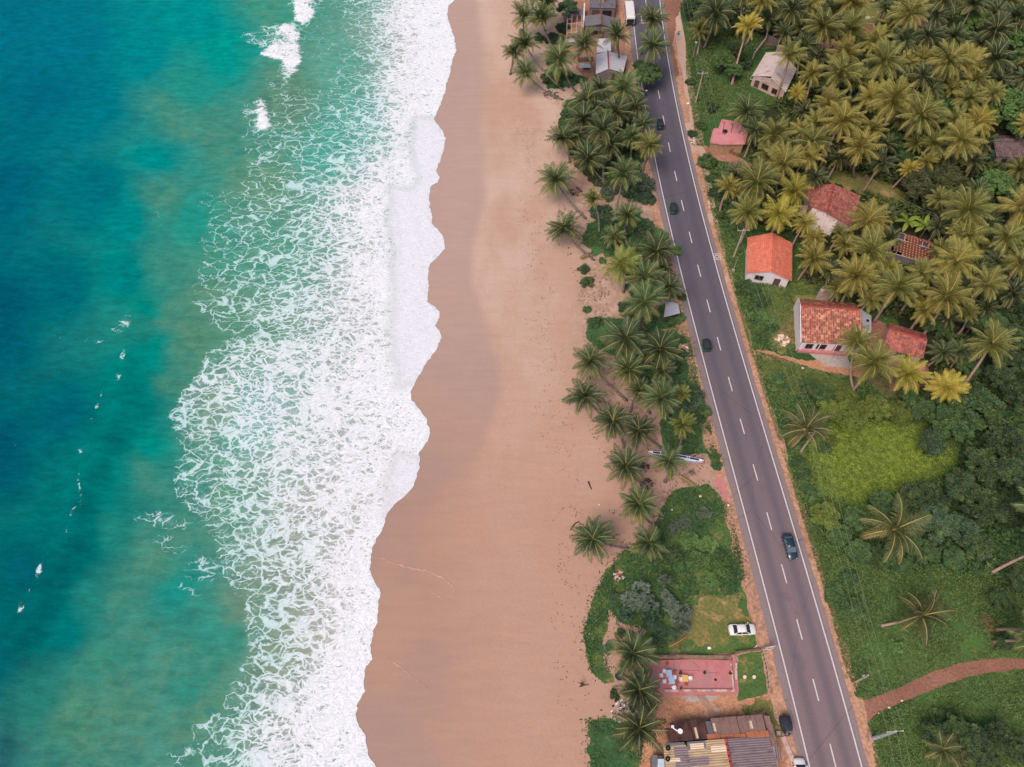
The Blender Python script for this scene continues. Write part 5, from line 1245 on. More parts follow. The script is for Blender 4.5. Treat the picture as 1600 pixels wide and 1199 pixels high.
clay_new = tilemat('orange_clay_tile', [S(222, 116, 94), S(236, 130, 106), S(228, 124, 102), S(244, 150, 126)], dirt=0.3, dirtcol=S(176, 104, 90))
clay_old = tilemat('mottled_clay_tile', [S(164, 98, 86), S(204, 126, 104), S(144, 86, 78), S(232, 170, 140), S(180, 108, 94)], 0.42, 0.42, S(120, 80, 72), 0.75)
clay_red = tilemat('red_clay_tile', [S(186, 110, 98), S(204, 128, 112), S(146, 90, 84), S(196, 116, 104)], 0.42, 0.42, S(116, 74, 70), 0.75)
clay_ruin = tilemat('crumbled_tile', [S(120, 72, 62), S(150, 92, 76), S(104, 64, 58), S(216, 160, 128), S(130, 78, 66), S(112, 66, 60)], 0.22, 0.22, S(92, 62, 58), 0.6)
clay_grey = tilemat('weathered_grey_tile', [S(112, 92, 92), S(128, 106, 106), S(98, 80, 82)], 0.4, 0.4, S(60, 48, 50), 0.5)
sh_white = sheetmat('whitewashed_sheet', S(206, 208, 222), S(222, 222, 232), S(168, 160, 166), 0.56, 0.8)
sh_grey = sheetmat('grey_asbestos_sheet', S(112, 110, 120), S(132, 128, 136), S(80, 76, 84), 0.5, 0.75)
sh_pale = sheetmat('pale_asbestos_sheet', S(222, 200, 196), S(236, 218, 214), S(160, 126, 122), 0.52, 0.7)
sh_silver = sheetmat('silver_sheet', S(178, 182, 196), S(194, 196, 208), S(140, 138, 146), 0.55, 0.8)
sh_rust = sheetmat('rusted_sheet', S(86, 58, 56), S(118, 76, 66), S(60, 42, 44), 0.45, 0.65)
sh_brown = sheetmat('brown_sheet', S(150, 116, 108), S(166, 132, 122), S(122, 88, 82), 0.5, 0.7)
sh_purple = sheetmat('violet_grey_sheet', S(128, 112, 118), S(142, 126, 130), S(100, 86, 94), 0.5, 0.7, 0.3)
sh_tan = sheetmat('tan_sheet', S(176, 150, 120), S(196, 170, 136), S(130, 108, 98), 0.5, 0.7, 0.3)
sh_cream = sheetmat('cream_sheet', S(226, 200, 172), S(232, 212, 192), S(196, 164, 136), 0.55, 0.8, 0.3)
sh_orange = sheetmat('orange_rust_sheet', S(206, 124, 88), S(214, 134, 98), S(176, 96, 70), 0.5, 0.75)

# orange-roofed house by the road
o, c, E, R, W = house('house', 'house with a plain bright orange tile roof and white gable beside the road', 'house', [(1168, 371), (1238, 380), (1237.5, 439), (1166, 426)], [(1207, 363.5), (1205, 424.5)], 2.9, 4.3, clay_new, M['plaster'], 'y', [('near', [(.30, 1.4, 1.1, 2.1, 'window'), (.74, 1.0, 0.1, 2.1, 'door')])], 0.10)
# white-gabled tile house
o, c, E, R, W = house('house', 'tile-roofed house with white gable walls and pink veranda facing the road', 'house', [(1248, 466.5), (1337, 474), (1351, 540), (1252, 535)], [(1250.5, 477.5), (1344, 484)], 2.9, 5.0, clay_old, M['plaster'], 'x', [('near', [(.15, 1.1, 1.0, 2.2, 'window'), (.35, 1.5, 1.0, 2.2, 'window'), (.62, 1.0, 0.1, 2.2, 'door')])], 0.035, M['red_ridge'])
MB().box(G(1282, 471.5) - c + Vector((0, 0, 1.7)), (2.1, .9, 3.5)).build('chimney', M['plaster_pink'], o)
va = [G(1246, 541), G(1324, 549), G(1323, 557), G(1245, 551)]
mb = MB(); mb.prism([(p.x - c.x, p.y - c.y) for p in va][::-1], -.1, .5); mb.build('veranda', M['red_floor'], o)
for k, x in enumerate((1250, 1275, 1300, 1320)):
    p = G(x, 548.5 + k * 1.6); MB().tube([p - c, p - c + Vector((0, 0, 2.6))], .09, 8).build('veranda_post', M['plaster'], o)
# raised white gable parapets
for nm, (a, b, ap), zz_ in (('parapet', (0, 3, 0), 5.25),):
    A = E[0] - c; B = E[3] - c; P = R[0] - c; d = Vector((-.16, 0, 0))
    vs = [Vector((A.x, A.y, 0)), Vector((A.x, A.y, 3.05)), Vector((P.x, P.y, zz_)), Vector((B.x, B.y, 3.0)), Vector((B.x, B.y, 0))]
    vs = vs + [v + d for v in vs]
    mb = MB(); mb.add(vs, [(0, 1, 2, 3, 4), (9, 8, 7, 6, 5), (0, 5, 6, 1), (1, 6, 7, 2), (2, 7, 8, 3), (3, 8, 9, 4), (4, 9, 5, 0)]); mb.build(nm, M['plaster'], o)
q = [G(1343, 482, 4.2), G(1349.5, 509, 4.2), G(1361.5, 518, 2.5), G(1361.5, 493.5, 2.5)]
rf = roofmesh('side_roof', [[q[0], q[1], q[2], q[3]]], .1, sh_white, o, c)
MB().cyl(G(1355.5, 501.5, 3.32) - c, .28, .12, 12).build('roof_hatch', M['dark_in'], rf)
mb = MB(); mb.prism([(p.x - c.x, p.y - c.y) for p in (q[0] * .97 + q[2] * .03, q[1], q[2], q[3])], -.1, 2.3); mb.build('side_room', M['plaster'], o)
# small red-tiled shed
o, c, E, R, W = house('shed', 'small shed with a sagging red tile roof right of the white-gabled house', 'shed', [(1389, 504), (1447, 522), (1443, 560), (1379, 545)], [(1389, 514), (1449, 532)], 2.5, 3.7, clay_red, M['plaster_pink'], 'x', [('near', [(.55, 2.2, 1.0, 2.0, 'window')])], 0.08, M['red_ridge'])
# tiled house with white annexe
o, c, E, R, W = house('house', 'broad red-tiled house with a flat white annexe roof in front', 'house', [(1257, 288), (1345, 306), (1330, 354), (1267, 325)], [(1303, 288), (1293, 331)], 2.7, 4.1, clay_red, M['plaster_pink'], 'y', (), 0.06, M['red_ridge'])
mb = MB(); rf = roofmesh('annexe_roof', [[G(1269, 325, 3.1), G(1291, 332, 3.1), G(1286, 364, 2.7), G(1257, 355, 2.7)], [G(1289, 339, 3.05), G(1308, 346, 3.05), G(1297, 368, 2.7), G(1286.0, 364, 2.7)]], .08, sh_pale, o, c)
pts = [G(1271, 331), G(1306, 350), G(1296, 372), G(1260, 361)]
mb = MB(); mb.prism([(p.x - c.x, p.y - c.y) for p in pts][::-1], -.1, 2.6); mb.build('annexe', M['plaster_pink'], o)
openings(o, pts[3], pts[2], [(.25, 1.0, 0.9, 1.9, 'window'), (.62, 0.9, 0.1, 2.0, 'door')], c)
qa = [G(1252, 320, 2.1), G(1263, 322, 2.3), G(1257, 340, 2.2), G(1246, 337, 2.0)]
roofmesh('side_awning', [qa], .06, sh_tan, o, c)
# ruined tile roof
e = [(1397, 360), (1461, 380), (1458, 414), (1391, 394)]
E = [G(p[0], p[1], h) for p, h in zip(e, (3.8, 3.8, 2.2, 2.2))]
cen = sum((Vector((p.x, p.y, 0)) for p in E), Vector()) / 4
o = empty('ruined_shed', cen, 0, 'collapsing shed with crumbled brown tiles and holes showing the rafters', 'shed')
nu, nv = 14, 9; quads = []
hole = [(1, 1), (2, 1), (3, 1), (1, 2), (2, 2), (3, 2), (4, 2), (9, 1), (10, 1), (11, 1), (9, 2), (10, 2), (11, 2), (10, 3), (0, 6), (0, 7), (2, 0), (3, 0), (0, 0), (1, 8), (2, 8), (3, 8)]
def bl(u_, v_): return (E[0] * (1 - u_) + E[1] * u_) * (1 - v_) + (E[3] * (1 - u_) + E[2] * u_) * v_
for i in range(nu):
    for j in range(nv):
        if (i, j) in hole: continue
        k = Vector((0, 0, rnd.uniform(-.05, .05)))
        quads.append([bl(i / nu, j / nv) + k, bl((i + 1) / nu, j / nv) + k, bl((i + 1) / nu, (j + 1) / nv) + k, bl(i / nu, (j + 1) / nv) + k])
roofmesh('roof', quads, .1, clay_ruin, o, cen)
mb = MB()
for i in range(0, nu + 1, 2): mb.tube([bl(i / nu, 0) - cen - Vector((0, 0, .2)), bl(i / nu, 1) - cen - Vector((0, 0, .2))], .06, 5)
for v_ in (0.0, .3, .6, 1): mb.tube([bl(0, v_) - cen - Vector((0, 0, .1)), bl(1, v_) - cen - Vector((0, 0, .1))], .07, 5)
mb.build('rafters', M['wood_grey'], o)
lo = [Vector((p.x, p.y, 0)).lerp(cen, .06) - cen for p in E]
V = [p + Vector((0, 0, -.1)) for p in lo] + [lo[0] + Vector((0, 0, 3.4)), lo[1] + Vector((0, 0, 3.4)), lo[2] + Vector((0, 0, 2.0)), lo[3] + Vector((0, 0, 2.0))]
mb = MB(); mb.add(V, [(0, 1, 5, 4), (2, 3, 7, 6), (3, 0, 4, 7), (1, 2, 6, 5)]); mb.build('wall', M['plaster_grey'], o)
# pale-roofed hut with bare rafters in front
e = [(1197, 81), (1246, 108), (1228, 145), (1175, 118)]
E = [G(1197, 82, 2.7), G(1245, 108, 2.7), G(1228, 144, 2.7), G(1175, 118.5, 2.7)]; R = [G(1222, 81, 4.3), G(1205, 122, 4.3)]
cen = sum((Vector((p.x, p.y, 0)) for p in E), Vector()) / 4
o = empty('house', cen, 0, 'unfinished hut with pale stained sheet roof and bare rafters at the front', 'house')
roofmesh('roof', [[R[0], R[1].lerp(R[0], .06), E[3].lerp(E[0], .0), E[0]], [R[0], R[1], E[2], E[1]]], .08, sh_pale, o, cen)
mb = MB()
for k in range(7):
    a = R[1].lerp(E[3], k / 6) - cen; b = a + (E[3] - E[0]).normalized() * 1.3
    mb.tube([a - Vector((0, 0, .1)), b - Vector((0, 0, .1))], .05, 5)
d = (E[3] - E[0]).normalized() * 1.25
mb.tube([R[1] + d - cen - Vector((0, 0, .1)), E[3] + d - cen - Vector((0, 0, .1))], .06, 5)
mb.build('rafters', M['wood_grey'], o)
W = [Vector((p.x, p.y, 0)).lerp(cen, .07) for p in E]; RW = [Vector((p.x, p.y, 0)).lerp(cen, .07) for p in R]
V = [w - cen + Vector((0, 0, -.1)) for w in W] + [w - cen + Vector((0, 0, 2.6)) for w in W] + [w - cen + Vector((0, 0, 4.0)) for w in RW]
mb = MB(); mb.add(V, [(3, 0, 4, 7), (1, 2, 6, 5), (2, 3, 7, 9, 6), (0, 1, 5, 8, 4)]); mb.build('wall', M['plaster_pink'], o)
openings(o, W[3], W[2], [(.16, .9, .1, 1.9, 'door'), (.42, 1.5, .8, 1.9, 'window'), (.74, 1.5, .8, 1.9, 'window')], cen)
# yard walls behind the hut
def wall_run(name, label, pts, h, th, mat, cat='wall'):
    P = [G(*p) for p in pts]; c = P[0].copy(); o = MB()
    for a, b in zip(P[:-1], P[1:]):
        d = b - a; o.box((a + b) / 2 - c + Vector((0, 0, h / 2 - .1)), (d.length - .02, th, h + .2), math.atan2(d.y, d.x))
    q = o.build(name, mat); q.location = c; return tag(q, label, cat)
wall_run('yard_wall', 'pale low yard wall running beside the pale-roofed hut', [(1176, 92), (1196, 66)], 1.6, .25, M['concrete'])
wall_run('yard_wall', 'dark mossy yard wall at the back of the pale-roofed hut', [(1197, 65), (1216, 74)], 1.8, .25, M['plaster_grey'])
wall_run('outhouse_wall', 'small roofless grey outhouse wall behind the pale-roofed hut', [(1212, 82), (1222, 84), (1227, 70), (1219, 67), (1212, 82)], 2.0, .2, M['concrete'])
wall_run('well_surround', 'small square well surround right of the pale-roofed hut', [(1255, 97), (1260, 98), (1264, 87), (1258, 86), (1255, 97)], 0.9, .25, M['concrete'])
# pink flat roof
P = [(1128, 188), (1138, 189.5), (1152, 192), (1168, 207), (1163, 226), (1130, 226.5), (1109.5, 224), (1115, 202.5), (1123, 201.5)]
Q = [G(a, b, 3.0) for a, b in P]; cen = sum((Vector((p.x, p.y, 0)) for p in Q), Vector()) / len(Q)
o = empty('house', cen, 0, 'small house with a flat pink cement roof with a round hatch', 'house')
mb = MB(); mb.prism([(p.x - cen.x, p.y - cen.y) for p in Q][::-1], 2.85, 3.0)
rf = mb.build('roof', matte('pink_cement_roof', S(206, 136, 140), 0.08, 0.6, 0.85, S(184, 118, 122), .5), o)
mb = MB()
for a, b in zip(Q, Q[1:] + Q[:1]):
    d = b - a; mb.box((a + b) / 2 - cen + Vector((0, 0, .09)), (d.length * .99, .22, .18), math.atan2(d.y, d.x))
mb.build('roof_parapet', bpy.data.materials['pink_cement_roof'], rf)
mb = MB(); h_ = G(1133, 206, 3.0) - cen; mb.tube([h_, h_ + Vector((0, 0, .25))], [.55, .5], 14); mb.build('roof_hatch', M['dark_in'], rf)
mb = MB(); h_ = G(1130.5, 200, 3.0) - cen
for a, b in (((1132, 191), (1128.5, 209)), ((1128.5, 209), (1134, 210.5)), ((1145, 196), (1142, 208))):
    a = G(*a, 3.0) - cen; b = G(*b, 3.0) - cen; d = b - a; mb.box((a + b) / 2 + Vector((0, 0, .05)), (d.length, .12, .1), math.atan2(d.y, d.x))
mb.build('roof_upstand', M['frame'], rf)
mb = MB(); mb.prism([((p.x - cen.x) * .96, (p.y - cen.y) * .96) for p in Q][::-1], -.1, 2.84); mb.build('wall', M['plaster_tan'], o)
# brown roof at the right edge
o, c, E, R, W = house('house', 'old house with a dull grey-brown sagging tile roof at the right edge', 'house', [(1553, 212), (1625, 210), (1632, 247), (1557, 245)], [(1552, 217), (1628, 215)], 2.4, 3.6, clay_grey, M['plaster_grey'], 'x', [('near', [(.2, .9, .6, 1.8, 'window'), (.42, .9, .1, 1.9, 'door'), (.6, .9, .6, 1.8, 'window')])], 0.05)
# grey gabled building at the top
o, c, E, R, W = house('shop_building', 'long grey gabled building with a brick front wall beside the white bus', 'building', [(913.5, 25), (970, 31), (957, 44), (914.5, 41)], [(939, 22), (940, 37.5)], 3.0, 4.2, sh_grey, M['plaster_grey'], 'y', [('near', [(.22, 1.2, .9, 1.9, 'window'), (.38, 1.2, .9, 1.9, 'window'), (.62, 1.1, .1, 2.0, 'door')])], 0.05, M['red_ridge'])
MB().box(G(940, 21.5, 0) - c + Vector((0, 0, 2.6)), (.7, .7, 5.4)).build('chimney', M['plaster_tan'], o)
Q = [(922, -16), (962, -16), (962, 13), (921, 12)]
E4 = [G(a, b, h) for (a, b), h in zip(Q, (3.4, 3.4, 3.0, 3.0))]; cen = sum((Vector((p.x, p.y, 0)) for p in E4), Vector()) / 4
o = empty('back_building', cen, 0, 'dark grey flat-roofed building behind the grey gabled one, cut by the top edge', 'building')
m1 = E4[0].lerp(E4[1], .42); m2 = E4[3].lerp(E4[2], .42)
roofmesh('roof', [[E4[0], m1, m2, E4[3]], [m1 + (E4[1] - E4[0]) * .05, E4[1], E4[2], m2 + (E4[1] - E4[0]) * .05]], .12, sh_grey, o, cen)
mb = MB(); mb.prism([((p.x - cen.x) * .95, (p.y - cen.y) * .95) for p in E4][::-1], -.1, 2.85); mb.build('wall', M['plaster_grey'], o)
openings(o, Vector((E4[3].x, E4[3].y, 0)).lerp(cen, .05), Vector((E4[2].x, E4[2].y, 0)).lerp(cen, .05), [(.25, 1.6, .2, 2.2, 'door'), (.7, 2.2, .6, 2.2, 'window')], cen)
wall_run('side_wall', 'tall pale narrow wall along the left side of the grey gabled building', [(911, 47), (912, 20)], 2.6, .3, M['plaster'])
# open timber frame left of it
cen = G(898, 50); o = empty('timber_frame_shed', cen, 0, 'open roofless timber frame lean-to left of the grey gabled building', 'shed')
mb = MB(); fz = 2.4
gx = [886, 893, 901, 909]; gy = [24, 38, 52, 62]
for x in gx: mb.tube([G(x + 1, gy[0], fz) - cen, G(x - 1, gy[-1], fz) - cen], .07, 5)
for y in gy: mb.tube([G(885, y, fz) - cen, G(910, y - 3, fz) - cen], .07, 5)
for x, y in ((885, 62), (909, 60), (909, 24), (886, 26)):
    p = G(x, y, fz) - cen; mb.tube([(p.x, p.y, -.2), p], .08, 5)
mb.build('frame', M['wood_grey'], o)
roofmesh('roof_sheet', [[G(886, 18, 2.6), G(910, 14, 2.6), G(910, 22, 2.5), G(897, 23, 2.5)]], .05, sh_grey, o, cen)
roofmesh('roof_sheet', [[G(887, 20, 2.55), G(892, 20, 2.55), G(892, 31, 2.5), G(887, 31, 2.5)]], .05, sh_grey, o, cen)
roofmesh('roof_sheet', [[G(884, 62, 2.3), G(901, 61, 2.3), G(902, 65, 2.2), G(883, 66, 2.2)]], .05, sh_silver, o, cen)
MB().box((0, 0, .4), (4.2, 5.0, .5)).build('floor', M['plaster_tan'], o)
# stained sheet awning and the white hut
E4 = [G(935, 61, 2.5), G(954, 60, 2.5), G(955, 80, 2.2), G(932, 83, 2.2)]; cen = sum((Vector((p.x, p.y, 0)) for p in E4), Vector()) / 4
o = empty('awning', cen, 0, 'flat pale blue stained sheet awning between the grey building and white hut', 'awning')
roofmesh('roof_sheet', [E4], .06, sh_white, o, cen)
for p in E4: MB().tube([(p.x - cen.x) * Vector((1, 0, 0)) * .93 + (p.y - cen.y) * Vector((0, 1, 0)) * .93 - Vector((0, 0, .2)), ((p.x - cen.x) * .93, (p.y - cen.y) * .93, p.z - .06)], .06, 6).build('post', M['wood'], o)
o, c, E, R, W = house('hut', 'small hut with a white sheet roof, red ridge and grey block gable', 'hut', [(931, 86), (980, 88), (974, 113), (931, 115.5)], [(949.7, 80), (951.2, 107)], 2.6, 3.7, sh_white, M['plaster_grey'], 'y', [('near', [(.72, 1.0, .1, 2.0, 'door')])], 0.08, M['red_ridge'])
# silver sheet shelter
E4 = [G(1041, 471, 2.4), G(1059, 474, 2.4), G(1063, 489.5, 2.2), G(1037, 496, 2.2)]; cen = sum((Vector((p.x, p.y, 0)) for p in E4), Vector()) / 4
o = empty('shelter', cen, 0, 'small shelter with a silver sheet roof by the road, under a palm', 'shelter')
mid0 = E4[0].lerp(E4[3], .42); mid1 = E4[1].lerp(E4[2], .42)
roofmesh('roof', [[E4[0], E4[1], mid1, mid0], [mid0 + Vector((0, 0, -.03)), mid1 + Vector((0, 0, -.03)), E4[2], E4[3]]], .05, sh_silver, o, cen)
for p in E4: MB().tube([((p.x - cen.x) * .92, (p.y - cen.y) * .92, -.2), ((p.x - cen.x) * .92, (p.y - cen.y) * .92, p.z - .06)], .06, 6).build('post', M['wood'], o)
# rusty patched roofs at the bottom edge
def patchroof(name, label, sheets, th, walls, wall_m):
    """sheets: list of (name, 4 photo points far-left.. near-left, 4 heights, material, turn) laid as separate sheets"""
    P = [G(a, b) for a, b in walls]; cen = sum(P, Vector()) / len(P)
    o = empty(name, cen, 0, label, 'building')
    for k, (nm, q, h, mt, tr_) in enumerate(sheets):
        w = [G(a, b, z + .012 * (k % 3)) for (a, b), z in zip(q, h)]
        if tr_: w = [w[1], w[2], w[3], w[0]]
        roofmesh(nm, [w], th, mt, o, cen)
    mb = MB(); mb.prism([(p.x - cen.x, p.y - cen.y) for p in P][::-1], -.1, 2.1); mb.build('wall', wall_m, o)
    return o, cen
hA, hB = 2.4, 3.1
def rq(x0, x1, t0=0.0, t1=1.0):
    """piece of the upper lean-to between photo columns x0..x1 and slope fractions"""
    def topy(x): return 1131 - (x - 1030) * 15.0 / 162
    def boty(x): return 1160.5 - (x - 1040) * 11 / 162
    def pt(x, t): return (x + t * 8, topy(x) * (1 - t) + boty(x + 8) * t)
    return [pt(x0, t0), pt(x1, t0), pt(x1, t1), pt(x0, t1)], [hA + (hB - hA) * t0] * 2 + [hA + (hB - hA) * t1] * 2
sh = []
for x0, x1, t0, t1, mt in ((1046, 1076, 0, .98, sh_rust), (1077, 1100, -.02, .97, sh_rust), (1101, 1109, .1, .97, sh_grey), (1110, 1150, -.02, .86, sh_brown), (1151, 1191, 0, .80, sh_brown), (1098, 1118, .74, 1.02, sh_orange), (1119, 1158, .82, 1.03, sh_orange), (1159, 1194, .76, 1.05, sh_orange), (1037, 1045, .25, 1.0, sh_rust)):
    q, h = rq(x0, x1, t0, t1); sh.append(('roof_sheet', q, [z + (.05 if mt is sh_orange else 0) for z in h], mt, False))
for x0, x1, t0, t1, mt in ((1168, 1172.5, .25, .62, sh_cream), (1081, 1085, .35, .9, sh_cream), (1111, 1115, .22, .62, sh_cream)):
    q, h = rq(x0, x1, t0, t1); sh.append(('patch_sheet', q, [z + .05 for z in h], mt, False))
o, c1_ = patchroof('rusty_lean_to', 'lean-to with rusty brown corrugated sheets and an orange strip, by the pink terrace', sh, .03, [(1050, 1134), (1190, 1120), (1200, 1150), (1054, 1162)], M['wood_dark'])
# antenna lying on the rust
mb = MB(); p0 = G(1051, 1137, 2.85) - c1_; p1 = G(1057, 1141.5, 2.95) - c1_; p2 = G(1062.5, 1143, 3.0) - c1_
aer = empty('dish_antenna', p0 + c1_, 0, 'white dish antenna on a bent arm lying on the rusty sheet roof', 'antenna')
MB().tube([Vector((0, 0, 0)), p1 - p0, p2 - p0], .09, 6).build('arm', M['chair_white'], aer)
mb = MB(); mb.tube([p2 - p0 - Vector((0, 0, .02)), p2 - p0 + Vector((0, 0, .06)), p2 - p0 + Vector((0, 0, .16))], [.15, .3, .36], 14); mb.build('dish', M['chair_white'], aer)
MB().box((0, .12, .02), (.4, .35, .1)).build('foot', M['chair_white'], aer)
# lower building: ridge near-far, slopes left and right
rX = lambda t: (1134 + 12 * t, 1155 + 60 * t)
def lowq(side, s0, s1, t0, t1):
    """s: 0 ridge .. 1 eave, t: 0 far .. 1 near"""
    def pt(s, t):
        rx0, ry0 = rX(t)
        if side < 0: ex, ey = 1036 + 6 * t, 1162 + 60 * t
        else: ex, ey = 1203 + 16 * t, 1150.5 + 66 * t
        return (rx0 * (1 - s) + ex * s, ry0 * (1 - s) + ey * s)
    z = lambda s: 3.7 - 0.8 * s
    return [pt(s1, t0), pt(s0, t0), pt(s0, t1), pt(s1, t1)], [z(s1), z(s0), z(s0), z(s1)]
sh = []
for sd_, s0, s1, t0, t1, mt in ((-1, 0.02, .33, 0, .34, sh_tan), (-1, .02, .33, .30, 1.2, sh_tan), (-1, .33, .62, 0, .2, sh_grey), (-1, .33, .66, .18, .44, sh_tan), (-1, .30, .64, .42, .66, sh_purple), (-1, .02, .66, .64, 1.2, sh_tan), (-1, .66, .98, 0, .1, sh_grey), (-1, .64, 1.0, .08, 1.2, sh_tan), (-1, .62, .84, .12, .7, sh_purple),
                                (1, .02, .98, 0, .42, sh_purple), (1, .02, .99, .40, .8, sh_purple), (1, .02, 1.0, .78, 1.2, sh_purple)):
    q, h = lowq(sd_, s0, s1, t0, t1); sh.append(('roof_sheet', q, h, mt, True))
for sd_, s0, s1, t0, t1 in ((-1, .36, .58, .06, .2), (-1, .02, .26, .16, .32), (-1, .76, .98, .40, .50)):
    q, h = lowq(sd_, s0, s1, t0, t1); sh.append(('patch_sheet', q, [z + .06 for z in h], sh_cream, True))
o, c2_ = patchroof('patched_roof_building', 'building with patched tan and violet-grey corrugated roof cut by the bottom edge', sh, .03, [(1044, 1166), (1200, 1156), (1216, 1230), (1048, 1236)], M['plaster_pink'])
mb = MB()
for k in range(9):
    a, b = rX(k / 8 * 1.2), rX((k + .8) / 8 * 1.2)
    mb.tube([G(*a, 3.72) - c2_, G(*b, 3.72) - c2_], .2, 8)
mb.build('ridge_cap', M['red_ridge'], o)
mb = MB()
for k in range(5):
    t = k / 4.0; q = [(1195 + 7 * t + 6, 1116 + 40 * t), (1200 + 10 * t + 6, 1118 + 40 * t)]
a4 = [G(1193, 1118, 2.5), G(1202, 1119, 2.4), G(1216, 1166, 2.4), G(1206, 1167, 2.6)]
roofmesh('eave_sheet', [a4], .04, sh_brown, o, c2_)
a4 = [G(1210, 1166, 2.2), G(1217, 1166, 2.1), G(1222, 1186, 2.1), G(1213, 1187, 2.2)]
roofmesh('eave_sheet', [a4], .04, sh_purple, o, c2_)
for k, (x, y, r_) in enumerate(((1043.5, 1169.5, .34), (1043, 1186.5, .34))):
    p = G(x, y, 2.99); mb = MB(); n_ = 16
    mb.loft([[(math.cos(2 * math.pi * i / n_) * (r_ - .12 + .12 * math.cos(a)), math.sin(2 * math.pi * i / n_) * (r_ - .12 + .12 * math.cos(a)), .1 + .1 * math.sin(a)) for a in [2 * math.pi * j / 8 for j in range(8)]] for i in range(n_ + 1)], cap=False)
    t_ = mb.build('tyre', M['rubber'], None, True); t_.location = p + Vector((0, 0, .1)); tag(t_, ['black tyre weighing down the patched roof, the upper of two', 'black tyre weighing down the patched roof, the lower of two'][k], 'tyre', 'tyres on the patched roof')
E4 = [G(1019, 1180, 2.4), G(1036, 1180, 2.4), G(1038, 1212, 2.1), G(1019, 1212, 2.1)]; cen = sum((Vector((p.x, p.y, 0)) for p in E4), Vector()) / 4
o = empty('side_shack', cen, 0, 'small shack with grey and pale blue sheets left of the patched roof', 'shack')
roofmesh('roof_sheet', [[E4[0], E4[0].lerp(E4[1], .5), E4[3].lerp(E4[2], .5), E4[3]]], .05, sh_grey, o, cen)
roofmesh('roof_sheet', [[G(1028, 1186, 2.4), G(1038, 1186, 2.4), G(1039, 1212, 2.3), G(1027, 1212, 2.3)]], .05, matte('pale_blue_sheet', S(178, 200, 218), .08, 2, .6), o, cen)
mb = MB(); mb.prism([((p.x - cen.x) * .9, (p.y - cen.y) * .9) for p in E4][::-1], -.1, 2.0); mb.build('wall', M['plaster_grey'], o)
# ------------------------------------------------------------------ vehicles
def add_wheels(o, L):
    for (x, y, r, w) in L:
        s = 1 if y > 0 else -1
        mb = MB(); mb.cylx((x, y, r), r, w, 18)
        t = mb.build('wheel', M['rubber'], o)
        MB().cylx((x, y + s * (w / 2 + .006), r), r * .62, .015, 14).build('rim', M['chrome'], t)

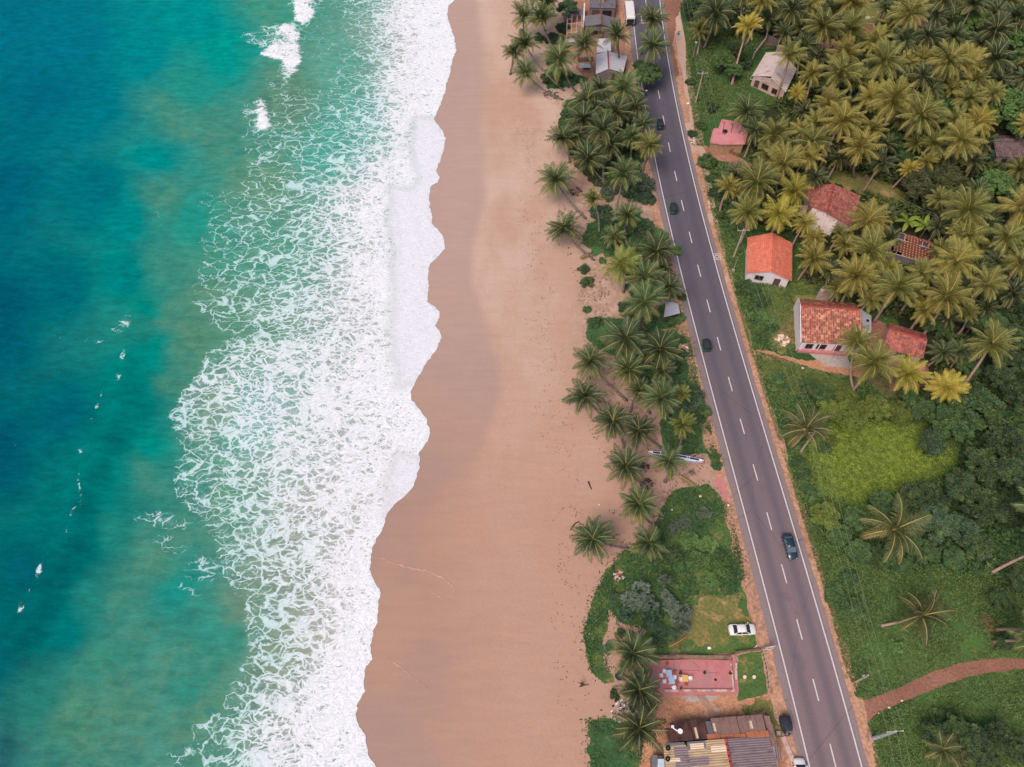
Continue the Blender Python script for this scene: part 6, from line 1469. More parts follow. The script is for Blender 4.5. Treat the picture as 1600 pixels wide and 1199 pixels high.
def sedan(name, label, loc, rz, paint_m, glass_m, L=4.25, Wd=1.68):
    o = empty(name, loc, rz, label, 'car')
    h = L / 2; w = Wd / 2
    # lower body: stations along x, rounded in plan
    st = [(-h, .74, .38, .62), (-h + .10, .88, .26, .80), (-h + .40, .97, .22, .93), (-h + .95, 1.0, .20, .96), (-.2, 1.0, .20, .95), (.75, 1.0, .20, .92), (h - .9, .99, .20, .88), (h - .35, .94, .22, .78), (h - .08, .84, .26, .66), (h, .70, .36, .54)]
    rings = []
    for x, k, zb, zt in st:
        ww = w * k
        rings.append([(x, -ww * .92, zb), (x, -ww, (zb + zt) * .5), (x, -ww * .97, zt - .10), (x, -ww * .84, zt - .015), (x, 0, zt + .025), (x, ww * .84, zt - .015), (x, ww * .97, zt - .10), (x, ww, (zb + zt) * .5), (x, ww * .92, zb)])
    MB().loft(rings).build('body', paint_m, o, True)
    # cabin: roof with pillars, glass set in
    x0, x1, x2, x3 = -h + .62, -h + 1.22, .42, 1.12          # rear glass foot, roof rear, roof front, windscreen foot
    zb, zr = .90, 1.40; wb, wr = w * .90, w * .72
    rf = []
    for x, ww, z in ((x1 - .10, wr * .97, zr - .05), (x1 + .15, wr, zr), (x2 - .3, wr, zr + .01), (x2 + .04, wr * .97, zr - .04)):
        rf.append([(x, -ww, z - .06), (x, -ww * .9, z), (x, 0, z + .035), (x, ww * .9, z), (x, ww, z - .06), (x, 0, z - .07)])
    roof = MB().loft(rf).build('roof', paint_m, o, True)
    mb = MB()
    for s in (-1, 1):
        for a, b in (((x0 + .05, wb * .96, zb), (x1 - .05, wr * .97, zr - .05)), ((x3 - .05, wb * .96, zb), (x2, wr * .97, zr - .05)), ((-.30, wb * .99, zb), (-.24, wr, zr - .03))):
            mb.tube([(a[0], s * a[1], a[2]), (b[0], s * b[1], b[2])], .045, 5)
    mb.build('pillars', paint_m, roof)
    def pane(nm, q):
        c = sum((Vector(p) for p in q), Vector()) / 4
        n_ = (Vector(q[1]) - Vector(q[0])).cross(Vector(q[3]) - Vector(q[0])).normalized()
        mb = MB(); mb.add([Vector(p) for p in q] + [Vector(p) - n_ * .03 for p in q], [(0, 1, 2, 3), (7, 6, 5, 4), (0, 4, 5, 1), (1, 5, 6, 2), (2, 6, 7, 3), (3, 7, 4, 0)])
        return mb.build(nm, glass_m, o)
    pane('windscreen', [(x3, -wb * .88, zb), (x3, wb * .88, zb), (x2 + .02, wr * .88, zr - .05), (x2 + .02, -wr * .88, zr - .05)])
    pane('rear_window', [(x0, wb * .86, zb + .03), (x0, -wb * .86, zb + .03), (x1 - .08, -wr * .86, zr - .05), (x1 - .08, wr * .86, zr - .05)])
    for s in (-1, 1):
        pane('side_window', [(x0 + .30, s * wb * .985, zb + .02), (-.34, s * wb, zb + .01), (-.30, s * wr * .99, zr - .07), (x1 + .02, s * wr * .98, zr - .08)])
        pane('side_window', [(-.24, s * wb, zb + .01), (x3 - .22, s * wb * .98, zb + .01), (x2 - .03, s * wr * .97, zr - .07), (-.20, s * wr * .99, zr - .07)])
        mb = MB(); mb.ell((x3 - .22, s * (wb + .14), zb + .06), (.10, .11, .07), 8, 5); mb.build('wing_mirror', paint_m, o, True)
        MB().ell((h - .12, s * w * .60, .60), (.12, .18, .07), 10, 5).build('headlight', M['chrome'], o, True)
        MB().box((-h + .06, s * w * .62, .68), (.08, .30, .12)).build('tail_light', matte('tail_lens', S(150, 30, 30), .1, 3, .3) if 'tail_lens' not in bpy.data.materials else bpy.data.materials['tail_lens'], o)
    MB().loft([[(h - .10 + .06 * math.cos(t), y, .40 + .06 * math.sin(t)) for t in [2 * math.pi * k / 6 for k in range(6)]] for y in np.linspace(-w * .78, w * .78, 5)]).build('bumper', M['chrome'] if 'dark' in label else paint_m, o, True)
    add_wheels(o, [(x, s * (w - .09), .30, .18) for x in (-h + .82, h - .80) for s in (-1, 1)])
    MB().box((.05, 0, .33), (L * .7, Wd * .82, .22)).build('underbody', M['rubber'], o)
    return o
def road_rz(y): d = roaddir(y); return math.atan2(d.y, d.x)
p = G(1158, 985.5); p.z = .05
sedan('parked_car', 'white saloon car parked on the dry lawn above the pink terrace', p, math.radians(2), M['white_paint'], M['glass'], 4.1)
p = G(1232, 856); p.z = .14
sedan('car', 'dark blue-green saloon car driving down the right-hand lane', p, road_rz(p.y) + math.pi, M['green_paint'], M['glass_lit'])
p = G(1249.5, 1210); p.z = .06
sedan('parked_car', 'white car on the left verge cut off by the bottom edge', p, road_rz(p.y) - math.radians(4), M['white_paint'], M['glass'], 4.0)

def tuktuk(label, px, py, rz, green, z=.14):
    p = G(px, py); p.z = z
    o = empty('tuktuk', p, rz, label, 'tuk-tuk', 'tuk-tuks on and beside the road')
    bm_ = M['tuk_green'] if green else M['tuk_dark']
    rings = []
    for x, ww, zb, zt in ((-1.32, .56, .35, .95), (-1.2, .64, .25, 1.0), (-.3, .66, .22, .72), (.35, .64, .22, .60), (.75, .50, .26, .85), (1.15, .28, .35, .95), (1.3, .14, .45, .85)):
        rings.append([(x, -ww, zb), (x, -ww * 1.02, (zb + zt) / 2), (x, -ww * .92, zt), (x, 0, zt + .03), (x, ww * .92, zt), (x, ww * 1.02, (zb + zt) / 2), (x, ww, zb)])
    MB().loft(rings).build('body', bm_, o, True)
    rings = []
    for x, ww, zt in ((-1.28, .50, 1.28), (-1.22, .60, 1.52), (-1.0, .65, 1.66), (-.3, .67, 1.74), (.3, .63, 1.73), (.62, .52, 1.66), (.74, .42, 1.55)):
        rings.append([(x, -ww, zt - .26), (x, -ww * .98, zt - .10), (x, -ww * .75, zt), (x, 0, zt + .03), (x, ww * .75, zt), (x, ww * .98, zt - .10), (x, ww, zt - .26), (x, 0, zt - .2)])
    cp = MB().loft(rings).build('canopy', M['canopy'], o, True)
    mb = MB(); mb.quad((-1.26, -.55, .9), (-1.26, .55, .9), (-1.24, .50, 1.35), (-1.24, -.50, 1.35)); mb.build('rear_curtain', M['canopy'], cp)
    mb = MB(); 
    for s in (-1, 1):
        mb.tube([(-1.2, s * .6, .9), (-1.18, s * .6, 1.5)], .03, 5); mb.tube([(.85, s * .46, .8), (.66, s * .48, 1.6)], .03, 5); mb.tube([(-.3, s * .64, .6), (-.3, s * .64, 1.6)], .025, 5)
    mb.build('frame', M['rubber'], o)
    mb = MB(); mb.add([(.95, -.42, .92), (.95, .42, .92), (.72, .40, 1.56), (.72, -.40, 1.56), (.93, -.42, .92), (.93, .42, .92), (.70, .40, 1.56), (.70, -.40, 1.56)], [(0, 1, 2, 3), (7, 6, 5, 4), (0, 4, 5, 1), (2, 6, 7, 3)]); mb.build('windscreen', M['glass_lit'], o)
    MB().box((-.75, 0, .72), (.5, 1.0, .14)).build('rear_seat', M['rubber'], o)
    MB().box((.25, 0, .68), (.4, .5, .12)).build('driver_seat', M['rubber'], o)
    MB().ell((1.28, 0, .72), (.07, .11, .11), 8, 5).build('headlight', M['chrome'], o, True)
    add_wheels(o, [(-.9, -.60, .24, .14), (-.9, .60, .24, .14), (1.0, .001, .24, .12)])
    for s in (-1, 1): MB().box((-1.33, s * .45, .62), (.05, .14, .10)).build('tail_light', bpy.data.materials['tail_lens'], o)
    return o
tuktuk('green tuk-tuk driving away, the topmost one out on the open road', 1030, 199, road_rz(135), True)
tuktuk('green tuk-tuk driving away, middle of the three on the carriageway', 1050.5, 330, road_rz(110), True)
tuktuk('green tuk-tuk with black canopy on the left edge line, lowest one driving', 1101.5, 543, road_rz(78), True)
tuktuk('dark blue-grey tuk-tuk parked on the left verge half under a palm', 999, 152, road_rz(146), False, .06)
tuktuk('black tuk-tuk parked on the verge beside the rusty roofs', 1225.5, 1136, road_rz(14) + math.pi, False, .06)
# bus
p = G(982.5, 30); p.z = .08
rz = road_rz(172) + math.pi
o = empty('bus', p, rz, 'long white-roofed bus parked on the left verge at the top', 'bus')
Lb, Wb = 6.6, 2.2
rings = []
for x, k, zt in ((-Lb / 2, .93, 2.55), (-Lb / 2 + .12, 1, 2.72), (-1, 1, 2.78), (Lb / 2 - .5, 1, 2.74), (Lb / 2 - .12, .97, 2.55), (Lb / 2, .90, 2.2)):
    w = Wb / 2 * k
    rings.append([(x, -w, .35), (x, -w, zt - .35), (x, -w * .95, zt - .1), (x, -w * .8, zt), (x, w * .8, zt), (x, w * .95, zt - .1), (x, w, zt - .35), (x, w, .35)])
MB().loft(rings).build('body', M['white_paint'], o, False)
mb = MB(); mb.box((Lb / 2 + .005, 0, 1.62), (.06, Wb * .84, 1.0), 0); mb.build('windscreen', M['glass'], o)
mb = MB(); mb.box((Lb / 2 + .02, 0, .55), (.12, Wb * .96, .3)); mb.build('bumper', M['canopy'], o)
MB().box((Lb / 2 - .02, 0, .88), (.1, Wb * .9, .4)).build('front_grille', M['glass'], o)
MB().box((-Lb / 2 - .005, 0, 1.75), (.05, Wb * .7, .7)).build('rear_window', M['glass'], o)
for s in (-1, 1):
    for k in range(5): MB().box((-Lb / 2 + .8 + k * 1.14, s * (Wb / 2 + .005), 1.78), (1.0, .05, .75)).build('side_window', M['glass'], o)
    MB().ell((Lb / 2 + .03, s * Wb * .38, .85), (.05, .16, .12), 8, 5).build('headlight', M['chrome'], o, True)
    MB().box((Lb / 2 + .15, s * (Wb / 2 + .15), 1.9), (.1, .2, .35)).build('wing_mirror', M['canopy'], o)
add_wheels(o, [(x, s * (Wb / 2 - .12), .42, .26) for x in (-Lb / 2 + 1.7, Lb / 2 - 1.4) for s in (-1, 1)])

# ------------------------------------------------------------------ people
def person(label, px, py, rz, shirt, trouser, hatc=None, z=.15):
    p = G(px, py); p.z = z
    o = empty('person', p, rz, label, 'person')
    J = {'pel': (0, 0, .92, .13), 'sp': (0, 0, 1.12, .12), 'ch': (0, 0, 1.34, .145), 'nk': (.01, 0, 1.47, .055), 'hd': (.02, 0, 1.60, .085), 'hd2': (.02, 0, 1.70, .075),
         'nose': (.10, 0, 1.59, .018)}
    E = [('pel', 'sp'), ('sp', 'ch'), ('ch', 'nk'), ('nk', 'hd'), ('hd', 'hd2'), ('hd', 'nose')]
    for s, n_ in ((-1, 'r'), (1, 'l')):
        J.update({'sh' + n_: (0, s * .19, 1.38, .06), 'el' + n_: (-.02, s * .25, 1.12, .045), 'wr' + n_: (.08, s * .25, .90, .032), 'pa' + n_: (.10, s * .25, .82, .034), 'hp' + n_: (0, s * .095, .86, .09), 'kn' + n_: (.10 * s, s * .10, .48, .06), 'an' + n_: (.14 * s, s * .10, .09, .04), 'to' + n_: (.14 * s + .15, s * .11, .04, .035)})
        E += [('ch', 'sh' + n_), ('sh' + n_, 'el' + n_), ('el' + n_, 'wr' + n_), ('wr' + n_, 'pa' + n_), ('pel', 'hp' + n_), ('hp' + n_, 'kn' + n_), ('kn' + n_, 'an' + n_), ('an' + n_, 'to' + n_)]
        for f in range(4):
            J[f'f{f}{n_}'] = (.085 + .014 * f, s * (.238 + .008 * f), .745 - (.01 if f in (1, 2) else 0), .009); E.append(('pa' + n_, f'f{f}{n_}'))
        J['th' + n_] = (.15, s * .235, .79, .010); E.append(('pa' + n_, 'th' + n_))
        J['ear' + n_] = (.015, s * .092, 1.60, .018); E.append(('hd', 'ear' + n_))
    ks = list(J); me = bpy.data.meshes.new('body'); me.from_pydata([J[k][:3] for k in ks], [(ks.index(a), ks.index(b)) for a, b in E], [])
    t = bpy.data.objects.new('tmp', me); COL.objects.link(t)
    md = t.modifiers.new('skin', 'SKIN')
    for i, k in enumerate(ks):
        me.skin_vertices[0].data[i].radius = (J[k][3],) * 2; me.skin_vertices[0].data[i].use_root = (k == 'pel')
    sb = t.modifiers.new('sub', 'SUBSURF'); sb.levels = 1; sb.render_levels = 1
    dg = bpy.context.evaluated_depsgraph_get(); ev = bpy.data.meshes.new_from_object(t.evaluated_get(dg))
    bpy.data.objects.remove(t)
    sk = matte('skin', S(110, 74, 58), .08, 4, .7) if 'skin' not in bpy.data.materials else bpy.data.materials['skin']
    ev.materials.clear()
    for m_ in (sk, matte('shirt_' + trouser[0], shirt[1], .1, 6, .9), matte('trousers_' + trouser[0], trouser[1], .1, 6, .9)): ev.materials.append(m_)
    for f in ev.polygons:
        c = f.center; f.material_index = 1 if (c.z > .93 and c.z < 1.44 and not (c.z < 1.06 and abs(c.y) > .19)) else 2 if (.08 < c.z <= .93 and abs(c.y) < .20) else 0
        f.use_smooth = True
    ev.name = 'body'; link('body', ev, o)
    MB().ell((.0, 0, 1.66), (.105, .10, .10), 10, 6).build('hair', M['canopy'], o, True)
    if hatc:
        mb = MB(); mb.cyl((.02, 0, 1.70), .24, .03, 14); mb.ell((.02, 0, 1.74), (.12, .12, .09), 10, 5); mb.build('hat', hatc, o, True)
    return o
person('person in dark clothes standing beside the front corner of the white bus', 990.8, 38, math.radians(200), ('a', S(44, 44, 52)), ('dark', S(36, 36, 44)))
person('person in blue with a white sun hat standing on the left edge line', 1008.4, 152, math.radians(-60), ('b', S(60, 110, 168)), ('blue', S(40, 70, 120)), M['chair_white'])

# ------------------------------------------------------------------ power poles and wires
def pole(px, py, h, label, arm=True, mat='pole', r=.15):
    B = G(px, py); o = empty('power_pole', B, 0, label, 'pole', 'power poles along the right of the road')
    MB().tube([(0, 0, -.3), (0, 0, h * .5), (0, 0, h)], [r * 1.35, r * 1.1, r * .8], 8).build('post', M[mat], o)
    if arm:
        rz = road_rz(B.y) - math.pi / 2
        MB().box((0, 0, h - .25), (2.3, .12, .14), rz).build('crossarm', M['pole'], o)
        for s in (-1.05, 0, 1.05):
            q = Vector((s * math.cos(rz), s * math.sin(rz), h - .16 + (.2 if s == 0 else 0)))
            MB().tube([q, q + Vector((0, 0, .10)), q + Vector((0, 0, .2))], [.05, .07, .04], 8).build('insulator', M['chair_white'], o)
    return B, h
poles = [pole(1087, 160, 8, 'concrete power pole in the weeds left of the pale-roofed hut'), pole(1146, 402, 8, 'concrete power pole left of the orange-roofed house'), pole(1251, 706, 7.4, 'concrete power pole at the left edge of the bright meadow'), pole(1364, 1154, 7.6, 'thick grey power pole below the mouth of the dirt track', True, 'pole_grey', .22)]
poles = [(G(1040, -70), 8.0)] + poles + [(G(1425, 1420), 8.0)]
for k, s in enumerate((-1.05, 0, 1.05)):
    pts = []
    for (a, ha), (b, hb) in zip(poles[:-1], poles[1:]):
        ra = road_rz(a.y) - math.pi / 2; rb = road_rz(b.y) - math.pi / 2
        A = a + Vector((s * math.cos(ra), s * math.sin(ra), ha + .04 + (.2 if s == 0 else 0))); B = b + Vector((s * math.cos(rb), s * math.sin(rb), hb + .04 + (.2 if s == 0 else 0)))
        for i in range(14):
            t = i / 14; q = A.lerp(B, t); q.z -= 4 * 0.9 * t * (1 - t); pts.append(q)
    pts.append(B)
    w_ = MB().tube(pts, .016, 4).build('power_line', M['wire'])
    tag(w_, ['thin power line along the roadside, leftmost of the three wires', 'thin power line along the roadside, middle of the three wires', 'thin power line along the roadside, rightmost of the three wires'][k], 'wire', 'power lines along the roadside')
B = G(1336, 1066); o = empty('post', B, 0, 'short slim concrete post above the mouth of the dirt track', 'post')
MB().tube([(0, 0, -.3), (0, 0, 5.0)], [.17, .12], 8).build('shaft', M['pole'], o); MB().box((.1, .22, 3.4), (.5, .3, .5)).build('meter_box', M['pole_grey'], o)
B = G(1145, 424); o = empty('stay_post', B, 0, 'thin stay post near the power pole by the orange-roofed house', 'post')
MB().tube([(0, 0, -.3), (0, 0, 3.6)], [.07, .05], 6).build('shaft', M['pole'], o); MB().box((0, 0, .25), (.5, .45, .6)).build('footing', M['concrete'], o)
B = G(1082, 92); o = empty('street_lamp', B, 0, 'slim lamp post with a round white shade right of the yellow sign', 'lamp post')
MB().tube([(0, 0, -.3), (0, 0, 4.4)], [.07, .05], 6).build('post', M['pole'], o); mb = MB(); mb.tube([(0, 0, 4.4), (0, 0, 4.5), (0, 0, 4.56)], [.36, .3, .06], 14); mb.build('lamp_shade', M['pole_grey'], o)
# second small line behind the clearing
A0 = G(1352, 276, 6.0); B0 = G(1460, 338, 6.0)
for k, dz_ in enumerate((0, .35)):
    pts = []
    for i in range(13):
        t = i / 12; q = A0.lerp(B0, t); q.z -= 3 * t * (1 - t) - dz_; q.x += k * .3; pts.append(q)
    tag(MB().tube(pts, .016, 4).build('service_wire', M['wire']), ['sagging wire over the grassy grove clearing, lower of two', 'sagging wire over the grassy grove clearing, upper of two'][k], 'wire', 'wires over the grove clearing')
for k, P_ in enumerate((A0, B0)):
    B = Vector((P_.x, P_.y, 0)); o = empty('wire_post', B, 0, ['wooden wire post at the left end of the grassy grove clearing', 'wooden wire post among trees right of the grassy grove clearing'][k], 'post')
    MB().tube([(0, 0, -.3), (0, 0, 6.4)], [.13, .09], 7).build('shaft', M['wood'], o); MB().box((.15, 0, 6.1), (.7, .08, .08)).build('bracket', M['wood'], o)
# roadside sign
B = G(1057, 66); o = empty('road_sign', B, math.radians(30), 'yellow and blue-white notice board on a post in the roadside grass', 'sign')
MB().tube([(0, .06, -.3), (0, .06, 3.0)], .06, 6).build('post', M['chair_white'], o)
MB().box((0, 0, 2.35), (1.35, .06, 1.5)).build('board', M['boat_white'], o)
MB().box((-.1, -.036, 2.85), (.95, .012, .42)).build('yellow_panel', matte('sign_yellow', S(232, 190, 40), .05, 3, .5), o)
MB().box((.1, -.036, 2.2), (.6, .012, .5)).build('blue_panel', matte('sign_blue', S(70, 120, 190), .05, 3, .5), o)

# ------------------------------------------------------------------ outrigger-less long canoe on the sand
a = G(1012, 710); b = G(1098, 724.5); d = b - a; L = d.length
o = empty('canoe', (a + b) / 2 + Vector((0, 0, .08)), math.atan2(d.y, d.x), 'long narrow white canoe with navy gunwale lying under a palm on the sand', 'boat')
rings = []
for i in range(13):
    t = i / 12; x = (t - .5) * L; k = math.sin(math.pi * (0.04 + .92 * t)) ** .6; w = .66 * k; zt = .62 + .40 * (2 * t - 1) ** 2; zb = .10 + .30 * (2 * t - 1) ** 4
    rings.append([(x, -w, zt), (x, -w * .95, zb + .22), (x, -w * .5, zb), (x, 0, zb - .04), (x, w * .5, zb), (x, w * .95, zb + .22), (x, w, zt), (x, w * .86, zt), (x, w * .7, zb + .25), (x, 0, zb + .12), (x, -w * .7, zb + .25), (x, -w * .86, zt)])
MB().loft(rings).build('hull', M['boat_white'], o, True)
mb = MB()
for s in (-1, 1): mb.tube([(r[0][0], s * r[0][1], r[0][2] + .02) for r in rings], .055, 6)
mb.build('gunwale', M['boat_navy'], o, True)
rI = [[(r[8][0], r[8][1], r[8][2] + .02), (r[9][0], 0, r[9][2] + .02), (r[10][0], r[10][1], r[10][2] + .02), (r[10][0], r[10][1], r[10][2] - .03), (r[9][0], 0, r[9][2] - .03), (r[8][0], r[8][1], r[8][2] - .03)] for r in rings[1:-1]]
MB().loft(rI).build('inner_lining', M['boat_white'], o)
MB().loft([[(r[7][0], r[7][1] + .01, r[7][2] - .03), (r[8][0], r[8][1] - .02, r[8][2] + .03), (r[8][0], r[8][1] - .16, r[8][2] + .05), (r[8][0], r[8][1] - .14, r[8][2] - .02)] for r in rings[1:-1]]).build('painted_side', M['boat_navy'], o)
for x in (-L * .28, -L * .05, L * .2, L * .24): MB().box((x, 0, .62), (.12, 1.05, .06)).build('thwart', M['chair_white'], o)

# ------------------------------------------------------------------ the pink terrace with its furniture
PT = [(1016, 1033), (1080, 1031), (1146, 1033), (1151, 1084), (1030, 1085.5), (1016, 1080)]
Q = [G(*q) for q in PT]; cen = sum(Q, Vector()) / len(Q)
o = empty('terrace', cen, 0, 'raised pink cement terrace with low side walls beside the lawn', 'terrace')
mb = MB(); mb.prism([(p.x - cen.x, p.y - cen.y) for p in Q][::-1], -.1, .34)
mb.build('floor', M['red_floor'], o)
def lowwall(nm, pts, z0, z1, th, mat):
    P_ = [G(*p, z1) - cen for p in pts]; mb = MB()
    for a_, b_ in zip(P_[:-1], P_[1:]):
        d_ = b_ - a_; m_ = (a_ + b_) / 2; mb.box((m_.x, m_.y, (z0 + z1) / 2), (d_.length, th, z1 - z0), math.atan2(d_.y, d_.x))
    return mb.build(nm, mat, o)
lowwall('coping', [(1039, 1079.2), (1060, 1079.5)], .3, .72, .30, M['plaster_pink'])
lowwall('coping', [(1068, 1079), (1148, 1079)], .3, .72, .28, M['worn'])
lowwall('front_step', [(1031, 1083.6), (1141, 1083.2)], -.1, .20, .45, M['red_floor'])
lowwall('coping', [(1141, 1028), (1143.5, 1050), (1147, 1080)], .3, .78, .22, M['worn'])
lowwall('side_step', [(1146.5, 1027), (1149, 1050), (1152, 1080)], -.1, .32, .5, M['red_floor'])
lowwall('broken_coping', [(1150, 1036), (1150.5, 1062)], .3, .42, .35, M['worn'])
lowwall('corner_pier', [(1140, 1026), (1149, 1025)], -.1, .8, .4, M['red_floor'])
mb = MB()
for a_, b_ in (((1038, 1047.5), (1092, 1047.5)), ((1106, 1051.5), (1122, 1051.5)), ((1053, 1033), (1053, 1047)), ((1082, 1033), (1094, 1045))):
    a_ = G(*a_, .34) - cen; b_ = G(*b_, .34) - cen; d_ = b_ - a_; mb.box((a_ + b_) / 2 + Vector((0, 0, .004)), (d_.length, .05, .008), math.atan2(d_.y, d_.x))
mb.build('floor_crack', M['frame'], o)
wall_run('garden_wall', 'long low earth-brown wall along the top of the pink terrace', [(1021, 1029), (1060, 1028), (1100, 1029), (1141, 1029)], .9, .5, matte('earth_wall', S(138, 112, 98), .2, 2, .95, S(92, 76, 66), .8))
flat('concrete_patch', [(1058, 1088), (1090, 1087.5), (1094, 1096), (1082, 1097), (1066, 1092)], .075, M['concrete'], .15)
flat('concrete_patch', [(1102, 1088), (1122, 1087.5), (1118, 1092), (1110, 1097)], .075, M['concrete'], .15)
flat('concrete_patch', [(1116, 1104), (1126, 1106), (1124, 1112), (1117, 1111)], .07, M['concrete'], .15)
flat('cement_path', [(1089, 1087), (1102, 1087), (1113, 1108), (1120, 1122), (1108, 1122), (1102, 1106)], .085, matte('cement_path', S(160, 130, 116), .15, 2, .9), .12)
TZ = .345
def table(label, px, py, w, d, m, rz, n=1, z=TZ):
    p = G(px, py, z); o = empty('table', p, rz, label, 'table')
    for k in range(n):
        yy = (k - (n - 1) / 2) * d
        MB().box((0.0 + (.22 * (k - .5) * -1 if n > 1 else 0), yy, .73), (w, d * .985, .04)).build('tabletop', m, o)
    for sx in (-1, 1):
        for sy_ in (-1, 1): MB().tube([(sx * w * .40, sy_ * d * n * .44, 0), (sx * w * .42, sy_ * d * n * .44, .71)], .035, 6).build('leg', M['chair_white'], o)
    return o
table('long pale blue table amid white chairs on the pink terrace', 1046, 1059.5, .82, 1.0, M['blue_top'], math.radians(4), 2)
table('square yellow-topped table between two white chairs on the pink terrace', 1069, 1061.5, .82, .95, M['yellow_top'], math.radians(-2))
def chair_proto():
    o = empty('plastic_chair', (0, 0, 0), 0, None, 'chair', 'white chairs on the pink terrace')
    MB().prism([(-.24, -.23), (.22, -.25), (.25, 0), (.22, .25), (-.24, .23)], .40, .45).build('seat', M['chair_white'], o)
    rings = [[(-.26 - .10 * t, .25 * math.cos(a_) * (1 - .1 * t), .45 + .42 * t + 0 * a_) for a_ in (0, .8, 1.57, 2.35, 3.14)] for t in (0, .5, 1)]
    mb = MB()
    for k in range(7):
        y = -.22 + k * .0733; c_ = .05 * (1 - (y / .24) ** 2); mb.box((-.25 - c_, y, .66), (.025, .085, .44))
    mb.build('backrest', M['chair_white'], o)
    for s in (-1, 1):
        MB().tube([(-.25, s * .25, .62), (0, s * .29, .65), (.2, s * .27, .63), (.21, s * .25, .44)], .025, 6).build('armrest', M['chair_white'], o)
        for x in (-.21, .2): MB().tube([(x * 1.1, s * .24, 0), (x, s * .21, .41)], .028, 6).build('leg', M['chair_white'], o)
    return o
ch = chair_proto()
spots = [(1037.5, 1050, -20, 'white plastic chair at the upper left corner of the pale blue table'), (1032.8, 1056.5, 10, 'white plastic chair farthest left of the pale blue table'), (1037.5, 1066, 0, 'white plastic chair at the lower left of the pale blue table'), (1052.4, 1059.5, 170, 'white plastic chair on the right side of the pale blue table'), (1052, 1076, 200, 'white plastic chair near the terrace coping, lowest of all'), (1062.6, 1062.5, 0, 'white plastic chair left of the yellow-topped table'), (1077, 1061, 180, 'white plastic chair right of the yellow-topped table')]
for k, (x, y, rz, lb) in enumerate(spots):
    c_ = ch if k == 0 else copy_tree(ch); c_.location = G(x, y, TZ); c_.rotation_euler = (0, 0, math.radians(rz)); c_['label'] = lb
st = empty('wooden_stool', (0, 0, 0), 0, None, 'stool', 'brown stools on the pink terrace')
MB().cyl((0, 0, .40), .24, .05, 14).build('seat', M['chair_brown'], st)
for k in range(4): MB().tube([(.2 * math.cos(k * 1.57 + .78), .2 * math.sin(k * 1.57 + .78), 0), (.15 * math.cos(k * 1.57 + .78), .15 * math.sin(k * 1.57 + .78), .41)], .022, 6).build('leg', M['chair_brown'], st)
for k, (x, y, lb) in enumerate(((1041.5, 1038, 'round brown stool alone at the upper left of the pink terrace'), (1053.2, 1051, 'round brown stool above the right side of the pale blue table'), (1058, 1066.5, 'round brown stool between the blue and the yellow tables'), (1071.5, 1070, 'round brown stool just below the yellow-topped table'))):
    c_ = st if k == 0 else copy_tree(st); c_.location = G(x, y, TZ); c_['label'] = lb
for k, (x, y, r_, lb) in enumerate(((1062.5, 1052.5, .26, 'small dark potted plant right of the pale blue table'), (1063.4, 1076.5, .2, 'small dark potted plant by the white terrace coping'), (1100, 1052, .24, 'faded potted plant in the middle of the pink terrace'), (1140.5, 1053, .26, 'brown potted plant against the right terrace wall'))):
    o = empty('potted_plant', G(x, y, TZ), 0, lb, 'potted plant', 'potted plants on the pink terrace')
    MB().cyl((0, 0, 0), .13, .26, 10, 0, .18).build('pot', M['rust'], o)
    f = link('foliage', SHRUBS[k], o); f.location = (0, 0, .42); f.scale = (r_, r_, r_); f.color = (.06, .09, .05, 1)
o_ = MB().cyl((0, 0, 0), .2, .012, 12).build('drain_cover', M['dark_in']); o_.location = G(1118, 1062.3, TZ); tag(o_, 'round dark drain cover in the pink terrace floor', 'drain cover')
for k, (x, y, lb) in enumerate(((1163, 1058.4, 'round pale stone stool on the lawn, left of the pair'), (1177.6, 1058.4, 'round pale stone stool on the lawn, right of the pair'))):
    o_ = MB().tube([(0, 0, -.05), (0, 0, .34), (0, 0, .40)], [.24, .27, .22], 16).build('stone_stool', M['rock']); o_.location = G(x, y, .06); tag(o_, lb, 'stool', 'stone stools on the lawn')
# stick fence, bleached driftwood gateway, hedge stick rail
fp = [G(1190, 1019), G(1196, 1045), G(1200, 1075)]; c0 = fp[0]
o = empty('stick_fence', c0, 0, 'thin stick fence along the right side of the lawn by the verge', 'fence')
for k in range(9):
    t = k / 8; q = (fp[0].lerp(fp[1], t * 2) if t < .5 else fp[1].lerp(fp[2], t * 2 - 1)) - c0
    MB().tube([q - Vector((0, 0, .2)), q + Vector((rnd.uniform(-.05, .05), 0, 1.1))], .045, 5).build('post', M['wood'], o)
for z_ in (.5, .95):
    for s in (0, ):
        MB().tube([fp[0] - c0 + Vector((0, 0, z_)), fp[1] - c0 + Vector((.05, 0, z_ + .04)), fp[2] - c0 + Vector((0, 0, z_))], .05, 5).build('rail', M['wood_grey'] if z_ > .6 else M['wood'], o)
fp = [G(1147, 1021), G(1170, 1019), G(1187, 1016.5)]; c0 = fp[0]
o = empty('stick_fence', c0, 0, 'brushwood fence from the terrace corner to the driftwood gateway', 'fence')
for z_ in (.3, .6, .9): MB().tube([fp[0] - c0 + Vector((0, 0, z_)), fp[1] - c0 + Vector((0, .1, z_ + .05)), fp[2] - c0 + Vector((0, 0, z_))], .09, 5).build('rail', M['wood'], o)
for k in range(7):
    q = fp[0].lerp(fp[2], k / 6) - c0; MB().tube([q - Vector((0, 0, .2)), q + Vector((rnd.uniform(-.15, .15), rnd.uniform(-.1, .1), 1.2))], .05, 5).build('post', M['wood'], o)
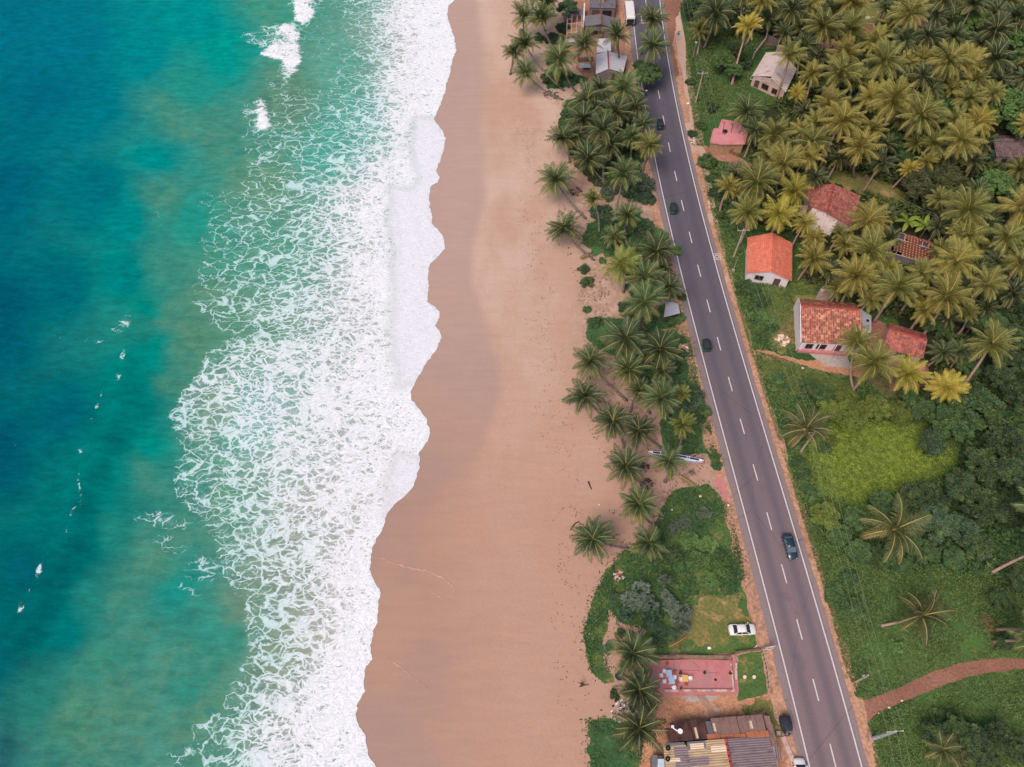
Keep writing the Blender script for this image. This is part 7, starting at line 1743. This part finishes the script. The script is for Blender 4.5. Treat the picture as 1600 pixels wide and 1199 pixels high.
def sticks(name, label, cat, px, py, L, mat):
    c = G(px, py); mb = MB()
    for (x0, y0, z0, x1, y1, z1, r_) in L:
        m_ = Vector(((x0 + x1) / 2 + rnd.uniform(-.1, .1), (y0 + y1) / 2 + rnd.uniform(-.1, .1), (z0 + z1) / 2 + rnd.uniform(0, .1)))
        mb.tube([(x0, y0, z0), m_, (x1, y1, z1)], [r_, r_ * .85, r_ * .55], 7)
    q = mb.build(name, mat, None, True); q.location = c; return tag(q, label, cat)
sticks('driftwood_gateway', 'bleached white driftwood gateway where the lawn meets the verge', 'driftwood', 1190, 1018, [(0, 0, -.1, .5, .1, 2.4, .12), (.6, .1, -.1, 1.2, .2, 2.3, .12), (.3, .1, 2.2, 1.5, .25, 2.5, .14), (-.1, .0, 1.0, 1.3, .2, 1.5, .10), (.2, .2, 1.6, 1.6, .3, 2.0, .12), (.5, 0, .3, 1.1, .3, 1.8, .09), (-.3, .1, 0, .1, .2, 1.2, .1), (.1, -.05, 1.3, 1.4, .1, 1.9, .1)], M['wood_grey'])
sticks('white_stick', 'short white stick standing on the grass left of the driftwood gateway', 'stick', 1177.5, 1012, [(0, 0, -.1, .25, .12, 1.0, .07)], M['chair_white'])
sticks('driftwood_stump', 'dark forked driftwood stump standing on the open sand', 'driftwood', 908, 1072, [(0, 0, -.1, .1, .1, 1.0, .16), (.1, .1, .9, 0, .25, 1.7, .11), (.1, .1, .8, -.55, .25, 1.3, .08), (.05, 0, .1, 1.1, .1, .3, .07), (.05, 0, .2, .3, .3, .7, .07), (0, 0, .0, -.25, -.15, .1, .1)], M['wood_dark'])
sticks('driftwood_log', 'short dark driftwood log on the open sand left of the palms', 'driftwood', 922, 759, [(-.25, .7, .06, .2, -.7, .07, .14)], M['wood_dark'])
mb = MB(); c = G(898, 822); mb.tube([G(905, 815.5) - c + Vector((0, 0, .07)), G(899, 818) - c + Vector((0, 0, .1)), G(894, 824) - c + Vector((0, 0, .1)), G(891, 829) - c + Vector((0, 0, .05))], [.06, .11, .12, .07], 7)
q = mb.build('driftwood_branch', M['wood_dark'], None, True); q.location = c; tag(q, 'curved dark driftwood branch left of the lone leaning palm', 'driftwood')
def pile(name, label, cat, px, py, R, n, mats, s=(.1, .3), hz=.25):
    c = G(px, py); mb = MB()
    for i in range(n):
        a_ = rnd.uniform(0, 6.28); r_ = R * rnd.random() ** .5; z = hz * (1 - r_ / R) * rnd.random()
        if rnd.random() < .5: mb.box((r_ * math.cos(a_), r_ * math.sin(a_), z + .05), (rnd.uniform(*s) * 1.5, rnd.uniform(*s), rnd.uniform(*s) * .5), rnd.uniform(0, 3), rnd.randrange(len(mats)))
        else: mb.ell((r_ * math.cos(a_), r_ * math.sin(a_), z + .04), (rnd.uniform(*s), rnd.uniform(*s) * .8, rnd.uniform(*s) * .6), 6, 4, rnd.randrange(len(mats)), .2)
    q = mb.build(name, mats); q.location = c; q['kind'] = 'stuff'; return tag(q, label, cat)
pile('rubbish_heap', 'heap of mixed coconut husks and rubbish on the green creeper', 'rubbish', 967, 900, .85, 42, [M['wood_dark'], M['wood_grey'], M['rust'], M['plaster_pink']])
pile('rubble_heap', 'heap of grey-blue rubble on the sand among the three lowest palms', 'rubble', 972, 1113, 1.6, 60, [M['plaster_grey'], M['concrete'], M['wood_dark'], M['boat_white']])
pile('root_mound', 'grey mound of exposed palm roots below a palm, near the canoe', 'roots', 1010, 756, .95, 22, [M['plaster_grey'], M['wood_dark']], (.25, .5), .5)
pile('root_mound', 'dark bare root mound on the sand left of the canoe', 'roots', 1005, 731, .9, 20, [M['wood_dark'], M['plaster_grey']], (.2, .45), .4)
pile('root_mound', 'dark exposed roots and twigs on the sand below the leaning top palms', 'roots', 862, 150, 1.9, 48, [M['wood_dark'], M['wood']], (.12, .35), .3)
pile('root_mound', 'small root mound on the sand below the canoe', 'roots', 1080, 739, .5, 14, [M['wood'], M['plaster_grey']], (.15, .3), .25)
pile('twig_heap', 'grey heap of dead twigs on the sand above the green creeper', 'twigs', 935, 462, 1.5, 46, [M['wood_grey'], M['wood'], M['plaster_grey']], (.05, .15), .2)
pile('root_mound', 'bare tangle of roots beside the palm trunk at the sand edge', 'roots', 900, 300, 1.4, 34, [M['wood_dark'], M['wood']], (.12, .35), .4)
pile('broken_slab', 'broken pale concrete bits at the roadside above the lower left creeper', 'rubble', 1068, 545, .9, 18, [M['concrete'], M['plaster_tan'], M['plaster']], (.2, .5), .1)
pile('plank_heap', 'heap of brown planks and sticks below the small red-tiled shed', 'planks', 1430, 606, 2.2, 46, [M['rust'], M['wood'], M['wood_dark']], (.15, .6), .5)
pile('branch_pile', 'pile of dry brown branches at the edge of the lower field', 'branches', 1542, 976, 1.6, 50, [M['wood'], M['wood_dark'], M['rust']], (.1, .4), .4)
pile('sand_heap', 'pale heap of building sand left of the white-gabled house', 'sand', 1224, 532, 1.3, 30, [M['rock'], M['plaster_tan']], (.2, .5), .25)
pile('stone_heap', 'pale heap of rubble along the path below the pink flat roof', 'rubble', 1083, 222, 1.3, 40, [M['plaster_pink'], M['rock'], M['plaster_grey']], (.12, .32), .3)
pile('husk_heap', 'reddish heap of husks at the foot of palms right of the orange roof', 'husks', 1270, 430, 2.0, 44, [M['rust'], M['wood_dark'], M['wood']], (.15, .4), .3)
o = empty('tank_lid', G(968, 1056, .05), 0, 'dark blue-black round tank lid on the sand left of the palms', 'tank'); MB().cyl((0, 0, -.1), .68, .5, 28).build('tank', M['tank'], o); MB().cyl((0, 0, .4), .58, .05, 28, 0, .5).build('lid', M['tank'], o)
for k, (x, y, s_, lb) in enumerate(((936, 789, .16, 'small white scrap on the sand left of the palms'), (1050, 797, .13, 'white scrap on the grass below the canoe'), (1094, 776, .26, 'small pale stump in the grass below the canoe'), (1138, 790, .26, 'white stone by the verge below the pink slab'), (1075, 163, .45, 'pale boulder in the weeds by the right verge'), (1389, 1106, .25, 'white marker stone on the lower edge of the dirt track, largest'), (1409, 1095, .2, 'white marker stone on the dirt track edge, rightmost'), (1373, 1115, .18, 'white marker stone on the dirt track edge, leftmost'), (1254, 576, .3, 'white stone beside the garden path below the house'), (1212, 586, .25, 'white scrap in the weeds left of the garden path'), (1246, 373, .3, 'white bundle in the bushes right of the orange roof'), (1355, 30, .7, 'white box on bare earth in the grove'), (992, 328, .3, 'white sack among the palms left of the middle tuk-tuk'), (1108, 1013, .3, 'pale sack on the dry lawn above the terrace wall'), (1005, 930, .35, 'pale bleached root among the screw-pines'))):
    mb = MB(); mb.ell((0, 0, s_ * .5), (s_, s_ * .8, s_ * .6), 8, 6, 0, .14); q = mb.build('sack' if 'sack' in lb or 'bundle' in lb else 'stone' if 'stone' in lb or 'boulder' in lb else 'scrap', M['rock'] if 'stone' in lb or 'boulder' in lb or 'stump' in lb else M['chair_white'], None, True); q.location = G(x, y, .04); tag(q, lb, 'stone' if 'stone' in lb or 'boulder' in lb else 'litter')
for k, (x, y, lb) in enumerate(((913, 107.5, 'blue plastic drum left of the white-roofed hut, left of the pair'), (918, 107.5, 'blue plastic drum left of the white-roofed hut, right of the pair'))):
    o = empty('drum', G(x, y, 0), 0, lb, 'drum', 'blue drums by the white hut'); MB().tube([(0, 0, 0), (0, 0, .3), (0, 0, .6), (0, 0, .9)], [.29, .31, .31, .29], 14).build('barrel', M['blue_drum'], o, True); MB().cyl((0, 0, .9), .25, .03, 14).build('lid', M['blue_drum'], o)
o = empty('tarpaulin_lean_to', G(913, 104), 0, 'small white sheet lean-to behind two blue drums', 'shelter'); cen = G(913, 104)
roofmesh('sheet', [[G(906, 99, 1.9), G(925, 100, 1.9), G(925, 106, 1.6), G(905, 106, 1.6)]], .04, sh_white, o, cen)
for x, y in ((907, 104), (924, 104)): q = G(x, y) - cen; MB().tube([q - Vector((0, 0, .2)), q + Vector((0, 0, 1.65))], .05, 5).build('post', M['wood'], o)
wall_run('brick_wall', 'low grey brick wall with blue cast left of the white-roofed hut', [(903, 98), (926, 96)], 1.3, .2, M['plaster_grey'])
o = empty('concrete_kerb', G(1060, 1), 0, None, None); bpy.data.objects.remove(o)
wall_run('verge_wall', 'pale broken kerb wall between black tuk-tuk and bottom white car', [(1222, 1152), (1234, 1180), (1240, 1196)], .35, .7, M['plaster_pink'])
o_ = MB().box((0, 0, .3), (.55, .55, .6)).build('concrete_block', M['concrete'], None, False, .03); o_.location = G(1214.5, 1146.5, .05); tag(o_, 'small square concrete block left of the parked black tuk-tuk', 'block')
sticks('leaning_sticks', 'two thin grey fence sticks above the black tuk-tuk', 'sticks', 1211, 1118, [(0, 0, 0, .35, .1, 1.3, .04), (-.4, .1, 0, 0.1, .3, 1.2, .04), (.1, -1.2, .5, 0, .4, .9, .04)], M['wood_grey'])
# hut garden sticks
for k, (x, y) in enumerate(((1186, 134), (1196, 150), (1214, 154))):
    sticks('fence_stick', ['leaning fence stick left of the pale-roofed hut front', 'leaning fence stick below the pale-roofed hut front', 'leaning fence stick right below the pale-roofed hut'][k], 'stick', x, y, [(0, 0, -.1, .1 * k, .1, 1.3, .05)], M['wood_grey'])
# fallen leaves and litter on the sand between the palms
LIT = [(862, 215), (905, 275), (960, 300), (1000, 320), (1040, 470), (1060, 600), (1110, 735), (1040, 800), (1000, 850), (950, 880), (935, 800), (960, 760), (930, 690), (905, 640), (935, 560), (905, 480), (890, 420), (880, 340)]
q = scatter(LIT, 2600); f = fbm(q[:, 0] * .35, q[:, 1] * .35, 4); q = q[f > .47]
V, F = leafquads(np.stack([q[:, 0], q[:, 1], np.full(len(q), .09)], 1), .24, 2.5, 2.2)
o_ = link('fallen_litter', npmesh('fallen_litter', V, F, [M['leaf']], vattr={'tint': np.zeros(len(V))})); o_.color = (.19, .12, .085, 1); tag(o_, 'brown fallen leaves and husks strewn on the sand between the palms', 'litter', kind='stuff')
TRK = [(800, 200), (880, 200), (870, 420), (890, 640), (930, 900), (930, 1110), (870, 1110), (850, 800), (820, 500)]
q = scatter(TRK, 1500); f = fbm(q[:, 0] * .5, q[:, 1] * .5, 3); q = q[f > .52]
V, F = leafquads(np.stack([q[:, 0], q[:, 1], np.full(len(q), .075)], 1), .16, 3, 1.6)
o_ = link('beach_debris', npmesh('beach_debris', V, F, [M['leaf']], vattr={'tint': np.zeros(len(V))})); o_.color = (.17, .09, .06, 1); tag(o_, 'scattered dark specks of debris along the upper beach', 'litter', kind='stuff')
# fallen fronds lying about
for k, (x, y, a_, lb) in enumerate(((1062, 743, -.7, 'fallen brown palm frond on the sand below the canoe'), (1034, 516, .1, 'fallen dry palm frond on green creeper left of the sheet shelter'), (905, 405, .6, 'fallen dry frond on the sand by the small dark shrubs'), (1046, 1010, .3, 'fallen grey frond on the lawn above the earth wall'))):
    Vp, Fp, mi, tt = quads_join(frond(a_, .12, 3.2, .2, np.random.default_rng(k), .5))
    o_ = link('fallen_frond', npmesh('fallen_frond', Vp, Fp, [M['palm_leaf'], M['rachis'], M['nut']], mi, vattr={'tint': tt})); o_.location = G(x, y, .3); o_.color = (.2, .14, .09, 1); tag(o_, lb, 'palm frond', 'fallen fronds')
